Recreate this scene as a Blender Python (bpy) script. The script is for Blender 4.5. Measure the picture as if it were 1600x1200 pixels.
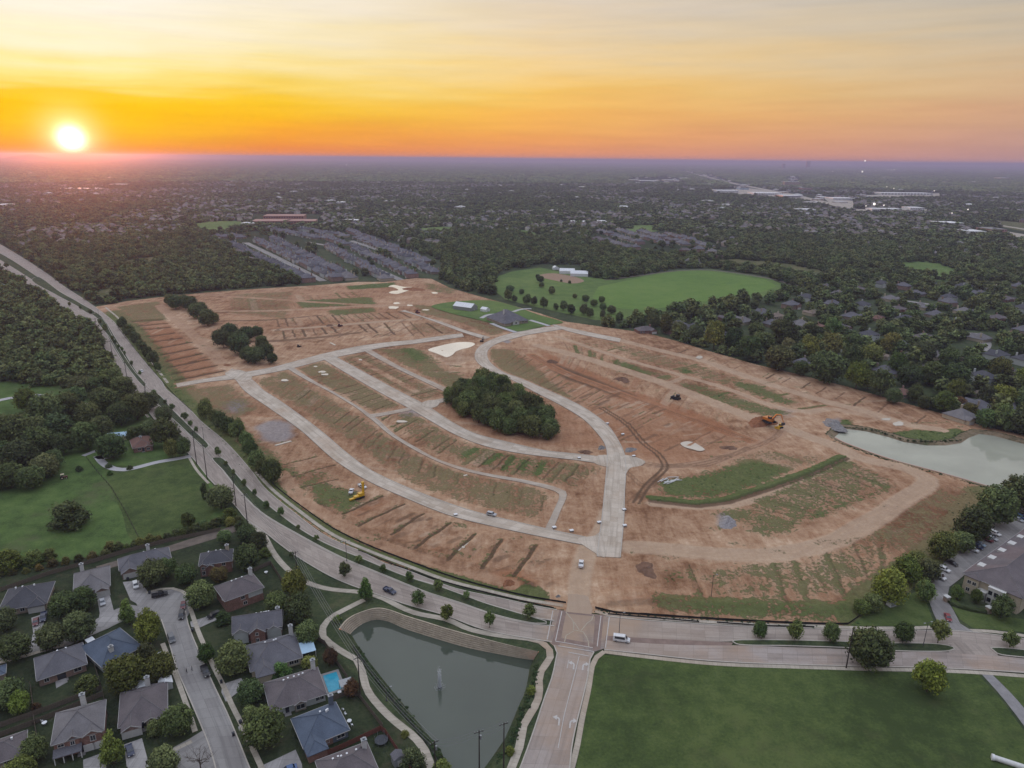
import bpy, bmesh, math, random
import numpy as np
from math import radians as R, sin, cos, tan, pi
from mathutils import Vector
from mathutils.geometry import delaunay_2d_cdt

for o in list(bpy.data.objects):
    bpy.data.objects.remove(o)
SC = bpy.context.scene
COL = SC.collection
rng = random.Random(7)
nr = np.random.default_rng(7)

# camera
H = 160.0
FPX = 1107.0                      # focal length in pixels of the 1600 wide photograph
PITCH = R(17.63)
ROLL = R(0.573)
cam_d = bpy.data.cameras.new('camera')
cam = bpy.data.objects.new('camera', cam_d)
COL.objects.link(cam)
cam_d.sensor_fit = 'HORIZONTAL'
cam_d.sensor_width = 36.0
cam_d.lens = 36.0 * FPX / 1600.0
cam_d.clip_start = 1.0
cam_d.clip_end = 400000.0
_f = np.array([0, cos(PITCH), -sin(PITCH)])
_u0 = np.array([0, sin(PITCH), cos(PITCH)])
_r0 = np.array([1.0, 0, 0])
_r = cos(ROLL) * _r0 + sin(ROLL) * _u0
_u = -sin(ROLL) * _r0 + cos(ROLL) * _u0
from mathutils import Matrix
cam.matrix_world = Matrix(((_r[0], _u[0], -_f[0], 0), (_r[1], _u[1], -_f[1], 0), (_r[2], _u[2], -_f[2], H), (0, 0, 0, 1)))
SC.camera = cam

# colour helpers
def lin(c):
    c = c / 255.0
    return c / 12.92 if c <= 0.04045 else ((c + 0.055) / 1.055) ** 2.4
def rgb(r, g, b, k=1.0):
    return (lin(r) * k, lin(g) * k, lin(b) * k, 1.0)

# sky, sun, exposure
SUN_AZ = math.atan2(-695.0, FPX * cos(PITCH) + 388 * sin(PITCH))   # from +Y towards +X
SUN_EL = R(1.0)
def node(nt, typ, **kw):
    n = nt.nodes.new(typ)
    for k, v in kw.items():
        if k == 'inp':
            for i, val in v.items():
                n.inputs[i].default_value = val
        else:
            setattr(n, k, v)
    return n
def math_n(nt, op, a, b=None, c=None, clamp=False):
    n = nt.nodes.new('ShaderNodeMath'); n.operation = op; n.use_clamp = clamp
    for i, v in enumerate((a, b, c)):
        if v is None: continue
        if isinstance(v, (int, float)): n.inputs[i].default_value = v
        else: nt.links.new(v, n.inputs[i])
    return n.outputs[0]
def ramp(nt, fac, stops, interp='LINEAR'):
    n = nt.nodes.new('ShaderNodeValToRGB')
    n.color_ramp.interpolation = interp
    e = n.color_ramp.elements
    while len(e) > 1: e.remove(e[-1])
    for i, (p, c) in enumerate(stops):
        el = e[0] if i == 0 else e.new(p)
        el.position = p
        el.color = c if isinstance(c, (tuple, list)) else (c, c, c, 1)
    if fac is not None: nt.links.new(fac, n.inputs[0])
    return n.outputs[0]
def mixc(nt, fac, a, b, blend='MIX'):
    n = nt.nodes.new('ShaderNodeMix'); n.data_type = 'RGBA'; n.blend_type = blend
    for s, v in ((n.inputs[0], fac), (n.inputs[6], a), (n.inputs[7], b)):
        if isinstance(v, (int, float)): s.default_value = v
        elif isinstance(v, tuple): s.default_value = v
        else: nt.links.new(v, s)
    return n.outputs[2]

world = bpy.data.worlds.new('World')
SC.world = world
world.use_nodes = True
wt = world.node_tree
wt.nodes.clear()
tc = node(wt, 'ShaderNodeTexCoord')
sep = node(wt, 'ShaderNodeSeparateXYZ')
wt.links.new(tc.outputs['Generated'], sep.inputs[0])
DX, DY, DZ = sep.outputs
elv = math_n(wt, 'ARCSINE', math_n(wt, 'MINIMUM', math_n(wt, 'MAXIMUM', DZ, 0.0), 0.9999))
hl = math_n(wt, 'SQRT', math_n(wt, 'ADD', math_n(wt, 'MULTIPLY', DX, DX), math_n(wt, 'ADD', math_n(wt, 'MULTIPLY', DY, DY), 1e-6)))
sx, sy = sin(SUN_AZ), cos(SUN_AZ)
ca = math_n(wt, 'DIVIDE', math_n(wt, 'ADD', math_n(wt, 'MULTIPLY', DX, sx), math_n(wt, 'MULTIPLY', DY, sy)), hl)
ang = math_n(wt, 'ARCCOSINE', math_n(wt, 'MINIMUM', math_n(wt, 'MAXIMUM', ca, -1.0), 1.0))
nzv = node(wt, 'ShaderNodeCombineXYZ')
wt.links.new(math_n(wt, 'MULTIPLY', ang, 2.2), nzv.inputs[0])
wt.links.new(math_n(wt, 'MULTIPLY', elv, 26.0), nzv.inputs[1])
nz = node(wt, 'ShaderNodeTexNoise', inp={'Scale': 1.6, 'Detail': 5.0, 'Roughness': 0.55})
wt.links.new(nzv.outputs[0], nz.inputs['Vector'])
wob = math_n(wt, 'MULTIPLY', math_n(wt, 'SUBTRACT', nz.outputs[0], 0.5), math_n(wt, 'MINIMUM', math_n(wt, 'MULTIPLY', elv, 0.8), 0.085))
elw = math_n(wt, 'MAXIMUM', math_n(wt, 'ADD', elv, wob), 0.0)
t_el = math_n(wt, 'SQRT', math_n(wt, 'DIVIDE', elw, pi / 2))
def T(deg): return math.sqrt(deg / 90.0)
ZEN = (1.36, 1.52, 1.88, 1)  # unseen overhead sky, MID too, set brighter than the visible band to light the ground
MID = (1.28, 1.28, 1.32, 1)
r_sun = ramp(wt, t_el, [(T(0), rgb(255, 140, 10)), (T(.5), rgb(255, 165, 0)), (T(1.5), rgb(255, 196, 0)), (T(3.0), rgb(255, 205, 0)), (T(3.9), rgb(255, 212, 50)),
                        (T(5), rgb(255, 240, 150)), (T(7), rgb(255, 250, 215)), (T(10.8), rgb(255, 252, 244)), (T(28), MID), (1, ZEN)])
r_nar = ramp(wt, t_el, [(T(0), rgb(255, 140, 60)), (T(.6), rgb(255, 150, 50)), (T(1.6), rgb(255, 172, 45)), (T(2.6), rgb(255, 192, 30)), (T(3.6), rgb(255, 207, 45)),
                        (T(5), rgb(255, 226, 118)), (T(7), rgb(255, 240, 182)), (T(10.8), rgb(255, 247, 232)), (T(28), MID), (1, ZEN)])
r_mid = ramp(wt, t_el, [(T(0), rgb(238, 146, 112)), (T(.6), rgb(243, 158, 104)), (T(1.6), rgb(250, 172, 96)), (T(3.2), rgb(254, 190, 96)), (T(4.5), rgb(254, 204, 108)),
                        (T(6.6), rgb(252, 216, 150)), (T(8.7), rgb(240, 216, 178)), (T(10.8), rgb(231, 214, 193)), (T(30), MID), (1, ZEN)])
r_far = ramp(wt, t_el, [(T(0), rgb(182, 148, 158)), (T(1), rgb(192, 156, 154)), (T(3), rgb(208, 168, 146)), (T(5.5), rgb(210, 182, 154)), (T(8), rgb(198, 184, 166)),
                        (T(10.8), rgb(184, 179, 172)), (T(30), rgb(204, 206, 212)), (1, ZEN)])
r_back = ramp(wt, t_el, [(T(0), rgb(150, 140, 165)), (T(4), rgb(172, 160, 178)), (T(12), rgb(186, 188, 206)), (T(35), rgb(200, 206, 222)), (1, ZEN)])
def ss(a, b):
    n = node(wt, 'ShaderNodeMapRange', interpolation_type='SMOOTHSTEP')
    wt.links.new(ang, n.inputs[0]); n.inputs[1].default_value = a; n.inputs[2].default_value = b
    return n.outputs[0]
def lr(a, b):
    n = node(wt, 'ShaderNodeMapRange')
    wt.links.new(ang, n.inputs[0]); n.inputs[1].default_value = a; n.inputs[2].default_value = b
    return n.outputs[0]
c = mixc(wt, lr(R(4), R(13)), r_sun, r_nar)
c = mixc(wt, lr(R(13), R(33)), c, r_mid)
c = mixc(wt, lr(R(33), R(71)), c, r_far)
c = mixc(wt, lr(R(71), R(160)), c, r_back)
nish = node(wt, 'ShaderNodeTexSky', sky_type='NISHITA', sun_disc=False, sun_elevation=SUN_EL, sun_rotation=SUN_AZ, altitude=200.0, air_density=1.4, dust_density=3.0)
sd = (sin(SUN_AZ) * cos(SUN_EL), cos(SUN_AZ) * cos(SUN_EL), sin(SUN_EL))
dt = node(wt, 'ShaderNodeVectorMath', operation='DOT_PRODUCT')
wt.links.new(tc.outputs['Generated'], dt.inputs[0]); dt.inputs[1].default_value = sd
sa = math_n(wt, 'ARCCOSINE', math_n(wt, 'MINIMUM', dt.outputs['Value'], 0.9999999))
def glow(deg, amt):
    q = math_n(wt, 'DIVIDE', sa, R(deg))
    return math_n(wt, 'MULTIPLY', math_n(wt, 'EXPONENT', math_n(wt, 'MULTIPLY', math_n(wt, 'MULTIPLY', q, q), -1.0)), amt)
g_white = math_n(wt, 'ADD', glow(0.62, 3.5), glow(1.5, 0.65))
add = mixc(wt, 1.0, c, mixc(wt, 1.0, (1.0, 0.93, 0.75, 1), g_white, 'MULTIPLY'), 'ADD')
nz2 = node(wt, 'ShaderNodeTexNoise', inp={'Scale': 3.1, 'Detail': 6.0, 'Roughness': 0.6}); wt.links.new(nzv.outputs[0], nz2.inputs['Vector'])
add = mixc(wt, 1.0, add, ramp(wt, nz2.outputs[0], [(.3, .95), (.5, 1.0), (.7, 1.04)]), 'MULTIPLY')
bgA = node(wt, 'ShaderNodeBackground', inp={'Strength': 1.0})
bgB = node(wt, 'ShaderNodeBackground', inp={'Strength': 0.012})
wt.links.new(add, bgA.inputs[0]); wt.links.new(nish.outputs[0], bgB.inputs[0])
ads = node(wt, 'ShaderNodeAddShader'); wo = node(wt, 'ShaderNodeOutputWorld')
wt.links.new(bgA.outputs[0], ads.inputs[0]); wt.links.new(bgB.outputs[0], ads.inputs[1])
wt.links.new(ads.outputs[0], wo.inputs[0])
bgA.inputs['Strength'].default_value = 0.75

sun_d = bpy.data.lights.new('sun', 'SUN')
sun_d.energy = 1.6
sun_d.angle = R(0.9)
sun_d.color = (1.0, 0.25, 0.04)
sun = bpy.data.objects.new('sun', sun_d)
COL.objects.link(sun)
sun.rotation_euler = Vector(sd).to_track_quat('Z', 'Y').to_euler()
sun.location = (-300, 400, 120)

SC.view_settings.view_transform = 'Standard'
SC.view_settings.look = 'None'
SC.view_settings.exposure = 0.3
SC.view_settings.gamma = 1.0
SC.view_settings.use_curve_mapping = False
SC.render.engine = 'CYCLES'
cy = SC.cycles
cy.max_bounces = 6; cy.diffuse_bounces = 2; cy.glossy_bounces = 2; cy.transmission_bounces = 2; cy.volume_bounces = 1; cy.transparent_max_bounces = 6
cy.caustics_reflective = False; cy.caustics_refractive = False
cy.use_denoising = True
cy.use_adaptive_sampling = True

# pixel -> place on the ground
def G(px, py, z=0.0):
    d = _f + _r * ((px - 800.0) / FPX) + _u * ((600.0 - py) / FPX)
    t = (z - H) / min(d[2], -1e-4)
    return (d[0] * t, d[1] * t)
def GA(pts, z=0.0):
    return np.array([G(p[0], p[1], z) for p in pts], float)
def PX(xy, z=0.0):
    """ground points -> pixels of the 1600 wide frame (vectorised)"""
    xy = np.atleast_2d(xy)
    p = np.stack([xy[:, 0], xy[:, 1], np.zeros(len(xy)) + z - H], 1)
    w = p @ _f
    return np.stack([800 + FPX * (p @ _r) / w, 600 - FPX * (p @ _u) / w], 1)
def smooth(P, step=3.0, closed=False):
    P = np.asarray(P, float)
    n = len(P)
    if n < 3 and not closed:
        L = np.linalg.norm(P[-1] - P[0]); k = max(2, int(L / step))
        return P[0] + (P[-1] - P[0]) * np.linspace(0, 1, k + 1)[:, None]
    if closed: Q = np.vstack([P[-1], P, P[0], P[1]])
    else: Q = np.vstack([2 * P[0] - P[1], P, 2 * P[-1] - P[-2]])
    out = []
    for i in range(len(Q) - 3):
        p0, p1, p2, p3 = Q[i:i + 4]
        d = [max(np.linalg.norm(b - a), 1e-3) ** 0.5 for a, b in ((p0, p1), (p1, p2), (p2, p3))]
        t0 = 0; t1 = d[0]; t2 = t1 + d[1]; t3 = t2 + d[2]
        k = max(1, int(np.linalg.norm(p2 - p1) / step))
        t = np.linspace(t1, t2, k, endpoint=False)[:, None]
        A1 = (t1 - t) / (t1 - t0) * p0 + (t - t0) / (t1 - t0) * p1
        A2 = (t2 - t) / (t2 - t1) * p1 + (t - t1) / (t2 - t1) * p2
        A3 = (t3 - t) / (t3 - t2) * p2 + (t - t2) / (t3 - t2) * p3
        B1 = (t2 - t) / (t2 - t0) * A1 + (t - t0) / (t2 - t0) * A2
        B2 = (t3 - t) / (t3 - t1) * A2 + (t - t1) / (t3 - t1) * A3
        out.append((t2 - t) / (t2 - t1) * B1 + (t - t1) / (t2 - t1) * B2)
    if not closed: out.append(P[-1:])
    return np.vstack(out)
def arclen(P):
    return np.concatenate([[0], np.cumsum(np.linalg.norm(np.diff(P, axis=0), axis=1))])
def resample(P, n):
    s = arclen(P); t = np.linspace(0, s[-1], n)
    return np.stack([np.interp(t, s, P[:, k]) for k in range(P.shape[1])], 1)
def offset(P, d):
    t = np.gradient(P, axis=0); t /= np.maximum(np.linalg.norm(t, axis=1), 1e-6)[:, None]
    return P + np.stack([-t[:, 1], t[:, 0]], 1) * d
def inpoly(pts, poly):
    x, y = pts[:, 0], pts[:, 1]
    r = np.zeros(len(pts), bool)
    n = len(poly)
    for i in range(n):
        x1, y1 = poly[i]; x2, y2 = poly[(i + 1) % n]
        if y1 == y2: continue
        m = ((y1 > y) != (y2 > y)) & (x < (x2 - x1) * (y - y1) / (y2 - y1) + x1)
        r ^= m
    return r

# object helpers
def tag(o, label=None, cat=None, group=None, kind=None):
    if label: o['label'] = label
    if cat: o['category'] = cat
    if group: o['group'] = group
    if kind: o['kind'] = kind
    return o
def link(name, me, mat=None, parent=None):
    o = bpy.data.objects.new(name, me)
    COL.objects.link(o)
    if mat is not None and not me.materials: me.materials.append(mat)
    if parent is not None: o.parent = parent
    return o
def empty(name, loc, rz=0.0):
    o = bpy.data.objects.new(name, None)
    o.empty_display_size = 0.5
    COL.objects.link(o)
    o.location = loc; o.rotation_euler = (0, 0, rz)
    return o
def copy_tree(o, parent=None):
    c = o.copy(); COL.objects.link(c)
    if parent is not None: c.parent = parent
    for ch in o.children: copy_tree(ch, c)
    return c
def mesh_np(name, V, F, uv=None):
    """V (n,3); F (m,k) all the same corner count"""
    V = np.asarray(V, np.float32); F = np.asarray(F, np.int32)
    me = bpy.data.meshes.new(name)
    m, k = F.shape
    me.vertices.add(len(V)); me.vertices.foreach_set('co', V.ravel())
    me.loops.add(m * k); me.loops.foreach_set('vertex_index', F.ravel())
    me.polygons.add(m); me.polygons.foreach_set('loop_start', np.arange(0, m * k, k, dtype=np.int32))
    me.polygons.foreach_set('loop_total', np.full(m, k, np.int32))
    if uv is not None:
        l = me.uv_layers.new(name='UVMap')
        l.data.foreach_set('uv', np.asarray(uv, np.float32)[F.ravel()].ravel())
    me.update(); me.validate()
    return me
class MB:
    """collects boxes, prisms and tubes into one mesh"""
    def __init__(s): s.v = []; s.f = []
    def add(s, verts, faces):
        b = len(s.v); s.v += [tuple(map(float, p)) for p in verts]; s.f += [tuple(b + i for i in f) for f in faces]; return s
    def box(s, x0, x1, y0, y1, z0, z1):
        return s.add([(x0, y0, z0), (x1, y0, z0), (x1, y1, z0), (x0, y1, z0), (x0, y0, z1), (x1, y0, z1), (x1, y1, z1), (x0, y1, z1)],
                     [(3, 2, 1, 0), (4, 5, 6, 7), (0, 1, 5, 4), (1, 2, 6, 5), (2, 3, 7, 6), (3, 0, 4, 7)])
    def hexa(s, b, t):
        return s.add(list(b) + list(t), [(3, 2, 1, 0), (4, 5, 6, 7), (0, 1, 5, 4), (1, 2, 6, 5), (2, 3, 7, 6), (3, 0, 4, 7)])
    def prism(s, poly, a, b, axis='y'):
        """poly of 2-D points swept along an axis; 'y': (x,z), 'x': (y,z), 'z': (x,y)"""
        mk = {'y': lambda p, q: (p[0], q, p[1]), 'x': lambda p, q: (q, p[0], p[1]), 'z': lambda p, q: (p[0], p[1], q)}[axis]
        n = len(poly)
        return s.add([mk(p, a) for p in poly] + [mk(p, b) for p in poly],
                     [tuple(range(n))[::-1], tuple(range(n, 2 * n))] + [(i, (i + 1) % n, n + (i + 1) % n, n + i) for i in range(n)])
    def tube(s, pts, r, n=6, r2=None):
        pts = [Vector(p) for p in pts]; rings = []
        for i, p in enumerate(pts):
            d = (pts[min(i + 1, len(pts) - 1)] - pts[max(i - 1, 0)]).normalized()
            a = d.cross(Vector((0, 0, 1)) if abs(d.z) < .9 else Vector((1, 0, 0))).normalized(); b = d.cross(a)
            rr = r if r2 is None else r + (r2 - r) * i / (len(pts) - 1)
            rings.append([p + (a * cos(2 * pi * k / n) + b * sin(2 * pi * k / n)) * rr for k in range(n)])
        V = [q for g in rings for q in g]; F = []
        for i in range(len(pts) - 1):
            F += [(i * n + k, i * n + (k + 1) % n, (i + 1) * n + (k + 1) % n, (i + 1) * n + k) for k in range(n)]
        F += [tuple(range(n))[::-1], tuple((len(pts) - 1) * n + k for k in range(n))]
        return s.add(V, F)
    def cyl(s, c, r, d, axis='z', n=12):
        c = Vector(c); v = {'x': Vector((1, 0, 0)), 'y': Vector((0, 1, 0)), 'z': Vector((0, 0, 1))}[axis]
        return s.tube([c - v * d / 2, c + v * d / 2], r, n)
    def mesh(s, name):
        me = bpy.data.meshes.new(name); me.from_pydata(s.v, [], s.f); me.update(); return me
    def build(s, name, mat, parent=None):
        return link(name, s.mesh(name), mat, parent)

# materials
def new_mat(name):
    m = bpy.data.materials.new(name); m.use_nodes = True
    nt = m.node_tree; b = nt.nodes['Principled BSDF']
    return m, nt, b
def coords(nt, obj=True):
    return node(nt, 'ShaderNodeTexCoord').outputs['Object'] if obj else node(nt, 'ShaderNodeNewGeometry').outputs['Position']
def noise(nt, scale, vec, detail=4.0, rough=0.55):
    n = node(nt, 'ShaderNodeTexNoise', inp={'Scale': scale, 'Detail': detail, 'Roughness': rough})
    nt.links.new(vec, n.inputs['Vector'])
    return n.outputs[0]
def sstep(nt, v, a, b):
    n = node(nt, 'ShaderNodeMapRange', interpolation_type='SMOOTHSTEP')
    nt.links.new(v, n.inputs[0]); n.inputs[1].default_value = a; n.inputs[2].default_value = b
    return n.outputs[0]
def bump(nt, bsdf, h, strength=0.4, dist=0.1):
    n = node(nt, 'ShaderNodeBump', inp={'Strength': strength, 'Distance': dist})
    nt.links.new(h, n.inputs['Height']); nt.links.new(n.outputs[0], bsdf.inputs['Normal'])
def simple(name, col, rough=0.8, spec=0.3, var=0.12, scale=1.5, metal=0.0, bump_s=0.0):
    m, nt, b = new_mat(name)
    v = coords(nt)
    n1 = noise(nt, scale, v, 5)
    n2 = noise(nt, scale * 9, v, 2)
    k = math_n(nt, 'ADD', math_n(nt, 'MULTIPLY', n1, 0.7), math_n(nt, 'MULTIPLY', n2, 0.3))
    lo = tuple(x * (1 - var * 1.8) for x in col[:3]) + (1,); hi = tuple(min(1, x * (1 + var * 1.8)) for x in col[:3]) + (1,)
    nt.links.new(ramp(nt, k, [(0.25, lo), (0.75, hi)]), b.inputs['Base Color'])
    b.inputs['Roughness'].default_value = rough; b.inputs['Specular IOR Level'].default_value = spec; b.inputs['Metallic'].default_value = metal
    if bump_s: bump(nt, b, n2, bump_s, 0.05)
    return m
M = {}
def grass_mat(name, stops, big=0.02, patch=None, patch_amt=0.5):
    """stops: dark, mid, light colours; big-scale mottling plus tussocks"""
    m, nt, b = new_mat(name)
    p = coords(nt, False)
    n1 = noise(nt, big, p, 6, 0.6); n2 = noise(nt, big * 9, p, 5, 0.65); n3 = noise(nt, 1.1, p, 4, 0.7)
    k = math_n(nt, 'ADD', math_n(nt, 'ADD', math_n(nt, 'MULTIPLY', n1, 0.42), math_n(nt, 'MULTIPLY', n2, 0.33)), math_n(nt, 'MULTIPLY', n3, 0.25))
    col = ramp(nt, k, [(0.42, stops[0]), (0.5, stops[1]), (0.58, stops[2])])
    if patch:
        n4 = noise(nt, big * 2.3, p, 7, 0.68)
        col = mixc(nt, math_n(nt, 'MULTIPLY', sstep(nt, n4, 0.52, 0.66), patch_amt), col, patch)
    nt.links.new(col, b.inputs['Base Color'])
    b.inputs['Roughness'].default_value = 0.95; b.inputs['Specular IOR Level'].default_value = 0.1
    bump(nt, b, math_n(nt, 'ADD', n3, math_n(nt, 'MULTIPLY', n2, 0.6)), 0.9, 0.35)
    return m
def C3(r, g, b): return (r, g, b, 1.0)
M['lawn'] = grass_mat('lawn_grass', [C3(.042, .062, .021), C3(.065, .093, .029), C3(.094, .122, .040)], 0.02, C3(.085, .088, .042), 0.3)
M['meadow'] = grass_mat('meadow_grass', [C3(.048, .078, .024), C3(.078, .126, .036), C3(.115, .165, .050)], 0.013, C3(.105, .095, .055), 0.5)
M['pasture'] = grass_mat('pasture_grass', [C3(.075, .125, .036), C3(.105, .160, .046), C3(.135, .185, .056)], 0.008, C3(.095, .13, .045), 0.4)
M['verge'] = grass_mat('verge_grass', [C3(.030, .043, .021), C3(.047, .064, .030), C3(.072, .088, .040)], 0.05, C3(.13, .11, .065), 0.3)
M['drygrass'] = grass_mat('dry_grass', [C3(.060, .075, .030), C3(.095, .10, .042), C3(.14, .13, .06)], 0.03, C3(.20, .15, .09), 0.4)
M['yard'] = grass_mat('yard_grass', [C3(.024, .033, .017), C3(.036, .048, .023), C3(.055, .063, .032)], 0.05, C3(.085, .068, .045), 0.4)

def clay_stain(nt, col, p, n1):
    for (cx, cy, r0, r1, amt) in ((905, 965, 4, 26, .75), (1000, 1010, 5, 40, .3), (875, 1080, 4, 34, .35)):
        q = G(cx, cy); d = node(nt, 'ShaderNodeVectorMath', operation='DISTANCE'); nt.links.new(p, d.inputs[0]); d.inputs[1].default_value = (q[0], q[1], .2)
        f = math_n(nt, 'ADD', d.outputs['Value'], math_n(nt, 'MULTIPLY', math_n(nt, 'SUBTRACT', n1, .5), 60))
        col = mixc(nt, math_n(nt, 'MULTIPLY', math_n(nt, 'SUBTRACT', 1.0, sstep(nt, f, r0, r1)), amt), col, C3(.36, .255, .175))
    return col
def concrete_mat(name, c0, c1, joint=4.6, stain=None, dirt=0.0):
    """UV in metres: u across, v along"""
    m, nt, b = new_mat(name)
    uvn = node(nt, 'ShaderNodeUVMap').outputs[0]
    p = coords(nt, False)
    n1 = noise(nt, 0.06, p, 6, 0.6); n2 = noise(nt, 0.9, p, 4, 0.6)
    sp = node(nt, 'ShaderNodeSeparateXYZ'); nt.links.new(uvn, sp.inputs[0])
    cu = math_n(nt, 'FLOOR', math_n(nt, 'DIVIDE', sp.outputs[0], 3.7)); cv = math_n(nt, 'FLOOR', math_n(nt, 'DIVIDE', sp.outputs[1], joint))
    cb = node(nt, 'ShaderNodeCombineXYZ'); nt.links.new(cu, cb.inputs[0]); nt.links.new(cv, cb.inputs[1])
    wn = node(nt, 'ShaderNodeTexWhiteNoise'); nt.links.new(cb.outputs[0], wn.inputs[0])
    k = math_n(nt, 'ADD', math_n(nt, 'ADD', math_n(nt, 'MULTIPLY', n1, 0.55), math_n(nt, 'MULTIPLY', n2, 0.25)), math_n(nt, 'MULTIPLY', wn.outputs[0], 0.2))
    col = ramp(nt, k, [(0.38, c0), (0.62, c1)])
    def jl(v, w, width):
        fr = math_n(nt, 'FRACT', math_n(nt, 'DIVIDE', v, w))
        d = math_n(nt, 'MINIMUM', fr, math_n(nt, 'SUBTRACT', 1.0, fr))
        return math_n(nt, 'LESS_THAN', d, width / w)
    j = math_n(nt, 'MAXIMUM', jl(sp.outputs[0], 3.7, 0.06), jl(sp.outputs[1], joint, 0.06))
    col = mixc(nt, math_n(nt, 'MULTIPLY', j, 0.45), col, tuple(x * 0.45 for x in c0[:3]) + (1,))
    if dirt:
        n4 = noise(nt, 0.035, p, 7, 0.7)
        col = mixc(nt, math_n(nt, 'MULTIPLY', sstep(nt, n4, 0.45, 0.68), dirt), col, C3(.36, .235, .15))
    mp = node(nt, 'ShaderNodeMapping'); nt.links.new(uvn, mp.inputs[0]); mp.inputs['Scale'].default_value = (.55, .02, 1)
    n5 = noise(nt, 1.0, mp.outputs[0], 4, .6)
    col = mixc(nt, math_n(nt, 'MULTIPLY', sstep(nt, n5, .46, .66), .45), col, tuple(x * .62 for x in c0[:3]) + (1,))
    col = clay_stain(nt, col, p, n1)
    nt.links.new(col, b.inputs['Base Color'])
    b.inputs['Roughness'].default_value = 0.85; b.inputs['Specular IOR Level'].default_value = 0.25
    bump(nt, b, n2, 0.2, 0.05)
    return m
M['boulevard'] = concrete_mat('boulevard_concrete', C3(.262, .217, .185), C3(.355, .302, .258), 5.0)
M['siteroad'] = concrete_mat('new_road_concrete', C3(.40, .335, .265), C3(.53, .46, .38), 4.6, dirt=0.35)
M['street'] = concrete_mat('street_concrete', C3(.215, .20, .19), C3(.28, .265, .25), 4.6)
M['walk'] = concrete_mat('walk_concrete', C3(.33, .29, .235), C3(.43, .38, .31), 1.5)
M['drive'] = concrete_mat('drive_concrete', C3(.26, .245, .235), C3(.36, .34, .325), 3.0)
M['southroad'] = concrete_mat('south_road_concrete', C3(.27, .225, .195), C3(.36, .31, .28), 5.0, dirt=0.45)
M['kerb'] = simple('kerb_concrete', C3(.40, .36, .31), 0.85, var=0.1)
# LAND
def sheet(name, P, z, mat, hole=None, kind='structure', thick=0.0):
    """flat polygon P (n,2) at height z, with a skirt when it stands proud"""
    P = np.asarray(P, float)
    loops = [P] + ([np.asarray(h, float) for h in hole] if hole else [])
    vs = []; es = []
    for L in loops:
        b = len(vs); n = len(L)
        vs += [Vector((float(x), float(y))) for x, y in L]
        es += [(b + i, b + (i + 1) % n) for i in range(n)]
    v, e, f, *_ = delaunay_2d_cdt(vs, es, [], 2 if hole else 1, 1e-4)
    if hole:
        keep = []
        for t in f:
            c = np.mean([v[i][:] for i in t], 0)[None]
            if inpoly(c, P)[0] and not any(inpoly(c, np.asarray(h))[0] for h in hole): keep.append(t)
        f = keep
    V = [(p[0], p[1], z) for p in v]; F = [tuple(t) for t in f]
    F2 = []
    for t in F:
        a, b_, c = (np.array(V[i][:2]) for i in t[:3])
        cr = (b_[0] - a[0]) * (c[1] - a[1]) - (b_[1] - a[1]) * (c[0] - a[0])
        F2.append(t if cr > 0 else t[::-1])
    if thick:
        n = len(P); b = len(V)
        V += [(x, y, z) for x, y in P] + [(x, y, z - thick) for x, y in P]
        F2 += [(b + i, b + (i + 1) % n, b + n + (i + 1) % n, b + n + i) for i in range(n)]
    me = bpy.data.meshes.new(name); me.from_pydata(V, [], F2); me.update()
    uv = me.uv_layers.new(name='UVMap')
    co = np.array(V)[:, :2]
    li = np.empty(len(me.loops), np.int32); me.loops.foreach_get('vertex_index', li)
    uv.data.foreach_set('uv', co[li].astype(np.float32).ravel())
    return tag(link(name, me, mat), kind=kind)
def road(name, L, Rr, z, mat, step=4.0, kerb=None, skirt=0.3, pre=False, kind='structure'):
    """ribbon between two edges (pixel lists unless pre)"""
    if not pre: L, Rr = smooth(GA(L, z), 3.0), smooth(GA(Rr, z), 3.0)
    n = max(3, int(max(arclen(L)[-1], arclen(Rr)[-1]) / step))
    L, Rr = resample(L, n), resample(Rr, n)
    C = (L + Rr) / 2; s = arclen(C); w = np.linalg.norm(L - Rr, axis=1)
    k = 3
    V = []; UV = []
    for i in range(n):
        for j in range(k):
            q = L[i] + (Rr[i] - L[i]) * j / (k - 1)
            V.append((q[0], q[1], z)); UV.append((w[i] * j / (k - 1), s[i]))
    F = [(i * k + j, i * k + j + 1, (i + 1) * k + j + 1, (i + 1) * k + j) for i in range(n - 1) for j in range(k - 1)]
    b = len(V)
    for E, u in ((L, 0.0), (Rr, None)):
        for i in range(n): V.append((E[i][0], E[i][1], z - skirt)); UV.append((0.0 if u is not None else w[i], s[i]))
    F += [(b + i, i * k, (i + 1) * k, b + i + 1) for i in range(n - 1)]
    F += [(i * k + k - 1, b + n + i, b + n + i + 1, (i + 1) * k + k - 1) for i in range(n - 1)]
    F.append((0, b, b + n, k - 1)[::-1]); F.append(((n - 1) * k, b + n - 1, b + 2 * n - 1, (n - 1) * k + k - 1))
    a, b2, c2 = (np.array(V[q][:2]) for q in F[0][:3])
    if (b2[0] - a[0]) * (c2[1] - a[1]) - (b2[1] - a[1]) * (c2[0] - a[0]) < 0: F = [f[::-1] for f in F]
    me = bpy.data.meshes.new(name); me.from_pydata(V, [], F); me.update()
    uvl = me.uv_layers.new(name='UVMap')
    li = np.empty(len(me.loops), np.int32); me.loops.foreach_get('vertex_index', li)
    uvl.data.foreach_set('uv', np.asarray(UV, np.float32)[li].ravel())
    o = tag(link(name, me, mat), kind=kind)
    return o, L, Rr
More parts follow.
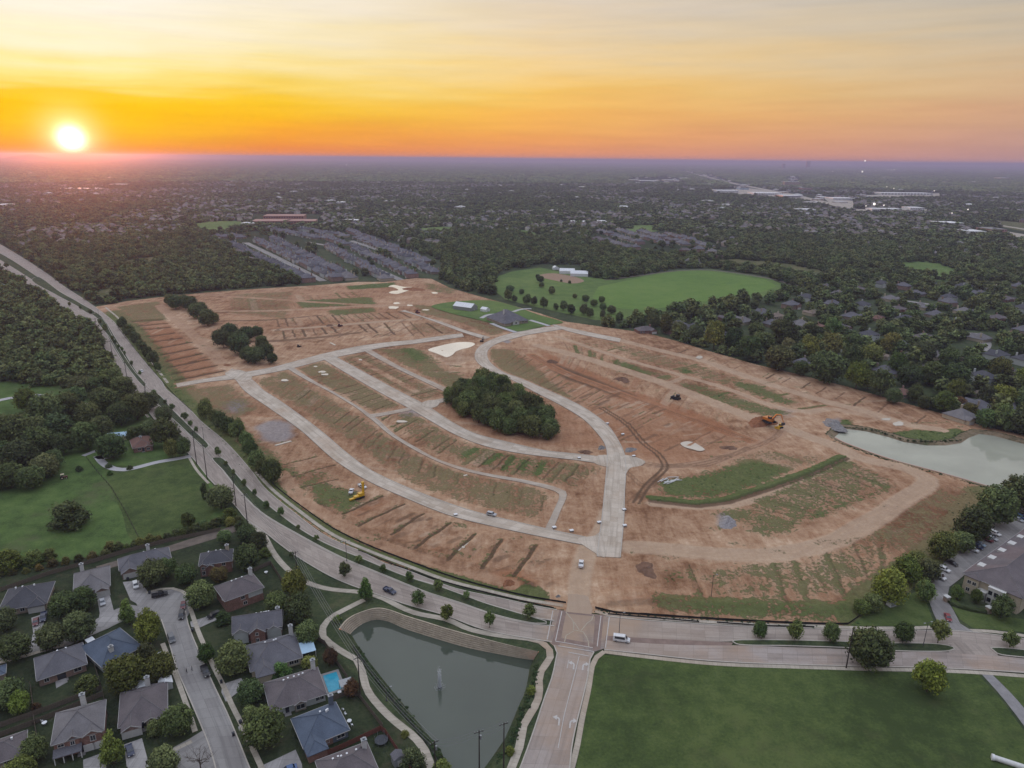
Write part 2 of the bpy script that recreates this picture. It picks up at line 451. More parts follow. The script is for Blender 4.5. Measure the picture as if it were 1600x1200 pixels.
def kerb_strip(name, P, z, mat, w=0.35, h=0.14, parent=None):
    P = np.asarray(P); A = offset(P, w / 2); B = offset(P, -w / 2); n = len(P)
    V = [(p[0], p[1], z) for p in A] + [(p[0], p[1], z + h) for p in A] + [(p[0], p[1], z + h) for p in B] + [(p[0], p[1], z) for p in B]
    F = []
    for i in range(n - 1):
        for a in range(3): F.append((a * n + i, a * n + i + 1, (a + 1) * n + i + 1, (a + 1) * n + i)[::-1])
    me = bpy.data.meshes.new(name); me.from_pydata(V, [], F); me.update()
    return link(name, me, mat, parent)
def center_road(name, C, width, z, mat, **kw):
    P = smooth(GA(C, z), 3.0) if not isinstance(C, np.ndarray) else C
    return road(name, offset(P, width / 2), offset(P, -width / 2), z, mat, pre=True, **kw)

# ponds first: the ground is cut open round them
PW = -4.0      # water level of the near pond
pond_top = [(530, 983), (541, 969), (553, 961), (567, 955.5), (580, 951.5), (592, 950), (608, 953), (633, 962), (665, 972), (697, 982), (733, 992), (783, 1005), (817, 1013), (842, 1018),
            (840, 1040), (838, 1066), (832, 1085), (823, 1103), (812, 1130), (802, 1156), (782, 1186), (764, 1216), (745, 1240), (700, 1240), (686, 1205), (672, 1172), (650, 1145), (628, 1117), (606, 1090), (588, 1066), (562, 1032), (543, 1006)]
pond_wat = [(546, 993), (552, 986), (559, 980), (569, 973.5), (580, 969.5), (591, 968), (606, 971), (631, 982), (664, 993), (697, 1003), (733, 1013), (783, 1023), (815, 1029), (836, 1032),
            (833, 1045), (829, 1068), (824, 1085), (816, 1103), (806, 1128), (795, 1153), (775, 1182), (756, 1208), (738, 1232), (708, 1232), (696, 1203), (683, 1172), (661, 1145), (639, 1117), (617, 1090), (598, 1067), (573, 1035), (554, 1007)]
PT = GA(pond_top, 0.0); PWt = GA(pond_wat, PW)
RW = -1.2      # water level of the retention basin
basin_wat = [(1304, 683), (1312, 676), (1322, 670), (1353, 674), (1388, 683), (1413, 691), (1448, 696), (1479, 696), (1502, 692), (1514, 684), (1530, 678), (1553, 681), (1600, 694), (1660, 706), (1720, 716),
             (1720, 800), (1660, 786), (1600, 772), (1544, 759), (1507, 748), (1460, 735), (1402, 720), (1343, 700)]
BW = smooth(GA(basin_wat, RW), 8.0, closed=True)
def grow(P, d):
    c = P.mean(0); t = np.roll(P, -1, 0) - np.roll(P, 1, 0); t /= np.linalg.norm(t, axis=1)[:, None]
    n = np.stack([t[:, 1], -t[:, 0]], 1)
    if np.mean(np.sum((P - c) * n, 1)) < 0: n = -n
    return P + n * d
BT = grow(BW, 5.0)

# the plain
def ground_mat():
    m, nt, b = new_mat('ground_cover')
    p = coords(nt, False)
    n1 = noise(nt, 0.0011, p, 7, 0.62); n2 = noise(nt, 0.011, p, 6, 0.65); n3 = noise(nt, 0.09, p, 5, 0.7); n5 = noise(nt, 0.6, p, 4, 0.7)
    k = math_n(nt, 'ADD', math_n(nt, 'MULTIPLY', n2, 0.4), math_n(nt, 'ADD', math_n(nt, 'MULTIPLY', n3, 0.35), math_n(nt, 'MULTIPLY', n5, 0.25)))
    col = ramp(nt, k, [(0.36, C3(.020, .030, .015)), (0.5, C3(.033, .046, .021)), (0.64, C3(.056, .066, .031))])
    op = sstep(nt, n1, 0.60, 0.66)          # open pasture and ploughed land between the woods
    col = mixc(nt, math_n(nt, 'MULTIPLY', op, 0.75), col, ramp(nt, noise(nt, 0.0023, p, 3), [(0.42, C3(.055, .085, .033)), (0.56, C3(.12, .10, .06))]))
    nt.links.new(col, b.inputs['Base Color']); b.inputs['Roughness'].default_value = 0.95; b.inputs['Specular IOR Level'].default_value = 0.05
    return m
M['ground'] = ground_mat()
NX0, NX1, NY0, NY1 = -900.0, 900.0, -250.0, 1300.0
near = np.array([(NX0, NY0), (NX1, NY0), (NX1, NY1), (NX0, NY1)])
g = sheet('ground', near, 0.0, M['verge'], hole=[PT, BT])
FAR = 90000.0
me = g.data
bm = bmesh.new(); bm.from_mesh(me)
def quad(a, b_, c, d):
    f = bm.faces.new([bm.verts.new((p[0], p[1], 0.0)) for p in (a, b_, c, d)]); f.material_index = 1
quad((-FAR, -3000), (NX0, -3000), (NX0, FAR), (-FAR, FAR))
quad((NX1, -3000), (FAR, -3000), (FAR, FAR), (NX1, FAR))
quad((NX0, NY1), (NX1, NY1), (NX1, FAR), (NX0, FAR))
quad((NX0, -3000), (NX1, -3000), (NX1, NY0), (NX0, NY0))
bm.to_mesh(me); bm.free()
me.materials.append(M['ground'])

# pond water, banks and wall
def water_mat(name, base, rough=0.03, rip=0.03, scale=0.9, ior=1.33):
    m, nt, b = new_mat(name)
    p = coords(nt, False)
    n1 = noise(nt, scale, p, 4, 0.6); n2 = noise(nt, 0.03, p, 4)
    nt.links.new(ramp(nt, n2, [(0.3, tuple(x * .86 for x in base[:3]) + (1,)), (0.7, tuple(x * 1.12 for x in base[:3]) + (1,))]), b.inputs['Base Color'])
    b.inputs['Roughness'].default_value = rough; b.inputs['IOR'].default_value = ior
    bump(nt, b, n1, rip, 0.25)
    return m
M['pondwater'] = water_mat('pond_water', C3(.062, .075, .056), 0.02, 0.02, 0.8, 1.45)
M['mudwater'] = water_mat('muddy_water', C3(.34, .34, .27), 0.04, 0.015, 0.8)
M['puddle'] = water_mat('puddle_water', C3(.70, .62, .49), 0.03, 0.006, 0.8)  # muddy base, paled to cream so it carries the bright sky's reflection
sheet('pond_water', grow(PWt, 1.0), PW, M['pondwater'])
NW = 14          # the first 14 outline points carry the retaining wall
def bank_ring(name, idx, T, W, zw, mat, rows=5, zt=0.02, bulge=0.0):
    V = []; F = []
    n = len(idx)
    for r in range(rows + 1):
        t = r / rows
        for i in idx:
            q = T[i] * (1 - t) + W[i] * t
            zz = zt + (zw - 0.25 - zt) * (t ** 1.15)
            V.append((q[0], q[1], zz))
    for r in range(rows):
        for i in range(n - 1): F.append((r * n + i, r * n + i + 1, (r + 1) * n + i + 1, (r + 1) * n + i))
    me = bpy.data.meshes.new(name); me.from_pydata(V, [], F); me.update()
    return tag(link(name, me, mat), kind='structure')
bank_ring('pond_bank', list(range(NW - 1, len(PT))) + [0], PT, grow(PWt, -2.0), PW - 1.0, M['verge'])
M['block'] = simple('split_block', C3(.40, .335, .255), 0.9, var=0.16, scale=0.5, bump_s=0.6)
wt_ = smooth(PT[:NW], 2.0); ww_ = smooth(PWt[:NW], 2.0)
nw_ = 70
wt_, ww_ = resample(wt_, nw_), resample(ww_, nw_)
sheet('pond_bed', grow(PT, 3.0), PW - 1.6, M['bank'] if 'bank' in M else M['verge'])
wall = tag(empty('retaining_wall', (*G(690, 985), -4.0)), 'stepped beige block retaining wall curving along the pond edge below the road', 'wall')
NC = 7
for r in range(NC):
    t0, t1 = r / NC, (r + 1) / NC
    z0, z1 = PW - 0.4 + (0.12 - PW + 0.4) * t0, PW - 0.4 + (0.12 - PW + 0.4) * t1
    A = ww_ + (wt_ - ww_) * (t0 + .02); B = ww_ + (wt_ - ww_) * t1 + (wt_ - ww_) * 0.10
    V = []; F = []
    for i in range(nw_): V += [(A[i][0], A[i][1], z0), (A[i][0], A[i][1], z1 - .03), (B[i][0], B[i][1], z1 - .03), (B[i][0], B[i][1], z0)]
    for i in range(nw_ - 1):
        b0, b1 = i * 4, i * 4 + 4
        F += [(b0, b1, b1 + 1, b0 + 1), (b0 + 1, b1 + 1, b1 + 2, b0 + 2)]
    me = bpy.data.meshes.new('block_course'); me.from_pydata(V, [], F); me.update()
    o = link('block_course', me, M['block'], wall); o.matrix_parent_inverse = wall.matrix_world.inverted()
    o.location = -wall.location; o.matrix_parent_inverse = Matrix()
bw = sheet('basin_water', BW, RW, M['mudwater'])
V = []; F = []
nb = len(BW)
for r, (d, z) in enumerate(((0, RW - .2), (1.6, RW + .45), (3.4, -.3), (5.0, .01))):
    Q = grow(BW, d)
    V += [(q[0], q[1], z) for q in Q]
for r in range(3):
    for i in range(nb): F.append((r * nb + i, r * nb + (i + 1) % nb, (r + 1) * nb + (i + 1) % nb, (r + 1) * nb + i))
me = bpy.data.meshes.new('basin_bank'); me.from_pydata(V, [], F); me.update()
M['bank'] = grass_mat('basin_bank_soil', [C3(.10, .085, .05), C3(.20, .15, .095), C3(.28, .21, .14)], 0.06, C3(.05, .08, .03), 0.7)
tag(link('basin_bank', me, M['bank']), kind='structure')

# the building site: one relief grid of soil
site_px = [(150, 480), (200, 471), (260, 464), (320, 458), (400, 452), (500, 446), (560, 441), (600, 441), (650, 435), (672, 436), (700, 450), (745, 463), (785, 474), (840, 490), (880, 503), (937, 511), (1007, 521),
           (1057, 534), (1097, 547), (1181, 571), (1237, 584), (1320, 605), (1390, 625), (1460, 645), (1530, 666), (1600, 682), (1680, 698), (1700, 810), (1560, 768), (1545, 778), (1520, 805), (1490, 845), (1450, 892), (1405, 925), (1345, 968),
           (1310, 978), (1270, 976.5), (1190, 972), (1096, 967), (1000, 961), (960, 956), (925, 952), (888, 949), (837, 938), (783, 926), (717, 907), (650, 886), (600, 874), (525, 839), (462, 798), (412, 758), (380, 724), (354, 690), (315, 656), (283, 627), (258, 600),
           (230, 569), (205, 537), (180, 506), (158, 488)]
SP = GA(site_px)
CELL = 1.0
X0, Y0 = SP.min(0) - 4; X1, Y1 = SP.max(0) + 4
gx = np.arange(X0, X1, CELL); gy = np.arange(Y0, Y1, CELL)
GNX, GNY = len(gx), len(gy)
def fld(v=0.0): return np.full((GNY, GNX), v, np.float32)
F_g, F_dry, F_red, F_dark, F_pale, F_grav, F_h = fld(), fld(.5), fld(), fld(), fld(), fld(), fld()
def win(b):
    i0 = max(0, int((b[0] - X0) / CELL)); i1 = min(GNX, int((b[2] - X0) / CELL) + 2)
    j0 = max(0, int((b[1] - Y0) / CELL)); j1 = min(GNY, int((b[3] - Y0) / CELL) + 2)
    return j0, j1, i0, i1
def blur(a, r):
    r = int(r)
    if r < 1: return a
    for ax in (0, 1):
        p = np.pad(a, [(r + 1, r) if k == ax else (0, 0) for k in (0, 1)], mode='edge')
        c = np.cumsum(p, axis=ax, dtype=np.float64)
        a = ((np.take(c, range(2 * r + 1, c.shape[ax]), ax) - np.take(c, range(0, c.shape[ax] - 2 * r - 1), ax)) / (2 * r + 1)).astype(np.float32)
    return a
def poly_mask(P, feather=3.0):
    P = np.asarray(P); b = (P[:, 0].min() - feather - 2, P[:, 1].min() - feather - 2, P[:, 0].max() + feather + 2, P[:, 1].max() + feather + 2)
    j0, j1, i0, i1 = win(b)
    if j1 <= j0 or i1 <= i0: return None
    xx, yy = np.meshgrid(gx[i0:i1], gy[j0:j1])
    m = inpoly(np.stack([xx.ravel(), yy.ravel()], 1), P).reshape(xx.shape).astype(np.float32)
    m = blur(m, feather / CELL / 1.5)
    return (slice(j0, j1), slice(i0, i1)), m
def fill(F, P, val, feather=3.0, mode='max', px=True):
    r = poly_mask(GA(P) if px else P, feather)
    if r is None: return
    s, m = r
    if mode == 'max': F[s] = np.maximum(F[s], m * val)
    elif mode == 'set': F[s] = F[s] * (1 - m) + val * m
    else: F[s] += m * val
def stroke(F, P, w, val, soft=1.5, mode='max', px=True):
    P = smooth(GA(P), 6.0) if px else np.asarray(P)
    for a, b in zip(P[:-1], P[1:]):
        e = w / 2 + soft + 1
        j0, j1, i0, i1 = win((min(a[0], b[0]) - e, min(a[1], b[1]) - e, max(a[0], b[0]) + e, max(a[1], b[1]) + e))
        if j1 <= j0 or i1 <= i0: continue
        xx, yy = np.meshgrid(gx[i0:i1], gy[j0:j1])
        d = b - a; L2 = max(float(d @ d), 1e-6)
        t = np.clip(((xx - a[0]) * d[0] + (yy - a[1]) * d[1]) / L2, 0, 1)
        r = np.hypot(xx - a[0] - t * d[0], yy - a[1] - t * d[1])
        m = np.clip((w / 2 + soft - r) / soft, 0, 1)
        s = (slice(j0, j1), slice(i0, i1))
        if mode == 'max': F[s] = np.maximum(F[s], m * val)
        elif mode == 'min': F[s] = F[s] * (1 - m) + np.minimum(F[s], val) * m
        elif mode == 'set': F[s] = F[s] * (1 - m) + val * m
def furrow(a, b, dark=.7, grass=.3, h=.5, w=1.3, side=1):
    dark *= 1.3; h *= 1.25
    """a shallow swale between two house lots, with the lot above it standing a little higher"""
    a, b = np.asarray(a, float), np.asarray(b, float)
    P = np.stack([a + (b - a) * t for t in np.linspace(0, 1, 6)])
    n = np.array([-(b - a)[1], (b - a)[0]]); n /= max(np.linalg.norm(n), 1e-6)
    P[1:-1] += n * nr.normal(0, .35, (4, 1))
    stroke(F_h, P + n * 1.7 * side, 1.6, h, 2.4, px=False)
    stroke(F_h, P, w * .8, -0.04, 1.2, 'min', px=False)
    stroke(F_dark, P, w * .55, dark, 1.0, px=False)
    if grass: stroke(F_g, P - n * .8 * side, w * 1.5, grass, 1.6, px=False)
def lots(top, bot, n, dark=.6, grass=.3, h=.45, jit=.12, w=1.3):
    A, B = smooth(GA(top), 4), smooth(GA(bot), 4)
    A, B = resample(A, n * 10 + 1), resample(B, n * 10 + 1)
    for k in range(n + 1):
        i = int(np.clip(k * 10 + rng.uniform(-10 * jit, 10 * jit), 0, n * 10))
        a, b = A[i], B[i]
        l0, l1 = rng.uniform(0, .10), rng.uniform(0, .14)
        if k < n:
            c_, d_ = A[min(n * 10, k * 10 + 10)], B[min(n * 10, k * 10 + 10)]
            Q = np.array([A[k * 10], c_, d_, B[k * 10]])
            F_, v_ = rng.choice(((F_red, .55), (F_pale, .7), (F_dark, .3), (F_pale, .45), (F_red, .3)))
            fill(F_, Q, v_ * rng.uniform(.2, 1), 2.5, 'max', px=False)
            for q in range(2):
                t = rng.uniform(.2, .8); e0, e1 = A[k * 10] + (c_ - A[k * 10]) * t, B[k * 10] + (d_ - B[k * 10]) * t; s0, s1 = rng.uniform(.05, .3), rng.uniform(.6, .95)
                stroke(rng.choice((F_dark, F_pale, F_dark, F_g)), np.array([e0 + (e1 - e0) * s0, e0 + (e1 - e0) * s1]), .3, rng.uniform(.2, .5), .9, px=False)
        if rng.random() < .16: continue
        furrow(a + (b - a) * l0, b + (a - b) * l1, dark * rng.uniform(.55, 1.15), grass * rng.uniform(.2, 1.4), h * rng.uniform(.6, 1.2), w, 1)

fill(F_red, [(700, 440), (560, 445), (330, 465), (330, 520), (500, 520), (740, 480)], .45, 25)
fill(F_red, [(740, 540), (860, 560), (1060, 640), (1200, 700), (1080, 740), (960, 720), (900, 640)], .6, 20)
fill(F_red, [(830, 540), (900, 570), (990, 610), (1070, 640), (1090, 660), (980, 630), (880, 590)], 1.0, 10)
fill(F_red, [(1010, 618), (1080, 640), (1150, 672), (1120, 680), (1030, 650)], 1.0, 8)
fill(F_red, [(640, 640), (700, 655), (790, 700), (860, 700), (930, 705), (955, 690), (900, 640), (820, 620)], .55, 6)
fill(F_red, [(770, 880), (830, 890), (860, 930), (800, 925), (760, 905)], .75, 8)
fill(F_red, [(440, 730), (540, 740), (700, 830), (880, 870), (880, 940), (700, 890), (520, 830)], .35, 12)
fill(F_red, [(940, 860), (1010, 880), (1080, 940), (940, 950)], .35, 10)
fill(F_pale, [(1060, 690), (1300, 640), (1260, 720), (1180, 720), (1050, 780)], .3, 14)
fill(F_pale, [(1040, 548), (1180, 577), (1320, 612), (1440, 650), (1430, 672), (1330, 648), (1180, 590)], .38, 8)
fill(F_pale, [(1195, 775), (1310, 725), (1385, 755), (1240, 810)], .5, 8)
fill(F_pale, [(985, 790), (1080, 795), (1190, 790), (1320, 720), (1440, 750), (1380, 810), (1240, 870), (1380, 830), (1370, 920), (1250, 950), (1100, 930), (960, 940), (970, 860)], .3, 14)
fill(F_dark, [(845, 560), (900, 580), (1000, 620), (985, 628), (880, 592), (850, 572)], .95, 6)
fill(F_dark, [(950, 690), (1010, 705), (1000, 725), (960, 720)], .35, 8)
fill(F_dark, [(655, 540), (690, 538), (735, 552), (745, 545), (755, 560), (700, 575)], .5, 5)
fill(F_grav, [(350, 620), (390, 625), (388, 650), (345, 648)], .8, 14)
fill(F_grav, [(395, 660), (455, 655), (462, 688), (412, 695)], .95, 13)
fill(F_grav, [(612, 642), (655, 638), (668, 652), (625, 656)], .55, 5)
fill(F_grav, [(1115, 800), (1140, 798), (1152, 826), (1120, 828)], .7, 5)
fill(F_grav, [(1060, 815), (1110, 812), (1120, 835), (1070, 832)], .35, 8)
fill(F_grav, [(1190, 632), (1255, 640), (1240, 662), (1190, 650)], .45, 8)
fill(F_grav, [(1290, 655), (1318, 648), (1326, 664), (1300, 680)], .6, 6)
fill(F_grav, [(788, 530), (800, 533), (795, 538), (785, 535)], .8, 3)
def GR(P, s, dry=.5, f=6):
    fill(F_g, P, s, f); fill(F_dry, P, dry, f, 'set')
GR([(392, 598), (450, 578), (560, 650), (640, 705), (720, 735), (860, 768), (845, 815), (760, 800), (640, 755), (540, 690), (470, 640)], .45, .85)
GR([(600, 640), (660, 645), (720, 690), (850, 715), (940, 730), (900, 765), (750, 733), (660, 700)], .42, .7)
GR([(458, 578), (500, 565), (570, 595), (632, 635), (585, 645), (520, 610)], .52, .85)
GR([(530, 560), (570, 552), (640, 590), (705, 615), (655, 627), (590, 600)], .46, .85)
GR([(585, 545), (660, 545), (690, 575), (750, 600), (715, 615), (640, 575)], .55, .7)
GR([(620, 543), (650, 545), (672, 560), (650, 568)], .72, .3)
GR([(275, 610), (360, 600), (410, 640), (350, 660)], .48, .95)
GR([(180, 480), (250, 470), (262, 500), (215, 505)], .52, .75)
GR([(460, 470), (580, 464), (590, 476), (470, 482)], .62, .4)
GR([(510, 485), (585, 480), (590, 488), (520, 494)], .58, .4)
GR([(360, 460), (460, 455), (450, 500), (360, 490)], .4, .7)
GR([(540, 447), (620, 441), (610, 449), (545, 453)], .75, .2)
GR([(660, 440), (720, 452), (700, 462), (665, 452)], .4, .5)
GR([(640, 475), (690, 480), (800, 515), (770, 525), (720, 505), (660, 490)], .55, .95)
GR([(690, 500), (715, 522), (640, 520), (640, 508)], .35, .9)
GR([(760, 545), (800, 545), (850, 585), (930, 650), (900, 640), (820, 605), (775, 580)], .52, .85)
GR([(870, 520), (960, 560), (1035, 596), (1060, 592), (985, 568), (900, 530)], .5, .5)
GR([(945, 560), (1000, 572), (1030, 592), (975, 580)], .6, .35)
GR([(1050, 604), (1075, 596), (1180, 630), (1240, 645), (1200, 655), (1120, 628)], .52, .45)
GR([(925, 528), (1040, 556), (1150, 590), (1240, 625), (1240, 640), (1110, 595), (1000, 563)], .36, .6)
GR([(1130, 592), (1180, 600), (1250, 630), (1230, 636), (1150, 606)], .56, .4)
GR([(1060, 575), (1085, 578), (1080, 586), (1062, 583)], .75, .25)
GR([(1025, 752), (1119, 736), (1172, 717), (1212, 724), (1244, 733), (1181, 761), (1119, 780), (1034, 777)], .68, .3)
GR([(1075, 735), (1172, 700), (1300, 715), (1244, 735), (1180, 718)], .33, .8)
GR([(1166, 790), (1212, 769), (1275, 737), (1320, 715), (1345, 728), (1284, 745), (1212, 785)], .66, .3)
GR([(1250, 806), (1310, 785), (1369, 763), (1390, 750), (1400, 762), (1330, 790), (1270, 815)], .7, .3)
GR([(1166, 791), (1319, 717), (1392, 750), (1252, 814)], .43, .5, 2)
for t_ in (.2, .4, .6, .8): stroke(F_dark, [(1166 + 153 * t_ + 3, 791 - 74 * t_), (1252 + 140 * t_ - 3, 813 - 63 * t_)], .5, .8, 1.0)
GR([(1080, 800), (1180, 792), (1260, 815), (1240, 835), (1190, 840), (1150, 815)], .46, .5)
GR([(1375, 792), (1450, 758), (1542, 770), (1545, 790), (1517, 810), (1446, 856), (1387, 868), (1320, 850)], .5, .9, 12)
GR([(1030, 890), (1075, 890), (1065, 918), (1040, 920)], .6, .35)
GR([(1075, 880), (1237, 878), (1369, 817), (1400, 900), (1340, 950), (1275, 948), (1100, 938)], .36, .55, 14)
GR([(1060, 940), (1110, 935), (1330, 945), (1345, 968), (1310, 978), (1096, 968)], .5, .35)
GR([(475, 752), (530, 760), (580, 775), (535, 808), (490, 785)], .62, .4)
GR([(450, 745), (520, 735), (520, 750), (470, 770)], .45, .5)
GR([(1390, 676), (1430, 672), (1500, 670), (1515, 682), (1500, 692), (1440, 695), (1400, 688)], .9, .25, 4)
GR([(1310, 655), (1330, 655), (1335, 668), (1315, 672)], .7, .3, 4)
for a, b in (((742, 703), (728, 712)), ((780, 711), (757, 726)), ((800, 716), (788, 733)), ((822, 721), (816, 734)), ((848, 724), (840, 741))):
    stroke(F_g, [a, b], 2.6, .75, 1.8); stroke(F_dry, [a, b], 5, .2, 2, 'set')
stroke(F_g, [(170, 492), (205, 530), (240, 572), (275, 612), (330, 662), (370, 705), (410, 748), (470, 793), (530, 832), (600, 866), (680, 890), (760, 912), (840, 932)], 5.5, .8, 3)
stroke(F_g, [(180, 488), (225, 540), (260, 590), (340, 660), (380, 700), (430, 745)], 16, .55, 8)
stroke(F_dry, [(170, 492), (275, 612), (410, 748), (600, 866), (840, 932)], 8, .35, 4, 'set')
stroke(F_g, [(1345, 962), (1400, 922), (1450, 888), (1490, 842), (1520, 802), (1545, 775)], 14, .85, 8)
bank = [(495, 785), (528, 808), (575, 835), (650, 862), (728, 887), (790, 905), (830, 915)]
stroke(F_h, bank, 3, 1.2, 5); stroke(F_dark, [(p[0], p[1] + 3) for p in bank], 2.5, .75, 2.5); stroke(F_g, [(p[0], p[1] + 2) for p in bank], 4, .3, 3)
ditch = [(1319, 711), (1275, 732), (1212, 755), (1134, 780), (1087, 786), (1016, 778)]
DW = GA(ditch); stroke(F_h, DW, 1, .35, 2.5, px=False); stroke(F_g, DW, 3, .85, 2, px=False); stroke(F_dry, DW, 8, .22, 2, 'set', px=False)
stroke(F_dark, GA([(p[0] + 3, p[1] + 5) for p in ditch]), 3, .9, 2, px=False)
stroke(F_pale, [(1330, 714), (1280, 738), (1215, 765), (1150, 788), (1090, 792), (1020, 787)], 5, .8, 2)
bank2 = [(1040, 942), (1096, 945), (1190, 950), (1275, 953), (1340, 948), (1385, 915)]
stroke(F_h, bank2, 3, 1.0, 4); stroke(F_dark, [(p[0], p[1] + 2) for p in bank2], 2.5, .5, 2); stroke(F_g, bank2, 7, .6, 5)
stroke(F_dark, [(955, 945), (1010, 940), (1050, 942)], 3, .6, 3)
for a, b in (((494, 715), (440, 728)), ((522, 728), (459, 745)), ((527, 750), (472, 762)), ((597, 776), (537, 804)), ((631, 789), (562, 822)), ((661, 804), (612, 836)), ((703, 818), (650, 857)), ((741, 836), (700, 876)), ((784, 845), (753, 889)), ((837, 854), (803, 901))):
    furrow(np.array(G(*a)), np.array(G(*b)), 1.0, .35, .75, 1.6)
    n_ = np.array(G(a[0] + 22, a[1] + 8)) - np.array(G(*a)); Q = np.array([G(*a), G(*b), np.array(G(*b)) + n_, np.array(G(*a)) + n_])
    fill(*rng.choice(((F_red, Q, .6), (F_pale, Q, .6), (F_dark, Q, .3), (F_pale, Q, .35))), 3, 'max', False)
    for q in range(5):
        t = rng.uniform(.1, .95); e0 = np.array(G(*a)) + n_ * t; e1 = np.array(G(*b)) + n_ * t; s0 = rng.uniform(0, .4)
        stroke(rng.choice((F_dark, F_pale, F_dark)), np.array([e0 + (e1 - e0) * s0, e0 + (e1 - e0) * (s0 + rng.uniform(.2, .55))]), .4, rng.uniform(.25, .6), 1.0, px=False)
lots([(455, 590), (515, 627), (570, 655), (612, 690), (650, 716), (720, 741), (790, 758), (850, 775)], [(432, 606), (490, 643), (545, 680), (600, 716), (660, 742), (730, 765), (800, 787), (845, 800)], 28, .7, .45, .5, jit=.3)
lots([(600, 645), (640, 650), (690, 678), (740, 695), (800, 712), (870, 722), (930, 728)], [(590, 655), (640, 692), (700, 715), (760, 734), (830, 748), (880, 757), (900, 765)], 22, .7, .45, .5, jit=.3)
lots([(505, 570), (560, 598), (620, 630)], [(462, 580), (510, 607), (560, 633), (585, 643)], 13, .75, .4, .45)
lots([(575, 552), (640, 580), (705, 612)], [(535, 565), (600, 598), (650, 626)], 12, .75, .4, .45)
lots([(660, 550), (700, 572), (750, 600)], [(600, 545), (660, 576), (715, 608)], 13, .75, .4, .45)
for a, b in (((207, 503), (253, 500)), ((215, 510), (260, 506)), ((222, 516), (265, 512)), ((230, 527), (272, 521)), ((240, 535), (283, 529)), ((247, 545), (300, 535)), ((252, 555), (310, 544)), ((262, 565), (318, 552)), ((262, 575), (328, 562)), ((270, 585), (338, 572)), ((275, 595), (350, 580))):
    furrow(np.array(G(*a)), np.array(G(*b)), 1.0, .12, 1.0, 3.2)
fill(F_red, [(205, 500), (255, 496), (350, 582), (275, 600)], .7, 6); fill(F_dark, [(235, 530), (285, 525), (350, 580), (275, 598)], .28, 6)
lots([(432, 499), (525, 492), (625, 487)], [(437, 512), (537, 505), (645, 497)], 16, .8, .2, .6, w=2.0)
lots([(430, 517), (525, 510), (645, 502), (675, 506)], [(432, 532), (550, 520), (662, 526), (710, 522)], 18, .9, .1, .6, w=2.2)
lots([(350, 468), (450, 462), (560, 455)], [(350, 490), (450, 485), (590, 475)], 18, .4, .4, .4)
stroke(F_dark, [(350, 535), (432, 533), (520, 525), (560, 520)], 5, .7, 5)
stroke(F_dark, [(340, 502), (420, 500), (500, 493)], 3, .7, 4)
lots([(800, 548), (860, 565), (905, 593), (985, 623), (1069, 655), (1139, 682), (1181, 697)], [(780, 566), (830, 590), (885, 625), (940, 650), (1020, 684), (1085, 702), (1145, 709)], 26, .5, .2, .42, w=1.2)
lots([(860, 542), (956, 577), (1041, 605), (1097, 627), (1165, 655)], [(855, 560), (930, 594), (1000, 619), (1056, 641), (1126, 666), (1158, 677)], 24, .42, .15, .4, w=1.1)
lots([(870, 530), (984, 568), (1060, 592)], [(880, 545), (956, 570), (1035, 596)], 16, .4, .6, .35)
lots([(1072, 595), (1139, 613), (1209, 640), (1240, 645)], [(1048, 604), (1097, 620), (1165, 643), (1190, 655)], 14, .4, .6, .35)
lots([(925, 529), (1027, 554), (1097, 572), (1153, 590), (1237, 617), (1290, 634)], [(905, 535), (984, 560), (1069, 583), (1139, 605), (1209, 630), (1250, 640)], 24, .45, .45, .35)
lots([(1060, 541), (1181, 577), (1237, 590), (1320, 612), (1390, 630), (1450, 650)], [(1040, 547), (1120, 570), (1181, 588), (1240, 606), (1300, 625), (1345, 638), (1405, 655), (1430, 668)], 15, .8, .05, .35, jit=.04)
stroke(F_dark, [(1040, 550), (1120, 573), (1181, 591), (1240, 609), (1300, 628), (1345, 641), (1405, 658)], 1.5, .6, 1.2)
lots([(1175, 792), (1232, 768), (1288, 742), (1325, 724)], [(1250, 811), (1306, 789), (1369, 767), (1394, 752)], 8, .5, .6, .4)
lots([(1075, 880), (1181, 882), (1237, 876), (1306, 845), (1369, 820)], [(1100, 936), (1212, 944), (1275, 944), (1337, 924), (1384, 886)], 11, .5, .42, .5, w=1.3)
lots([(1120, 735), (1180, 712), (1250, 702)], [(1150, 755), (1220, 735), (1290, 715)], 8, .3, .5, .3)
def track(P, w, pale=.7, red=0, dark=0):
    stroke(F_pale, P, w, pale, 2.5); stroke(F_g, P, w, 0.0, 2, 'min'); stroke(F_dark, P, w, 0.0, 1.5, 'min'); stroke(F_h, P, w + 1, 0.0, 2.5, 'set')
    if red: stroke(F_red, P, w, red, 2)
    Q = smooth(GA(P), 6.0)
    for d in (-.22, -.12, .1, .24): stroke(F_dark, offset(Q, w * d + rng.uniform(-.3, .3)) + nr.normal(0, .12, Q.shape), .5, .38 + dark, .7, px=False)
    for d in (-.5, .5): stroke(F_h, offset(Q, w * d), .6, .28, 1.1, px=False)
track([(840, 540), (900, 556), (956, 573), (1041, 601), (1097, 623), (1170, 652), (1209, 666)], 10, .75)
track([(870, 526), (900, 536), (984, 564), (1069, 588), (1139, 609), (1209, 635), (1249, 643), (1290, 640)], 4.5, .8)
track([(1041, 601), (1069, 590)], 4, .7)
track([(830, 555), (870, 577), (900, 590), (942, 605), (1012, 632), (1069, 652), (1139, 677), (1181, 692)], 7, .12, 1.0, .25)
track([(1225, 664), (1209, 685), (1153, 708), (1097, 725), (1041, 730), (993, 725)], 7, .5, .55, .2)
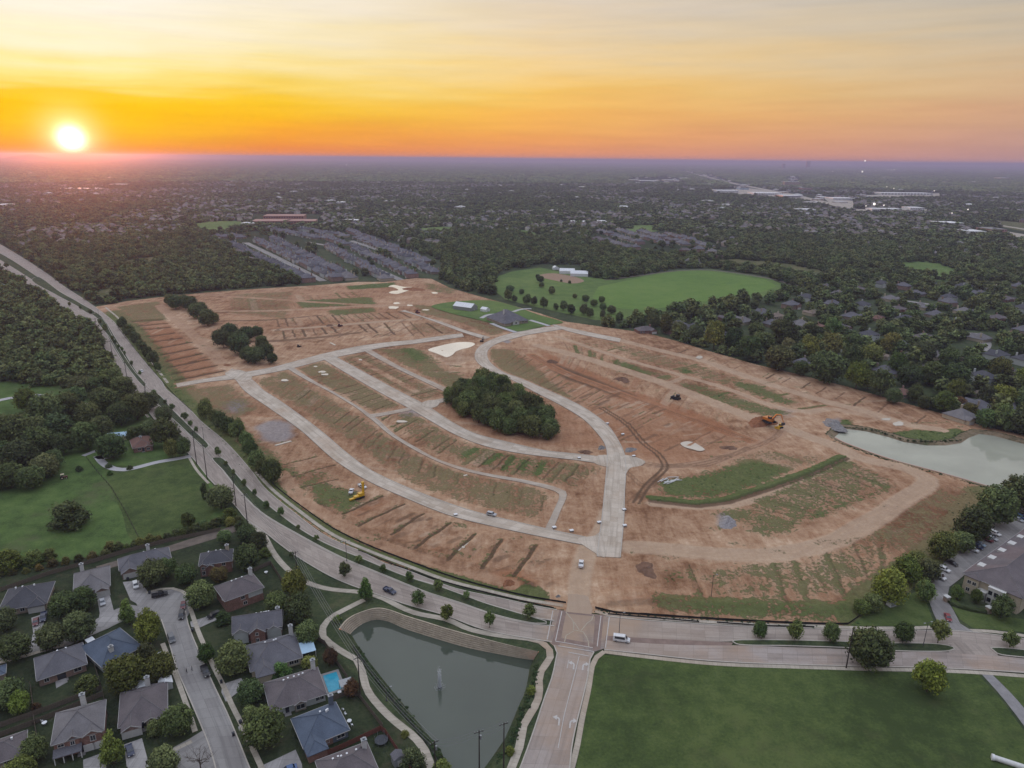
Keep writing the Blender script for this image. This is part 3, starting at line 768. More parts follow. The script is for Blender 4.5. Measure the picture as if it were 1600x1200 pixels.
track([(1180, 652), (1225, 668), (1250, 678), (1308, 699), (1343, 716), (1413, 732), (1448, 748), (1443, 762), (1417, 777), (1367, 812), (1292, 850), (1244, 861), (1197, 868), (1119, 866), (1056, 860), (985, 855)], 9, .85, .25)
track([(970, 532), (1027, 547), (1097, 564), (1153, 584), (1237, 612), (1294, 629), (1350, 643), (1420, 664), (1470, 672)], 8, .8)
track([(1264, 645), (1300, 640), (1330, 645), (1420, 665)], 7, .6)
track([(1390, 790), (1330, 820), (1290, 845), (1240, 872)], 3, .6)
track([(250, 478), (275, 500), (300, 522), (318, 540), (345, 566)], 9, .55, .55)
track([(312, 461), (400, 466), (520, 474), (620, 477), (720, 462), (770, 472)], 6, .45, .5)
track([(340, 487), (450, 485), (560, 479), (640, 478)], 5, .6)
track([(430, 516), (500, 511), (580, 504), (655, 499)], 6, .85)
track([(440, 741), (470, 780), (520, 812), (580, 846), (660, 874), (740, 897), (800, 914)], 5, .4, .4)
track([(556, 560), (600, 585), (650, 612)], 3, .3)
track([(545, 690), (590, 730), (660, 770), (740, 795), (840, 818)], 3.5, .3, .15)
for P in ([(939, 637), (979, 663), (1007, 694), (1029, 711), (1039, 730), (1024, 747), (1012, 758), (994, 786)],):
    Q = smooth(GA(P), 4)
    for d in (-1.4, 1.4): stroke(F_dark, offset(Q, d), .9, .95, .8, px=False)
for P in ([(975, 735), (1012, 762), (1044, 730), (1100, 728), (1170, 700)], [(985, 785), (1015, 757), (1040, 733)], [(1000, 722), (1044, 728), (1140, 712)]):
    Q = smooth(GA(P), 4)
    for d in (-1.2, 1.2): stroke(F_dark, offset(Q, d), .9, .6, .9, px=False)
haul = [(952, 800), (945, 823), (930, 846), (918, 860), (911, 880), (906, 905), (904, 930)]
track(haul, 7, .95)
fill(F_h, [(655, 545), (690, 535), (740, 530), (758, 540), (745, 555), (715, 566), (690, 562)], 0, 3, 'set')
for k in range(2600):
    x, y = nr.uniform(X0, X1), nr.uniform(Y0, Y1)
    L_, a_ = nr.uniform(4, 26), nr.uniform(-.5, .5)
    P = np.array([(x, y), (x + L_ * cos(a_) * .5, y + L_ * sin(a_) * .5 + nr.normal(0, 1)), (x + L_ * cos(a_), y + L_ * sin(a_))])
    F_, val = ((F_dark, nr.uniform(.12, .4)), (F_pale, nr.uniform(.2, .6)), (F_red, nr.uniform(.2, .5)), (F_h, nr.uniform(.1, .35)), (F_g, nr.uniform(.15, .32)))[k % 5]
    stroke(F_, P, nr.uniform(.6, 3), val, 2.5, px=False)
for PP, n_ in (([(800, 548), (900, 588), (1180, 688), (1110, 708), (960, 680), (860, 610)], 330), ([(205, 500), (255, 498), (350, 580), (275, 600)], 90), ([(430, 500), (690, 490), (720, 520), (430, 532)], 160), ([(450, 740), (600, 775), (860, 850), (880, 920), (640, 860)], 150)):
    Q = GA(PP); R_ = np.column_stack([nr.uniform(Q[:, 0].min(), Q[:, 0].max(), n_ * 3), nr.uniform(Q[:, 1].min(), Q[:, 1].max(), n_ * 3)]); R_ = R_[inpoly(R_, Q)][:n_]
    for (px_, py_) in PX(R_):
        k = rng.uniform(.4, 1.5); Pw = GA([(px_, py_), (px_ - 7 * k, py_ + 3 * k + rng.uniform(-1, 1)), (px_ - 15 * k, py_ + 7 * k)])
        stroke(rng.choice((F_dark, F_dark, F_red, F_pale)), Pw, rng.uniform(.4, 2.2), rng.uniform(.2, .7), 1.6, px=False)
fill(F_red, [(905, 585), (960, 600), (1040, 632), (1020, 642), (940, 615)], 1.3, 8); fill(F_dark, [(1040, 655), (1100, 665), (1115, 690), (1050, 680)], .4, 10)
lvl = fld()
fill(lvl, SP, 1.0, 6.0, px=False)
F_h *= np.clip(lvl * 2 - 1, 0, 1)
# new concrete roads of the site (edge, edge)
site_roads = [
 ('site_road', [(406, 625), (462, 670), (525, 723), (575, 751), (637, 779), (706, 806), (775, 823), (850, 839), (908, 851)][0:0] + [(352, 583), (367, 592), (382, 610), (425, 640), (470, 672), (525, 720), (575, 751), (637, 779), (706, 806), (775, 823), (850, 839), (912, 851)],
               [(362, 576), (392, 592), (412, 610), (434, 624), (472, 651), (506, 677), (541, 707), (575, 732), (619, 754), (681, 779), (744, 800), (806, 815), (862, 828), (930, 842)]),
 ('site_road', [(275, 599.5), (320, 592), (367, 584), (420, 575), (450, 567.5), (500, 554), (530, 547), (560, 541), (600, 535.5), (650, 530.5), (700, 523.5), (722, 521)],
               [(277, 605), (320, 597), (367, 592), (420, 583), (450, 577), (500, 564), (530, 557), (560, 551), (600, 542.5), (650, 536.5), (700, 529.5), (725, 526)]),
 ('site_road', [(502, 559), (540, 582), (590, 611), (645, 641), (672, 657), (712, 679), (759, 697), (806, 707), (869, 715), (900, 718.5), (950, 726)],
               [(522, 556), (575, 585), (625, 612), (667, 634), (707, 660), (744, 678), (791, 690), (853, 704), (900, 709), (950, 715)]),
 ('site_road', [(875, 509.5), (855, 511), (800, 520.5), (770, 530), (750, 541), (742, 555), (750, 570), (770, 581), (797, 592), (835, 612), (880, 635), (912, 655), (932, 675), (946, 695), (949, 715), (947, 742), (944, 774), (941, 805), (937, 835), (933, 869)],
               [(880, 514), (855, 518), (825, 523), (800, 529.5), (776, 537), (763, 546), (762, 560), (772, 572), (792, 584), (810, 590), (845, 605), (900, 630), (925, 645), (950, 665), (967, 690), (976, 711), (978, 733), (976, 767), (975, 805), (973, 830), (969, 871)]),
 ('site_road', [(858, 505), (890, 512.5), (925, 520), (970, 529)], [(872, 512), (890, 518), (925, 526), (968, 534.5)]),
 ('site_road', [(625, 486), (640, 489), (675, 501), (720, 518), (757, 530)], [(632, 484.5), (660, 494), (690, 503), (730, 517), (766, 527)]),
 ('gravel_alley', [(444, 573), (476, 592), (520, 615), (558, 638), (573, 650), (580, 655), (610, 680), (648, 703), (684, 721), (720, 734), (759, 743), (822, 755), (869, 768), (874, 772), (864, 800), (852, 825)],
                  [(454, 571), (486, 592), (530, 617), (568, 640), (581, 649), (588, 653), (616, 678), (652, 700), (686, 718), (722, 730), (759, 739), (822, 750), (872, 762), (885, 768), (875, 800), (864, 828)]),
 ('gravel_alley', [(578, 647), (600, 644), (640, 636.5)], [(580, 652), (600, 649), (642, 641)]),
 ('gravel_alley', [(668, 627), (700, 620), (728, 613)], [(672, 634), (700, 626), (728, 617)]),
 ('gravel_alley', [(565, 546), (586, 558), (620, 576), (668, 599), (715, 622)], [(576, 544), (596, 556), (632, 576), (680, 598), (724, 618)]),
]
M['alley'] = concrete_mat('alley_concrete', C3(.35, .29, .235), C3(.44, .38, .31), 4.0, dirt=0.6)
roadmask = fld()
Z_R = 0.32
for i, (nm, L, Rr) in enumerate(site_roads):
    o, l, r = road(nm, L, Rr, Z_R + 0.012 * i, M['siteroad'] if nm == 'site_road' else M['alley'], kerb=None, skirt=.6)
    P = np.vstack([l, r[::-1]])
    m = poly_mask(P, 4)
    if m:
        roadmask[m[0]] = np.maximum(roadmask[m[0]], m[1])
    for E, d in ((l, 1), (r, -1)):
        stroke(F_pale, E, 2.0, .35, 2.5, px=False); stroke(F_g, E, 1.5, 0, 2, 'min', px=False)
        stroke(F_h, E, 5, 0.12, 3, 'set', px=False)
    if nm == 'site_road':
        for E in (l, r): kerb_strip('kerb', E, Z_R + 0.012 * i - .05, M['kerb'], .4, .16, o)
F_h = F_h * (1 - np.clip(roadmask * 3, 0, 1))
for P in ([(903, 843), (930, 838), (938, 832), (944, 872), (925, 862)], [(930, 714), (950, 712), (952, 730), (930, 725)], [(976, 712), (985, 713), (1008, 722), (1000, 729), (985, 732), (977, 742)],
          [(352, 583), (368, 578), (394, 588), (385, 597), (364, 592)], [(658, 631), (672, 626), (686, 627), (680, 637), (668, 638)]):
    sheet('road_apron', smooth(GA(P), 2, True), Z_R + .14, M['siteroad'], thick=.5)
stroke(roadmask, [(400, 737), (425, 764), (470, 800), (520, 835), (575, 860), (640, 885), (700, 907), (760, 922), (820, 936), (880, 946)], 4, 1, 2)
stroke(roadmask, [(930, 955), (960, 962), (1010, 965), (1100, 971), (1190, 976), (1274, 978)], 4, 1, 2)
F_h = F_h * (1 - np.clip(roadmask * 3, 0, 1))
xx, yy = np.meshgrid(gx, gy)
inside = poly_mask(grow(SP, 3.0), .1)
msk = np.zeros((GNY, GNX), bool); msk[inside[0]] = inside[1] > .5
pnd = poly_mask(BT, .1); msk[pnd[0]] &= pnd[1] < .5
cellok = msk[:-1, :-1] & msk[1:, :-1] & msk[:-1, 1:] & msk[1:, 1:]
vid = -np.ones((GNY, GNX), np.int64)
used = np.zeros((GNY, GNX), bool)
for a in (slice(0, -1), slice(1, None)):
    for b in (slice(0, -1), slice(1, None)):
        used[a, b] |= cellok
vid[used] = np.arange(used.sum())
hh = blur(nr.normal(0, 1, (GNY, GNX)).astype(np.float32), 2) * .35 * np.clip(lvl * 2 - 1, 0, 1) * (1 - np.clip(roadmask * 3, 0, 1))
Zs = 0.12 + np.maximum(F_h + np.clip(hh, -.04, .5), -.06)
V = np.stack([xx[used], yy[used], Zs[used]], 1)
F = np.stack([vid[:-1, :-1][cellok], vid[:-1, 1:][cellok], vid[1:, 1:][cellok], vid[1:, :-1][cellok]], 1)
me = mesh_np('building_site_soil', V, F)
for nm, chans in (('paint', (F_g, F_dry, F_red, F_dark)), ('tone', (F_pale, F_grav, F_h, F_g))):
    at = me.attributes.new(nm, 'FLOAT_COLOR', 'POINT')
    at.data.foreach_set('color', np.stack([c[used] for c in chans], 1).astype(np.float32).ravel())
me.polygons.foreach_set('use_smooth', np.ones(len(F), bool))
def soil_mat():
    m, nt, b = new_mat('site_soil')
    p = coords(nt, False)
    A = node(nt, 'ShaderNodeAttribute', attribute_name='paint'); B = node(nt, 'ShaderNodeAttribute', attribute_name='tone')
    s1 = node(nt, 'ShaderNodeSeparateColor'); nt.links.new(A.outputs['Color'], s1.inputs[0]); aD = A.outputs['Alpha']
    s2 = node(nt, 'ShaderNodeSeparateColor'); nt.links.new(B.outputs['Color'], s2.inputs[0])
    g_, dry, red = s1.outputs; pale, grav, hgt = s2.outputs
    nA = noise(nt, 0.012, p, 6, 0.6); nB = noise(nt, 0.10, p, 6, 0.65); nC = noise(nt, 0.55, p, 5, 0.7); nD = noise(nt, 2.2, p, 3, 0.7)
    mp = node(nt, 'ShaderNodeMapping'); nt.links.new(p, mp.inputs[0]); mp.inputs['Rotation'].default_value = (0, 0, R(55)); mp.inputs['Scale'].default_value = (0.35, 0.05, 1)
    nS = noise(nt, 1.0, mp.outputs[0], 5, 0.7)
    def jit(v, n, amt): return math_n(nt, 'ADD', v, math_n(nt, 'MULTIPLY', math_n(nt, 'SUBTRACT', n, 0.5), amt))
    k = math_n(nt, 'ADD', math_n(nt, 'ADD', math_n(nt, 'MULTIPLY', nA, .35), math_n(nt, 'MULTIPLY', nB, .3)), math_n(nt, 'ADD', math_n(nt, 'MULTIPLY', nS, .2), math_n(nt, 'MULTIPLY', nC, .15)))
    col = ramp(nt, k, [(.40, C3(.165, .080, .042)), (.465, C3(.295, .166, .096)), (.53, C3(.415, .262, .162)), (.60, C3(.56, .40, .275))])
    col = mixc(nt, math_n(nt, 'MULTIPLY', sstep(nt, jit(red, nB, .7), .25, .85), .75), col, ramp(nt, nC, [(.3, C3(.235, .095, .045)), (.7, C3(.34, .150, .075))]))
    col = mixc(nt, math_n(nt, 'MULTIPLY', sstep(nt, jit(pale, nB, .5), .2, .9), .75), col, ramp(nt, nC, [(.3, C3(.41, .29, .195)), (.7, C3(.49, .365, .26))]))
    col = mixc(nt, math_n(nt, 'MULTIPLY', sstep(nt, jit(grav, nB, .7), .3, .7), .8), col, ramp(nt, nC, [(.3, C3(.20, .185, .185)), (.7, C3(.32, .30, .30))]))
    col = mixc(nt, math_n(nt, 'MULTIPLY', sstep(nt, jit(aD, nC, .6), .25, .95), .8), col, ramp(nt, nB, [(.35, C3(.115, .062, .040)), (.65, C3(.165, .092, .058))]))
    gf = math_n(nt, 'ADD', g_, math_n(nt, 'ADD', math_n(nt, 'MULTIPLY', math_n(nt, 'SUBTRACT', nB, .5), 1.35), math_n(nt, 'MULTIPLY', math_n(nt, 'SUBTRACT', nC, .5), 1.7)))
    gf = math_n(nt, 'ADD', gf, math_n(nt, 'MULTIPLY', math_n(nt, 'SUBTRACT', nA, .5), .5))
    gm = math_n(nt, 'MULTIPLY', sstep(nt, gf, .32, .52), sstep(nt, g_, 0.02, 0.2))
    gg = mixc(nt, sstep(nt, jit(dry, nB, .5), .2, .9), ramp(nt, nC, [(.3, C3(.056, .094, .028)), (.7, C3(.125, .180, .056))]), ramp(nt, nC, [(.3, C3(.16, .130, .060)), (.7, C3(.27, .215, .110))]))
    col = mixc(nt, math_n(nt, 'MULTIPLY', gm, .9), col, gg)
    col = mixc(nt, math_n(nt, 'MULTIPLY', sstep(nt, jit(aD, nC, .5), .35, 1.0), .5), col, C3(.085, .062, .036))
    nt.links.new(col, b.inputs['Base Color'])
    b.inputs['Roughness'].default_value = 0.95; b.inputs['Specular IOR Level'].default_value = 0.08
    hb = math_n(nt, 'ADD', math_n(nt, 'ADD', math_n(nt, 'MULTIPLY', nC, .8), math_n(nt, 'MULTIPLY', nS, .6)), math_n(nt, 'ADD', math_n(nt, 'MULTIPLY', nD, .25), math_n(nt, 'MULTIPLY', gm, math_n(nt, 'MULTIPLY', nD, 1.4))))
    bump(nt, b, hb, .8, .55)
    return m
M['soil'] = soil_mat()
tag(link('building_site_soil', me, M['soil']), kind='structure')

# puddles and the cream settling pond
def blob(px, py, w, h, n=12, a=.25):
    return [(px + w * cos(2 * pi * k / n) * rng.uniform(1 - a, 1 + a), py + h * sin(2 * pi * k / n) * rng.uniform(1 - a, 1 + a)) for k in range(n)]
def site_z(P):
    i = np.clip(((P[:, 0] - X0) / CELL).round().astype(int), 0, GNX - 1); j = np.clip(((P[:, 1] - Y0) / CELL).round().astype(int), 0, GNY - 1)
    return Zs[j, i]
def puddle(P, mat, name='puddle'):
    Q = smooth(GA(P), 1.5, True)
    sheet(name, Q, float(site_z(Q).max()) + .03, mat, thick=.25)
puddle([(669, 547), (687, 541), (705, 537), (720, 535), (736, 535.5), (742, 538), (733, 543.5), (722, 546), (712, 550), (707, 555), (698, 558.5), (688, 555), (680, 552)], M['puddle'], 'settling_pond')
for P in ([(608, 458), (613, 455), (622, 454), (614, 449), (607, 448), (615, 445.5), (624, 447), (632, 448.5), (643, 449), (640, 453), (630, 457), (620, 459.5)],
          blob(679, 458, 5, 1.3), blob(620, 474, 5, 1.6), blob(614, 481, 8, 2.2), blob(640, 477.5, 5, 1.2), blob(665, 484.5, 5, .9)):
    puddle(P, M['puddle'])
for P in ([(1063, 694), (1072, 691), (1082, 692), (1092, 697), (1101, 704), (1093, 706), (1081, 703), (1070, 700)], blob(503, 582, 6, 1.5), blob(508, 586, 6, 1.4), blob(445, 595.5, 6, 1.6), blob(493, 573, 3, 1),
          blob(563, 563, 3, 1), blob(627, 660, 9, 2), blob(1093, 559, 5, 2.5), blob(1404, 663, 9, 3.5), blob(1385, 656, 7, 2), blob(724, 858, 3, 1.5)):
    puddle(P, M['palemud'] if 'palemud' in M else M.setdefault('palemud', water_mat('pale_mud', C3(.50, .44, .36), .25, .05, .8)))
for a, b, w in (((740, 845), (718, 862), 1.6), ((455, 690), (430, 697), 1.4), ((722, 745), (730, 743), 1.2), ((516, 536), (524, 540), 1.5)):
    P = np.array([G(*a), G(*b)]); center_road('mud_streak', P, w, 0.45 if a[0] == 740 else .5, M['palemud'], skirt=.4)

# the boulevard and the roads about it
Aout = [(-120, 372), (-60, 398), (0, 428), (40, 452), (80, 475), (110, 492), (139, 507), (165, 545), (184, 577), (202, 605), (235, 647), (262, 680), (298, 712), (328, 749), (366, 788), (387, 813), (413, 831), (450, 860), (510, 897), (545, 913), (593, 930), (633, 944), (697, 962), (750, 982), (783, 990), (823, 997), (862, 1003)]
Ain = [(-110, 356), (-50, 380), (0, 406), (50, 437), (90, 462), (120, 478), (150, 496), (170, 529), (188, 560), (202, 580), (225, 605), (229, 612), (253, 640), (281, 667), (309, 693), (349, 737), (374, 768), (410, 803), (467, 837), (533, 872), (600, 900), (667, 927), (717, 943), (750, 954), (783, 965), (837, 976), (866, 978)]
Bin = [(-105, 350), (-45, 374), (8, 400), (58, 432), (98, 458), (128, 475), (158, 494), (178, 524), (197, 555), (213, 580), (232, 605), (245, 615), (270, 640), (298, 667), (332, 700), (366, 737), (394, 768), (433, 800), (467, 825), (507, 848), (567, 873), (633, 900), (697, 919), (717, 930), (760, 943), (800, 955), (840, 966), (866, 970)]
Bout = [(-95, 338), (-30, 366), (18, 392), (68, 424), (104, 450), (132, 468), (160, 488), (180, 505), (205, 538), (230, 570), (252, 595), (259, 607), (290, 633), (315, 659), (354, 692), (394, 737), (413, 762), (462, 803), (513, 840), (567, 863), (600, 880), (633, 890), (681, 909), (717, 921), (783, 935), (837, 947), (870, 953)]
Z_B = 0.20
bA, la, ra = road('boulevard_road', Aout, Ain, Z_B, M['boulevard'])
bB, lb, rb = road('boulevard_road', Bin, Bout, Z_B, M['boulevard'])
for E in (la, ra): kerb_strip('kerb', E, Z_B - .02, M['kerb'], .4, .17, bA)
for E in (lb, rb): kerb_strip('kerb', E, Z_B - .02, M['kerb'], .4, .17, bB)
Eup_t = [(947, 963), (1000, 968.5), (1096, 975), (1190, 980), (1274, 982), (1350, 985), (1440, 985), (1500, 986), (1540, 990), (1600, 998), (1700, 1014)]
Eup_b = [(946, 993), (1000, 997), (1060, 1000), (1110, 1003), (1190, 1000), (1321, 1003), (1375, 1005), (1467, 1007), (1548, 1012), (1600, 1016), (1700, 1030)]
Elo_t = [(946, 1000), (1000, 1004), (1060, 1007), (1143, 1008), (1233, 1011), (1321, 1014), (1375, 1018), (1483, 1019), (1558, 1024), (1600, 1029), (1700, 1040)]
Elo_b = [(944, 1015), (1000, 1021), (1117, 1033), (1248, 1038.5), (1350, 1041), (1440, 1043), (1517, 1046), (1600, 1051), (1700, 1060)]
e1, l1, r1 = road('boulevard_road', Eup_t, Eup_b, Z_B, M['boulevard'])
e2, l2, r2 = road('boulevard_road', Elo_t, Elo_b, Z_B + .012, M['southroad'])
kerb_strip('kerb', l1, Z_B - .02, M['kerb'], .4, .17, e1); kerb_strip('kerb', r2, Z_B - .02, M['kerb'], .4, .17, e2)
M['redbrick'] = simple('red_brick_paving', C3(.21, .15, .125), .9, var=.15, scale=.4, bump_s=.3)
road('brick_strip', [(946, 993), (1000, 996.5), (1060, 999.5), (1110, 1002), (1145, 1004)], [(946, 1000), (1000, 1004), (1060, 1007), (1110, 1008), (1143, 1008)], Z_B + .06, M['redbrick'])
for P in ([(222, 602), (232, 603), (240, 617), (232, 619)], [(311, 694), (330, 697), (345, 714), (332, 716)], [(1488, 1004), (1550, 1009), (1560, 1026), (1482, 1021)], [(143, 500), (152, 497), (160, 505), (150, 508)]):
    sheet('median_crossing', GA(P), Z_B + .022, M['boulevard'], thick=.2)
def median(px, n=1):
    P = smooth(GA(px), 2.0, True)
    o = sheet('median', P, Z_B + .17, M['verge'], thick=.25)
    kerb_strip('kerb', np.vstack([P, P[:1]]), Z_B - .01, M['kerb'], .4, .2, o)
median([(152, 499), (157, 497), (176, 526), (194, 556), (210, 580), (228, 602), (226, 605), (205, 582), (190, 560), (172, 529)])
median([(50, 437), (58, 433), (95, 457), (125, 474), (148, 490), (143, 491), (118, 477), (88, 461)])
median([(235, 615), (245, 616), (270, 641), (297, 668), (326, 698), (322, 701), (309, 691), (281, 665), (253, 638)])
median([(333, 716), (345, 716), (366, 738), (394, 769), (433, 801), (467, 826), (507, 849), (567, 874), (633, 901), (697, 921), (760, 944), (800, 956), (837, 967), (853, 972), (854, 975), (837, 975), (783, 964), (717, 942), (667, 926), (600, 899), (533, 871), (467, 836), (410, 802), (374, 767), (350, 737)])
median([(1144, 1003), (1190, 1001), (1321, 1003.5), (1375, 1005.5), (1467, 1007.5), (1489, 1012), (1491, 1015), (1483, 1018), (1375, 1017), (1321, 1013), (1233, 1010), (1150, 1007)])
median([(1547, 1013), (1560, 1013), (1600, 1016.5), (1700, 1031), (1700, 1039), (1600, 1028), (1558, 1022)])
junc = [(868, 953), (950, 963), (947, 990), (944, 1014), (925, 1020), (866, 1011), (856, 1002), (862, 975)]
sheet('junction_paving', GA(junc), Z_B + .03, concrete_mat('grey_brick_paving', C3(.15, .135, .14), C3(.23, .205, .20), 1.2), thick=.2)
for i, P in enumerate(([(874, 954), (885, 955.5), (874, 1010), (862, 1007)], [(930, 961), (943, 962.5), (938, 1015), (926, 1018)], [(872, 997), (928, 1007), (926, 1014), (866, 1004)], [(884, 956), (931, 961), (930, 964), (883, 959)])):
    sheet('brick_crossing', GA(P), Z_B + .045 + .006 * i, M['redbrick'])
M['paint'] = simple('white_road_paint', C3(.46, .43, .40), .7, var=.1, scale=.6)
def line(P, w=.28, z=None, name='road_marking', mat=None):
    P = GA(P) if not isinstance(P, np.ndarray) else P
    if len(P) < 3: P = np.array([P[0] + (P[-1] - P[0]) * t for t in np.linspace(0, 1, 6)])
    o, *_ = road(name, offset(P, w / 2), offset(P, -w / 2), (Z_B + .08) if z is None else z, mat or M['paint'], step=2.0, skirt=.005, pre=True)
    return o
for P in ([(864, 955), (855, 1000)], [(878, 956), (868, 1002)], [(939, 963), (933, 1011)], [(952, 965), (946, 1013)], [(868, 1003), (882, 1005), (926, 1013)], [(872, 1010), (928, 1019)], [(888, 1020), (920, 1026)]):
    line(P, .3)
star = ([(884, 957), (897, 973), (896, 985)], [(927, 962), (924, 971), (917, 975)], [(882, 1004), (884, 994), (896, 987)], [(920, 1012), (919, 1000), (911, 988)], [(896, 985), (911, 988)], [(897, 973), (905, 985)], [(917, 975), (908, 986)])
M['palebrick'] = simple('pale_brick_line', C3(.36, .31, .24), .9)
for P in star: line(P, .35, Z_B + .07, 'pale_band', M['palebrick'])
S_l = [(866, 1009), (872, 1014), (869, 1028), (863, 1057), (850, 1093), (837, 1133), (823, 1173), (812, 1202), (795, 1245), (775, 1290)]
S_r = [(928, 1019), (922, 1030), (919, 1053), (910, 1093), (900, 1133), (893, 1168), (890, 1202), (884, 1245), (880, 1290)]
so, sl, sr = road('south_road', S_l, S_r, Z_B, M['southroad'])
for E in (sl, sr): kerb_strip('kerb', E, Z_B - .02, M['kerb'], .4, .17, so)
line([(905, 1026), (899, 1050), (890, 1085), (881, 1120), (872, 1170)], .22)
line([(889, 1032), (886, 1045)], .2); line([(921, 1034), (918, 1050)], .2)
def arrow(px, py, left=True, ang=0.0, s=1.0):
    """turn arrow painted on the carriageway"""
    o = Vector(G(px, py)); d = Vector(G(px + 1.2, py - 10)) - o; d.normalize(); n = Vector((-d.y, d.x)) * (1 if left else -1)
    def q(a, b): p = o + d * a * s + n * b * s; return (p.x, p.y)
    P = [q(-2.2, -.2), q(.3, -.2), q(1.0, .2), q(1.2, .8), q(1.9, .8), q(.9, 2.1), q(-.1, .8), q(.55, .8), q(.4, .45), q(0, .25), q(-2.2, .25)]
    sheet('turn_arrow', np.array(P), Z_B + .08, M['paint'])
arrow(897, 1040, True); arrow(911, 1041, False); arrow(874, 1126, True); arrow(891, 1130, False)
sheet('concrete_apron', GA([(888, 929), (918, 931), (926, 953), (924, 961), (884, 957), (886, 948)]), Z_B + .1, M['alley'], thick=.3)
stain = simple('tracked_clay', C3(.36, .245, .16), .95, var=.12, scale=.3)
sheet('drive', GA([(1459, 905), (1450, 935), (1458, 958), (1470, 984), (1523, 989), (1500, 975), (1490, 955), (1479, 938), (1484, 915), (1476, 905)]), Z_B + .04, M['street'], thick=.2)
lot = [(1452, 914), (1470, 885), (1500, 856), (1535, 828), (1570, 803), (1600, 784), (1640, 760), (1700, 728), (1720, 745), (1640, 800), (1600, 828), (1560, 855), (1525, 882), (1500, 905), (1480, 920), (1460, 920)]
sheet('car_park', GA(lot), Z_B + .02, M['street'], thick=.2)
def walk(C, w=1.9, z=.14, name='pavement'):
    return center_road(name, C, w, z, M['walk'], skirt=.1)
walk([(392, 815), (404, 828), (413, 837), (427, 863), (447, 887), (473, 907), (513, 920), (563, 925), (593, 932), (627, 949), (650, 958), (700, 968), (733, 983), (783, 993), (823, 997), (847, 1003), (858, 1013), (861, 1024), (857, 1033), (846, 1046), (842, 1060), (843, 1080), (840, 1097), (828, 1116), (818, 1133), (813, 1163), (806, 1182), (797, 1205), (785, 1240)], 2.4, .16, 'footpath')
walk([(569, 937), (549, 947), (533, 955), (518, 963), (506, 975), (503, 987), (505, 995), (513, 1003), (533, 1017), (545, 1024), (557, 1030), (567, 1053), (573, 1077), (590, 1100), (617, 1127), (643, 1147), (663, 1170), (674, 1200), (690, 1245)], 2.4, .16, 'footpath')
walk([(944, 1018), (1000, 1025), (1117, 1037), (1248, 1042), (1350, 1045), (1440, 1047), (1517, 1050), (1600, 1056), (1700, 1066)], 1.7, .14)
walk([(944, 1018), (936, 1021), (927, 1035), (920, 1075), (910, 1120), (901, 1170), (892, 1205), (882, 1260)], 1.7, .15)
walk([(400, 737), (425, 764), (470, 800), (520, 835), (575, 860), (640, 885), (700, 907), (760, 922), (820, 936), (880, 946)], 1.8, .3)
walk([(165, 480), (188, 500), (213, 532), (237, 565), (262, 598)], 1.8, .2)
walk([(930, 955), (960, 962), (1010, 965), (1100, 971), (1190, 976), (1274, 978), (1350, 981), (1420, 981), (1455, 980)], 1.7, .3)
walk([(1508, 985), (1540, 985.5), (1600, 993), (1700, 1010)], 1.7, .15)
walk([(160, 548), (180, 580), (200, 610), (232, 652)], 1.6, .15); walk([(296, 715), (308, 735), (326, 755)], 1.4, .15)
M['gravelpath'] = simple('grey_gravel', C3(.23, .22, .22), .95, var=.15, scale=.4)
road('gravel_path', [(1530, 1049), (1560, 1082), (1590, 1120), (1640, 1190)], [(1545, 1049), (1575, 1078), (1612, 1120), (1665, 1190)], .12, M['gravelpath'])
M['dirtlane'] = simple('dirt_lane', C3(.13, .105, .085), .95, var=.2, scale=.3)
road('dirt_lane', [(150, 885), (200, 871), (260, 854), (310, 838), (345, 828), (372, 818)], [(152, 893), (200, 880), (260, 864), (312, 849), (350, 837), (378, 827)], .12, M['dirtlane'])
M['whitegravel'] = simple('pale_gravel', C3(.40, .385, .39), .95, var=.1, scale=.4)
for C, w in (([(300, 712), (275, 717), (245, 722), (215, 730), (195, 734), (180, 733), (166, 727), (156, 718), (153, 712)], 4.0), ([(153, 712), (160, 716), (175, 712), (185, 706)], 5), ([(130, 712), (145, 706), (156, 702)], 3), ([(-40, 640), (0, 625), (28, 620), (55, 617), (72, 620), (82, 625)], 5.0), ([(125, 634), (150, 627), (168, 622)], 5.0)):
    center_road('gravel_drive', C, w, .13, M['whitegravel'])
# residential street
M['asph'] = M['street']
st_l = [(252, 968), (258, 985), (263, 1000), (270, 1024), (277, 1047), (287, 1070), (297, 1093), (307, 1116), (317, 1140), (328, 1168), (337, 1200), (352, 1260)]
st_r = [(290, 955), (293, 972), (303, 1000), (310, 1016), (317, 1033), (337, 1077), (353, 1110), (370, 1150), (390, 1200), (415, 1260)]
o, l, r = road('street', st_l, st_r, .14, M['street'])
for E in (l, r): kerb_strip('kerb', E, .12, M['kerb'], .35, .15, o)
cul = smooth(GA([(213, 943), (207, 934), (218, 929), (232, 926), (253, 923), (270, 921.5), (284, 924), (293, 933), (296, 948), (294, 962), (280, 975), (256, 975), (240, 962), (222, 958)]), 2, True)
sheet('cul_de_sac', cul, .152, M['street'], thick=.15)
road('street', [(250, 952), (222, 948), (205, 944), (180, 952), (160, 962), (130, 978), (105, 992), (60, 1004), (0, 1020), (-60, 1040)], [(248, 972), (225, 966), (208, 962), (186, 973), (166, 983), (140, 994), (112, 1007), (60, 1020), (0, 1037), (-60, 1060)], .146, M['street'])
road('street', [(322, 1138), (300, 1152), (270, 1168), (235, 1190), (180, 1225), (150, 1250)], [(352, 1225), (330, 1205), (300, 1210), (265, 1235), (230, 1270), (210, 1290)], .158, M['street'])
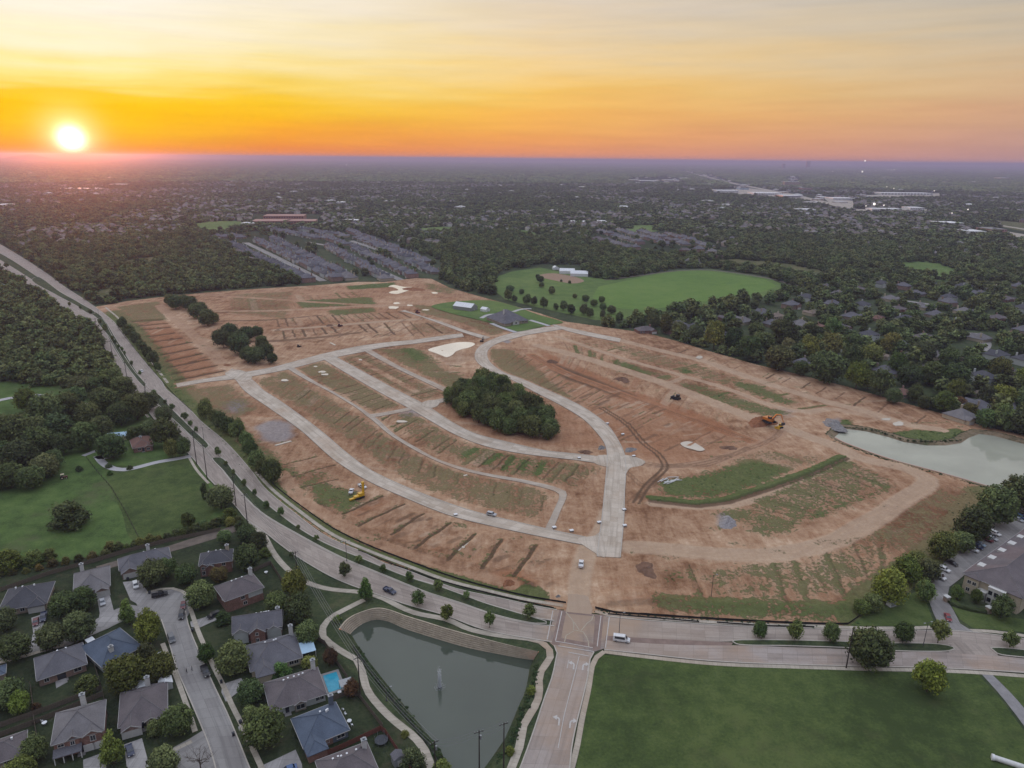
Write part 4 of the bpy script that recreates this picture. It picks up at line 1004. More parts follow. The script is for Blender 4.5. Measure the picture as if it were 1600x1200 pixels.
for P in ([(49, 966), (73, 958), (66, 985), (60, 1008), (46, 1012), (52, 990)], [(151, 931), (171, 928), (178, 955), (186, 960), (187, 972), (168, 980), (152, 980), (156, 958)], [(192, 910), (217, 907), (232, 926), (216, 945), (204, 938)],
          [(297, 972), (337, 960), (341, 968), (310, 982), (299, 980)], [(347, 1070), (377, 1060), (384, 1072), (353, 1097), (346, 1082)], [(403, 1200), (462, 1172), (472, 1195), (474, 1225), (404, 1225)], [(130, 1188), (160, 1177), (166, 1198), (172, 1240), (132, 1250)],
          [(194, 1164), (222, 1154), (231, 1188), (240, 1200), (215, 1216), (198, 1198)], [(86, 1062), (102, 1058), (106, 1066), (88, 1076)], [(372, 1136), (384, 1132), (386, 1138), (374, 1143)]):
    sheet('driveway', GA(P), .17, M['drive'], thick=.1)
walk([(296, 948), (300, 958), (310, 987), (320, 1010), (333, 1040), (350, 1073), (363, 1103), (377, 1130), (387, 1153), (400, 1180), (425, 1235)], 1.5, .19)
walk([(254, 1005), (264, 1030), (274, 1053), (290, 1097), (305, 1143)], 1.5, .16)
walk([(-40, 1042), (30, 1028), (67, 1016), (100, 1008)], 1.4, .16); walk([(228, 926), (255, 919), (280, 921), (294, 931)], 1.3, .2)
walk([(228, 1192), (260, 1177), (300, 1158)], 1.4, .17)

# fields
def field(name, P, mat, z=.05, sm=True):
    Q = GA(P)
    return sheet(name, smooth(Q, 6, True) if sm else Q, z, mat)
field('meadow', [(-80, 600), (60, 596), (160, 590), (225, 640), (262, 684), (300, 718), (335, 762), (352, 800), (340, 826), (250, 845), (180, 860), (60, 890), (-80, 915)], M['meadow'], .03)
field('meadow', [(170, 728), (215, 728), (260, 720), (296, 715), (318, 742), (330, 770), (335, 800), (320, 818), (250, 838), (212, 846), (190, 800), (172, 760)], M['lawn'], .06)
field('lawn', [(940, 1023), (1000, 1028), (1117, 1040), (1248, 1045), (1350, 1048), (1527, 1053), (1560, 1088), (1640, 1195), (1700, 1290), (880, 1290), (905, 1175), (920, 1085), (928, 1040)], M['lawn'], .06, False)
field('lawn', [(1550, 1052), (1700, 1068), (1700, 1190), (1668, 1190), (1612, 1118)], M['lawn'], .06, False)
field('lawn', [(1328, 978), (1360, 955), (1405, 935), (1450, 918), (1446, 938), (1456, 965), (1462, 978), (1400, 979)], M['lawn'], .14, False)
field('lawn', [(1486, 925), (1500, 945), (1545, 960), (1600, 968), (1700, 975), (1700, 1005), (1600, 988), (1520, 982), (1500, 968), (1488, 950)], M['lawn'], .1, False)
field('yard_lawn', [(-80, 905), (180, 864), (345, 828), (395, 836), (430, 890), (500, 1000), (560, 1060), (640, 1150), (690, 1260), (-80, 1260)], M['yard'], .04, False)
field('lawn', [(425, 850), (455, 880), (500, 905), (540, 920), (590, 938), (560, 945), (520, 955), (500, 980), (500, 1000), (460, 940), (430, 890)], M['verge'], .06, False)
lotgrass = [(674, 479), (700, 473), (740, 470), (765, 470), (800, 478), (840, 492), (880, 505), (862, 508), (840, 513), (805, 519), (790, 514), (765, 505), (745, 500), (715, 493), (690, 486)]
field('house_lot_lawn', lotgrass, M['pasture'], .62)
field('pasture', [(770, 452), (778, 432), (800, 424), (845, 418), (900, 430), (960, 438), (1010, 430), (1060, 422), (1112, 421), (1200, 434), (1228, 447), (1195, 463), (1140, 470), (1110, 476), (1060, 484), (1010, 492), (965, 500), (930, 500), (880, 489), (830, 478), (790, 468)], M['pasture'], .03, False)
M['brightfield'] = grass_mat('bright_field', [C3(.095, .165, .040), C3(.115, .19, .046), C3(.135, .205, .054)], .006)
field('hay_field', [(935, 448), (1000, 434), (1060, 424), (1108, 424), (1195, 437), (1215, 447), (1185, 458), (1120, 468), (1060, 478), (1000, 485), (950, 480), (925, 465)], M['brightfield'], .1, False)
field('paddock_soil', [(840, 431), (862, 427), (900, 433), (912, 440), (895, 443), (865, 438)], simple('paddock_clay', C3(.27, .18, .12), .95), .12)
for P, mt in (([(1100, 409), (1150, 405), (1230, 412), (1300, 428), (1295, 438), (1230, 428), (1140, 415), (1105, 414)], 'drygrass'), ([(1395, 410), (1450, 408), (1500, 420), (1490, 440), (1440, 436), (1400, 425)], 'pasture'), ([(1500, 436), (1570, 440), (1600, 450), (1540, 450), (1500, 446)], 'drygrass'),
              ([(300, 349), (350, 345), (380, 346), (376, 353), (340, 360), (306, 360)], 'pasture'), ([(650, 357), (690, 354), (720, 356), (705, 364), (660, 366)], 'pasture'), ([(980, 352), (1025, 352), (1022, 362), (990, 362)], 'pasture'),
              ([(180, 410), (210, 403), (245, 400), (255, 410), (225, 418), (190, 418)], 'drygrass'), ([(130, 470), (150, 452), (200, 445), (210, 455), (160, 472)], 'drygrass'), ([(797, 358), (825, 360), (855, 373), (852, 378), (815, 368)], 'pasture'), ([(1380, 405), (1405, 403), (1410, 412), (1385, 415)], 'pasture'),
              ([(1540, 342), (1600, 348), (1640, 356), (1640, 366), (1580, 358)], 'drygrass'), ([(450, 318), (480, 316), (520, 317), (500, 321), (460, 322)], 'drygrass')):
    field('field', P, M[mt], .04)
road('field_track', [(945, 437), (1000, 430), (1060, 422.5), (1108, 421.5), (1200, 434), (1252, 447)], [(945, 438), (1000, 431), (1060, 423.3), (1108, 422.3), (1199, 435), (1248, 449)], .14, M['dirtlane'])
for C in ([(802, 487), (815, 483), (830, 482)], [(828, 500), (845, 505), (858, 509)], [(752, 497), (762, 492), (778, 490)], [(768, 505), (785, 512), (806, 519)]):
    center_road('gravel_drive', C, 4.5, .7, M['whitegravel'])
# TREES
def leaf_mat(name, base, tip, objcol=True):
    m, nt, b = new_mat(name)
    p = coords(nt, False)
    at = node(nt, 'ShaderNodeAttribute', attribute_name='tint')
    oi = node(nt, 'ShaderNodeObjectInfo')
    n1 = noise(nt, 0.35, p, 3)
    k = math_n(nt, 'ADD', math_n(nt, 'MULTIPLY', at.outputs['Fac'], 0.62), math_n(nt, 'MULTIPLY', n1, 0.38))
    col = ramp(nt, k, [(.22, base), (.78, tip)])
    rv = oi.outputs['Random']
    warm = node(nt, 'ShaderNodeTexWhiteNoise', noise_dimensions='1D'); nt.links.new(rv, warm.inputs['W'])
    hs = node(nt, 'ShaderNodeHueSaturation')
    nt.links.new(math_n(nt, 'ADD', math_n(nt, 'MULTIPLY', warm.outputs['Value'], .055), .465), hs.inputs['Hue'])
    nt.links.new(math_n(nt, 'ADD', math_n(nt, 'MULTIPLY', rv, .75), .62), hs.inputs['Value'])
    hs.inputs['Saturation'].default_value = 1.0
    nt.links.new(col, hs.inputs['Color'])
    out = hs.outputs[0]
    if objcol: out = mixc(nt, 1.0, out, oi.outputs['Color'], 'MULTIPLY')
    nt.links.new(out, b.inputs['Base Color'])
    b.inputs['Roughness'].default_value = .8; b.inputs['Specular IOR Level'].default_value = .15
    return m
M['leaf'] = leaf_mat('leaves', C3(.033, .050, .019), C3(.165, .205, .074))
M['bark'] = simple('bark', C3(.085, .065, .05), .95, var=.2, scale=3)

ico_v, ico_f = None, None
def ico():
    global ico_v, ico_f
    if ico_v is None:
        bm = bmesh.new(); bmesh.ops.create_icosphere(bm, subdivisions=2, radius=1)
        ico_v = np.array([v.co[:] for v in bm.verts]); ico_f = np.array([[v.index for v in f.verts] for f in bm.faces]); bm.free()
    return ico_v, ico_f
def crown_mesh(name, seed, nleaf, leaf, nlobe=14, shape='round', core=True, lo=.18):
    """crown of unit width (1) and unit height (1), foot of the tree at z=0; many small leaf sprays round a handful of lobes"""
    g = np.random.default_rng(seed)
    C = []; Rl = []
    tries = 0
    while len(C) < nlobe and tries < 4000:
        tries += 1
        z = g.uniform(lo + .1, .88)
        t = (z - lo) / (1 - lo)
        if shape == 'round': rad = .5 * math.sqrt(max(0.02, 1 - (2 * t - .85) ** 2 / 1.5))
        elif shape == 'cone': rad = .5 * (1 - t) ** .75 + .04
        elif shape == 'tall': rad = .42 * math.sqrt(max(0.02, 1 - (2 * t - .9) ** 2))
        elif shape == 'bush': rad = .5 * math.sqrt(max(0.02, 1 - t ** 2))
        else: rad = .5
        rl = g.uniform(.13, .22) * (1.15 if shape in ('round', 'bush') else .8)
        r = max(0, rad - rl * .75) * math.sqrt(g.uniform(.1, 1)); a = g.uniform(0, 2 * pi)
        p = np.array([r * cos(a), r * sin(a), z])
        if any(np.linalg.norm(p - q) < .62 * (rl + s) * .8 for q, s in zip(C, Rl)): continue
        C.append(p); Rl.append(rl)
    C = np.array(C); Rl = np.array(Rl)
    pr = Rl ** 2; pr /= pr.sum()
    idx = g.choice(len(C), nleaf, p=pr)
    d = g.normal(0, 1, (nleaf, 3)); d[:, 2] += .35; d /= np.linalg.norm(d, axis=1)[:, None]
    P = C[idx] + d * (Rl[idx] * g.uniform(.62, 1.22, nleaf))[:, None]
    keep = np.ones(nleaf, bool)
    for c, r in zip(C, Rl): keep &= ~(np.linalg.norm(P - c, axis=1) < r * .68)
    P = P[keep]; d = d[keep]; idx = idx[keep]
    n = len(P)
    nn = d + g.normal(0, .55, (n, 3)); nn /= np.linalg.norm(nn, axis=1)[:, None]
    a = np.cross(nn, g.normal(0, 1, (n, 3))); a /= np.linalg.norm(a, axis=1)[:, None]
    b = np.cross(nn, a)
    s = leaf * g.uniform(.55, 1.3, n)[:, None]
    V = np.stack([P - a * s, P - b * s * .7, P + a * s, P + b * s * .7], 1).reshape(-1, 3)
    F = np.arange(4 * n).reshape(-1, 4)
    lobe_t = g.uniform(0, 1, len(C))
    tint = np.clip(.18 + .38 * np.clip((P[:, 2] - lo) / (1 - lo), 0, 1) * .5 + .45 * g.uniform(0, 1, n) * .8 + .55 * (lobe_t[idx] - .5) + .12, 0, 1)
    T_ = list(tint)
    F = [tuple(f) for f in F]
    if core:
        iv, if_ = ico()
        for c, r in zip(C, Rl):
            b0 = len(V)
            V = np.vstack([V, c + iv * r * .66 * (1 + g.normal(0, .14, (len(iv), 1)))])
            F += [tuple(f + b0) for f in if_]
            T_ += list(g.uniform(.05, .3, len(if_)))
    me = bpy.data.meshes.new(name); me.from_pydata([tuple(v) for v in V], [], F); me.update()
    at = me.attributes.new('tint', 'FLOAT', 'FACE'); at.data.foreach_set('value', np.array(T_, np.float32))
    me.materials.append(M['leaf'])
    return me
def trunk_mesh(name, seed, top=.55, r=.028, limbs=5, spread=.26, bare=False):
    g = random.Random(seed); mb = MB()
    mb.tube([(0, 0, -.02), (g.uniform(-.01, .01), g.uniform(-.01, .01), top * .5), (g.uniform(-.02, .02), g.uniform(-.02, .02), top)], r, 6, r * .45)
    for k in range(limbs):
        a = 2 * pi * k / limbs + g.uniform(-.4, .4); z = top * g.uniform(.35, .85); e = (spread * cos(a) * g.uniform(.7, 1.2), spread * sin(a) * g.uniform(.7, 1.2), min(.92, z + g.uniform(.18, .34)))
        m = (e[0] * .45, e[1] * .45, z + (e[2] - z) * .6)
        mb.tube([(0, 0, z), m, e], r * .5, 5, r * .15)
        if bare:
            for q in range(6):
                t = g.uniform(.3, 1); s = Vector(m).lerp(Vector(e), t)
                f = s + Vector((g.uniform(-.16, .16), g.uniform(-.16, .16), g.uniform(.05, .22)))
                mb.tube([s, (s + f) / 2 + Vector((g.uniform(-.02, .02), 0, .02)), f], r * .17, 3, r * .05)
                for q2 in range(3):
                    s2 = s.lerp(f, g.uniform(.3, 1)); f2 = s2 + Vector((g.uniform(-.09, .09), g.uniform(-.09, .09), g.uniform(.0, .1)))
                    mb.tube([s2, f2], r * .08, 3, r * .04)
    me = mb.mesh(name); me.materials.append(M['bark']); return me
KINDS = {}
def kind(nm, shape, n, leaf, lobes, hw, col, nvar=3, lo=.18, spread=.26, top=.5, limbs=5):
    KINDS[nm] = ([crown_mesh('crown', hash((nm, k)) % 9999 if False else 100 + len(KINDS) * 17 + k, n, leaf, lobes, shape, True, lo) for k in range(nvar)],
                 [trunk_mesh('trunk', 300 + len(KINDS) * 7 + k, top, .028, limbs, spread) for k in range(2)], hw, col)
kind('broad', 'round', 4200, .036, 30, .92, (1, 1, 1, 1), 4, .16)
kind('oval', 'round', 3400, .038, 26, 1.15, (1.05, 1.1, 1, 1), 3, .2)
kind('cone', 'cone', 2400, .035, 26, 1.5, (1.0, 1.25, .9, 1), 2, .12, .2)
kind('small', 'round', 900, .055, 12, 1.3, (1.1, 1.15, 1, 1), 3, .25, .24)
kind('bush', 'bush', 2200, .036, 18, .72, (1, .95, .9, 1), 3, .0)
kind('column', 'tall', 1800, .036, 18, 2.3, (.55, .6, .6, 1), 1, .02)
def tint_mul(kind_, rgbm): return rgbm
TREE_N = [0]
def place_tree(px, py, wpx, knd, label, group, col=None, xy=None, w=None, hk=1.0, zbase=0.0, bare=False):
    if xy is None: xy = G(px, py - wpx * (.2 if knd == 'bush' else .13), zbase)
    p3 = np.array([xy[0], xy[1], zbase - H]); depth = p3 @ _f
    if w is None: w = wpx * depth / FPX
    crowns, trunks, hw, kc = KINDS[knd]
    i = TREE_N[0]; TREE_N[0] += 1
    g = random.Random(1000 + i)
    t = empty('tree' if knd != 'bush' else 'shrub', (xy[0], xy[1], zbase - .05), g.uniform(0, 6.28))
    hgt = w * hw * hk * g.uniform(.92, 1.1)
    c = col or kc
    o = link('crown' if knd != 'bush' else 'foliage', g.choice(crowns), None, t); o.scale = (w, w * g.uniform(.88, 1.12), hgt); o.color = tuple(q * g.uniform(.92, 1.08) for q in c[:3]) + (1,)
    if knd != 'bush':
        k = link('trunk', g.choice(trunks), None, t); k.scale = (w, w, hgt)
    else:
        k = link('stem', g.choice(trunks), None, t); k.scale = (w * .6, w * .6, hgt * .8)
    tag(t, label, 'tree' if knd != 'bush' else 'shrub', group)
    return t
DK = (.8, .82, .84, 1); YG = (1.3, 1.22, .72, 1); GR_ = (.95, 1.12, .8, 1); OL = (1.25, 1.08, .8, 1); GY = (1.25, 1.2, 1.25, 1); PL = (1.0, .42, .55, 1); RD = (1.1, .75, .65, 1)
# yards, bottom left: (x, y, width, kind, colour, label)
YARD = [
 (10, 988, 36, 'broad', DK, 'dark tree cut by the photo edge in front of the hip roofed house'), (24, 1036, 46, 'broad', None, 'large spreading tree on the verge before the far left house'), (82, 1019, 44, 'broad', None, 'spreading street tree between the two driveways on the side street'),
 (127, 1006, 50, 'broad', GY, 'large grey green street tree left of the white rooftop awning'), (102, 967, 38, 'broad', DK, 'dark front garden tree left of a pair before the pale roofed house'), (133, 959, 38, 'broad', DK, 'dark front garden tree beside the garage with the silver car'),
 (201, 978, 31, 'cone', GR_, 'bright green pointed tree at the mouth of the cul de sac'), (235, 1012, 44, 'oval', YG, 'yellow green tree at the corner of the blue grey house'), (231, 1042, 29, 'oval', DK, 'dark round clipped tree right of the blue grey house'),
 (200, 1084, 60, 'broad', OL, 'wide olive tree behind the blue grey house'), (252, 1068, 44, 'broad', OL, 'olive tree beside the garden shed on the street'), (137, 1086, 38, 'bush', OL, 'olive bush in the back garden with the patio door'),
 (16, 1110, 50, 'broad', DK, 'large dark tree in the far left back garden'), (34, 1119, 30, 'oval', YG, 'yellow green tree against the dark tree on the far left'), (57, 1110, 15, 'bush', PL, 'dark plum shrub by the back fence'),
 (57, 1192, 38, 'oval', DK, 'dark tree left of the two storey brick house'), (34, 1226, 44, 'broad', OL, 'olive tree at the bottom left photo edge'), (178, 1198, 40, 'cone', YG, 'tall yellow green tree between the two driveways at the bottom'),
 (243, 1152, 30, 'bush', GY, 'grey bush by the front door of the house with the entry gable'), (280, 1152, 50, 'broad', DK, 'dense dark tree on the corner lawn by the street'), (258, 1216, 48, 'broad', GY, 'grey green tree on the verge at the bottom edge'),
 (240, 919, 44, 'broad', None, 'tree in front of the house with the dormer window'), (262, 907, 32, 'broad', DK, 'dark tree at the head of the cul de sac'), (292, 916, 34, 'broad', DK, 'dark tree left of the gabled brick house'), (315, 953, 44, 'broad', None, 'big tree filling the bend of the cul de sac'),
 (343, 911, 26, 'broad', RD, 'reddish tree before the gabled two storey brick house'), (350, 979, 28, 'bush', DK, 'dark bush at the garage of the steep gabled house'), (388, 894, 40, 'broad', DK, 'dark tree behind the purple brown roof'), (406, 864, 27, 'oval', DK, 'dark upright tree by the bend of the footpath'),
 (386, 852, 30, 'broad', DK, 'dark tree beside the boulevard above the corner house'), (352, 851, 22, 'broad', None, 'small tree behind the corner house'), (414, 873, 20, 'bush', YG, 'light green bush at the footpath bend'), (433, 962, 36, 'broad', DK, 'dark tree behind the steep gabled house'),
 (462, 937, 40, 'oval', YG, 'yellow green tree under the power lines'), (468, 977, 46, 'broad', DK, 'largest dark tree behind the gardens under the power lines'), (482, 1010, 38, 'broad', None, 'green tree behind the house with the glazed patio roof'), (365, 1057, 50, 'broad', None, 'dense tree left of the grey hip roof on the street'),
 (324, 1038, 26, 'oval', GR_, 'bright green street tree beside the black pickup'), (393, 1102, 42, 'broad', DK, 'dark tree with pale tufts beside the pool house'), (390, 1122, 25, 'bush', GY, 'grey round bush on the pool house front lawn'), (415, 1170, 62, 'broad', None, 'largest front lawn tree before the blue roofed house'),
 (440, 1064, 34, 'bush', GR_, 'pale flowering bush between two grey roofs'), (484, 1047, 27, 'bush', OL, 'olive bush below the glazed patio roof'), (517, 1041, 24, 'oval', PL, 'dark plum tree at the fence by the footpath'), (550, 1092, 25, 'oval', PL, 'dark plum tree at the fence corner below the pool'),
 (527, 974, 15, 'bush', GR_, 'small bush in the crook of the footpath'), (645, 1206, 42, 'bush', DK, 'dark bush at the bottom edge beside the footpath'), (633, 1153, 15, 'bush', OL, 'small bush between footpath and pond'), (690, 1216, 34, 'bush', OL, 'waterside bush at the bottom edge of the pond'),
 (572, 941, 27, 'cone', GR_, 'bright green pointed tree at the footpath fork'), (539, 904, 19, 'small', GY, 'grey green tree beside the lay-by'), (653, 949, 21, 'small', GY, 'grey green tree above the pond wall'), (456, 874, 9, 'small', None, 'tiny tree on the grass island of the lay-by'),
 (698, 972, 21, 'small', YG, 'yellow green tree above the pond wall'), (765, 984, 20, 'small', GR_, 'round green tree above the pond wall nearest the junction'), (830, 1086, 17, 'bush', YG, 'yellow green bush on the east bank of the pond'), (797, 1180, 16, 'bush', YG, 'low yellow green bush near the twin power poles'),
]
for x, y, w, k, c, l in YARD: place_tree(x, y, w, k, l, 'trees of the gardens and pond walk', c)
bt = tag(empty('tree', (*G(314, 1204), 0)), 'leafless grey tree on the verge at the bottom of the street', 'tree', 'trees of the gardens and pond walk')
bo = link('trunk', trunk_mesh('trunk', 77, .5, .022, 9, .38, True), None, bt); bo.scale = (9.5, 9.5, 8.5)
# median trees
MED = [(466, 829, 7), (495, 847, 9), (439, 810, 13), (561, 881, 11), (599, 896, 11), (640, 911, 14), (685, 925, 14), (729, 938, 12), (827, 968, 20), (417, 796, 10), (398, 777, 9), (382, 760, 9), (365, 743, 7), (353, 729, 7), (341, 714, 11), (307, 677, 8), (298, 667, 8), (289, 659, 11), (270, 644, 9), (258, 632, 6), (241, 618, 7), (249, 624, 5),
       (219, 587, 6), (206, 572, 6), (195, 555, 5), (191, 549, 5), (186, 545, 5), (180, 538, 5), (176, 532, 5), (165, 520, 9), (157, 508, 6), (142, 492, 6), (109, 479, 5), (126, 484, 5), (11, 421, 7)]
for i, (x, y, w) in enumerate(MED):
    place_tree(x, y, w, 'small', ('young tree planted on the grass median at the junction end' if i == 8 else 'young tree on the grass median of the curving boulevard' if i < 15 else 'small tree on the far stretch of the boulevard median'), 'young trees along the boulevard median', (1.0, 1.15, .95, 1))
EAST = [(1186, 999, 24, 'oval', 'pointed tree at the tip of the east median'), (1241, 1004, 27, 'small', 'round tree second along the east median'), (1297, 1005, 26, 'oval', 'green tree third along the east median'), (1410, 1007, 31, 'oval', 'pale green tree right of the huge dark tree on the median'), (1465, 1009, 30, 'small', 'round tree at the drive end of the east median'), (1577, 1014, 23, 'small', 'young tree on the small median at the photo right edge'),
        (1355, 1049, 66, 'broad', 'huge dark tree standing at the roadside pavement'), (1448, 1087, 48, 'oval', 'lone yellow green tree on the big lawn'), (1494, 938, 19, 'oval', 'young tree beside the apartment entrance'), (1524, 944, 18, 'oval', 'bright young tree on the apartment lawn'), (1563, 970, 33, 'oval', 'dark tree in front of the white apartment bays'), (1443, 943, 30, 'oval', 'green tree left of the apartment drive')]
for x, y, w, k, l in EAST:
    place_tree(x, y, w, k, l, 'trees along the east road', {1355: DK, 1448: (1.5, 1.35, .6, 1), 1410: GR_, 1524: YG, 1563: DK}.get(x))
RLINE = [(1385, 947, 52, YG), (1415, 914, 46, YG), (1448, 911, 38, None), (1470, 878, 44, OL), (1500, 866, 34, None), (1515, 852, 52, DK), (1552, 827, 62, DK), (1590, 805, 60, DK), (1632, 790, 60, DK), (1345, 962, 26, OL), (1362, 958, 30, None), (1430, 890, 30, OL)]
RL = ['yellow green tree at the low end of the tree line by the drive', 'yellowish tree above the white utility box', 'green tree above the apartment drive mouth', 'olive tree above the white parked cars', 'smaller tree in the car park hedge line', 'dark tree behind the row of parked cars', 'tall dark tree at the upper car park', 'darkest tree at the right edge by the basin', 'dark tree cut by the right photo edge', 'scrubby olive tree at the silt fence corner', 'small tree at the silt fence corner', 'olive tree on the dry slope edge']
for (x, y, w, c), l in zip(RLINE, RL): place_tree(x, y, w, 'broad', l, 'trees screening the car park', c)
# clumps left standing on the site
CL = [(192, 517, 16), (203, 529, 18), (213, 541, 17), (222, 552, 16), (232, 562, 16), (240, 573, 19), (247, 582, 12)]
for x, y, w in CL: place_tree(x, y, w, 'oval', 'tree in the strip between boulevard and ploughed rows', 'roadside strip of trees', DK, zbase=.1)
CL = [(275, 486, 22), (288, 482, 20), (298, 488, 24), (308, 501, 26), (325, 513, 28), (315, 492, 20), (334, 508, 18), (265, 478, 16)]
for x, y, w in CL: place_tree(x, y, w, 'broad', 'tree in the upper left clump on the site', 'upper left clump on the site', DK, zbase=.1)
CL = [(350, 547, 28), (375, 557, 32), (400, 572, 30), (417, 563, 24), (385, 537, 26), (360, 532, 26), (410, 547, 22), (426, 570, 17), (342, 538, 20), (388, 568, 24), (370, 545, 26), (402, 530, 20)]
for x, y, w in CL: place_tree(x, y, w, 'broad', 'tree in the dark clump beside the site road', 'dark clump beside the site road', (.62, .68, .72, 1), zbase=.1)
CL = [(322, 657, 24), (345, 675, 26), (358, 682, 24), (372, 693, 28), (392, 717, 24), (402, 737, 26), (427, 759, 32), (412, 748, 24), (336, 664, 18), (386, 703, 22)]
for x, y, w in CL: place_tree(x, y, w, 'oval', 'tree in the row where the site meets the boulevard', 'row of trees on the site edge', None, zbase=.1)
grove = GA([(702, 632), (715, 612), (745, 604), (775, 606), (810, 622), (840, 648), (866, 676), (866, 690), (842, 692), (790, 680), (745, 664), (708, 650)], .1)
pts = []
while len(pts) < 74:
    p = np.array([nr.uniform(grove[:, 0].min(), grove[:, 0].max()), nr.uniform(grove[:, 1].min(), grove[:, 1].max())])
    if inpoly(p[None], grove)[0] and all(np.linalg.norm(p - q) > 5.2 for q in pts): pts.append(p)
    elif rng.random() < .002: pts.append(p) if inpoly(p[None], grove)[0] else None
for p in pts: place_tree(0, 0, 0, rng.choice(['broad', 'broad', 'oval']), 'tree in the dense grove ringed by new roads', 'grove ringed by the new roads', (.84, .86, .74, 1), xy=p, w=rng.uniform(8, 13), hk=rng.uniform(.95, 1.3), zbase=.1)
# meadow and farm, left
FARM = [(110, 835, 64, 'bush', (.55, .5, .5, 1), 'big round dark bush alone in the meadow'), (43, 648, 33, 'oval', (1.4, 1.25, .7, 1), 'bright yellow green tree inside the loop of the gravel drive'), (100, 714, 35, 'broad', None, 'round tree at the upper meadow edge'), (137, 708, 43, 'broad', DK, 'large round tree left of the farmhouse drive'),
        (177, 722, 43, 'broad', DK, 'broad tree shading the farmhouse yard'), (212, 694, 26, 'broad', None, 'tree between the blue shed and farmhouse'), (235, 688, 30, 'broad', None, 'tree behind the farmhouse roof'), (262, 703, 46, 'broad', None, 'widest tree right of the farmhouse'), (288, 716, 25, 'oval', None, 'tree at the farm gate by the boulevard'), (270, 718, 24, 'oval', OL, 'olive tree at the end of the farm drive'),
        (321, 783, 14, 'column', (.5, .5, .5, 1), 'narrow dark cedar at the boulevard'), (346, 800, 42, 'broad', GY, 'grey round tree beside the boulevard power pole'), (295, 828, 22, 'oval', OL, 'thin olive tree at the lower field edge'), (320, 825, 15, 'bush', DK, 'dark bush at the lower field edge'), (360, 814, 24, 'bush', YG, 'yellow green bush below the grey round tree'), (377, 832, 22, 'bush', DK, 'dark bush at the lane mouth'), (392, 838, 18, 'bush', DK, 'dark bush where the lane meets the boulevard'),
        (15, 898, 42, 'bush', YG, 'yellow green bush at the left photo edge behind the fence'), (55, 886, 32, 'bush', OL, 'olive bush behind the far left house'), (78, 878, 24, 'bush', OL, 'olive bush behind the fence beside its larger twin'), (170, 733, 12, 'bush', DK, 'low bush at the drive bend'), (172, 744, 10, 'bush', GR_, 'spiky shrub at the field corner'), (203, 735, 10, 'bush', DK, 'dark shrub on the farm drive edge'),
        (124, 738, 12, 'bush', DK, 'brush heap beside the pasture fence'), (257, 664, 25, 'broad', DK, 'tree leaning over the boulevard left lane')]
for x, y, w, k, c, l in FARM: place_tree(x, y, w, k, l, 'trees of the farm and meadow', c)
for x, y, w in ((190, 670, 40), (215, 662, 44), (195, 628, 38), (175, 615, 38), (150, 622, 32), (128, 624, 36), (75, 675, 52), (110, 664, 46), (140, 668, 38), (95, 690, 44), (58, 692, 40), (25, 705, 52), (62, 720, 50), (35, 742, 52), (72, 752, 42), (18, 768, 44), (52, 768, 40), (5, 735, 40), (160, 688, 36), (85, 735, 30), (-12, 705, 50), (-10, 770, 50), (120, 640, 34), (165, 650, 40), (235, 645, 30)):
    place_tree(x, y, w, 'broad', 'dark tree in the thicket on the left of the meadow', 'thicket left of the meadow', DK)
for t_ in np.linspace(0, 1, 17):
    a = np.array([172, 868]) * (1 - t_) + np.array([372, 822]) * t_
    place_tree(a[0] + rng.uniform(-3, 3), a[1] - 3 + rng.uniform(-2, 2), rng.uniform(12, 20), 'bush', 'scrubby bush in the hedge along the dirt lane', 'hedge along the dirt lane', rng.choice([DK, OL, (.7, .65, .6, 1)]))
for t_ in np.linspace(0, 1, 9):
    a = np.array([0, 906]) * (1 - t_) + np.array([165, 872]) * t_
    place_tree(a[0], a[1] + rng.uniform(-2, 2), rng.uniform(12, 18), 'bush', 'scrubby brown bush along the garden back fence', 'scrub along the garden back fence', rng.choice([RD, OL, (.8, .65, .6, 1)]))
# nearest trees of the wooded suburb on the right
SUB = [(1115, 550, 34, YG), (1145, 554, 30, DK), (1190, 554, 34, None), (1225, 548, 36, DK), (1170, 567, 38, DK), (1215, 585, 44, DK), (1230, 562, 24, GY), (1262, 567, 30, YG), (1295, 564, 34, OL), (1288, 604, 52, DK), (1327, 588, 36, DK), (1337, 612, 36, YG), (1417, 608, 36, DK), (1452, 607, 40, None), (1487, 614, 44, DK), (1493, 627, 28, YG),
       (1473, 648, 32, YG), (1443, 642, 22, None), (1428, 632, 24, None), (1498, 639, 19, PL), (1514, 655, 24, OL), (1540, 672, 32, DK), (1565, 677, 34, None), (1592, 683, 36, DK), (1622, 692, 36, DK), (1565, 642, 38, YG), (1540, 640, 30, DK), (1375, 624, 38, None), (1395, 634, 26, DK), (1355, 612, 26, OL), (1085, 538, 26, DK), (1060, 530, 24, None), (1040, 524, 22, OL), (1250, 590, 26, None), (1400, 590, 30, GR_),
       (1360, 575, 34, OL), (1440, 572, 36, DK), (1480, 580, 32, DK), (1520, 590, 34, None), (1560, 600, 36, OL), (1600, 612, 36, YG), (1600, 650, 30, DK), (1330, 556, 30, None), (1390, 556, 32, OL), (1265, 535, 26, DK), (1300, 532, 28, None), (1020, 516, 20, DK), (1180, 530, 26, None), (1215, 524, 24, GY)]
for x, y, w, c in SUB:
    place_tree(x, y, w, 'broad' if rng.random() < .65 else 'oval', 'dark plum tree among the green suburb trees' if c is PL else ('yellow green tree in the suburb bordering the bare lots' if c is YG else 'tree in the wooded suburb bordering the bare lots'), 'trees of the wooded suburb', c)
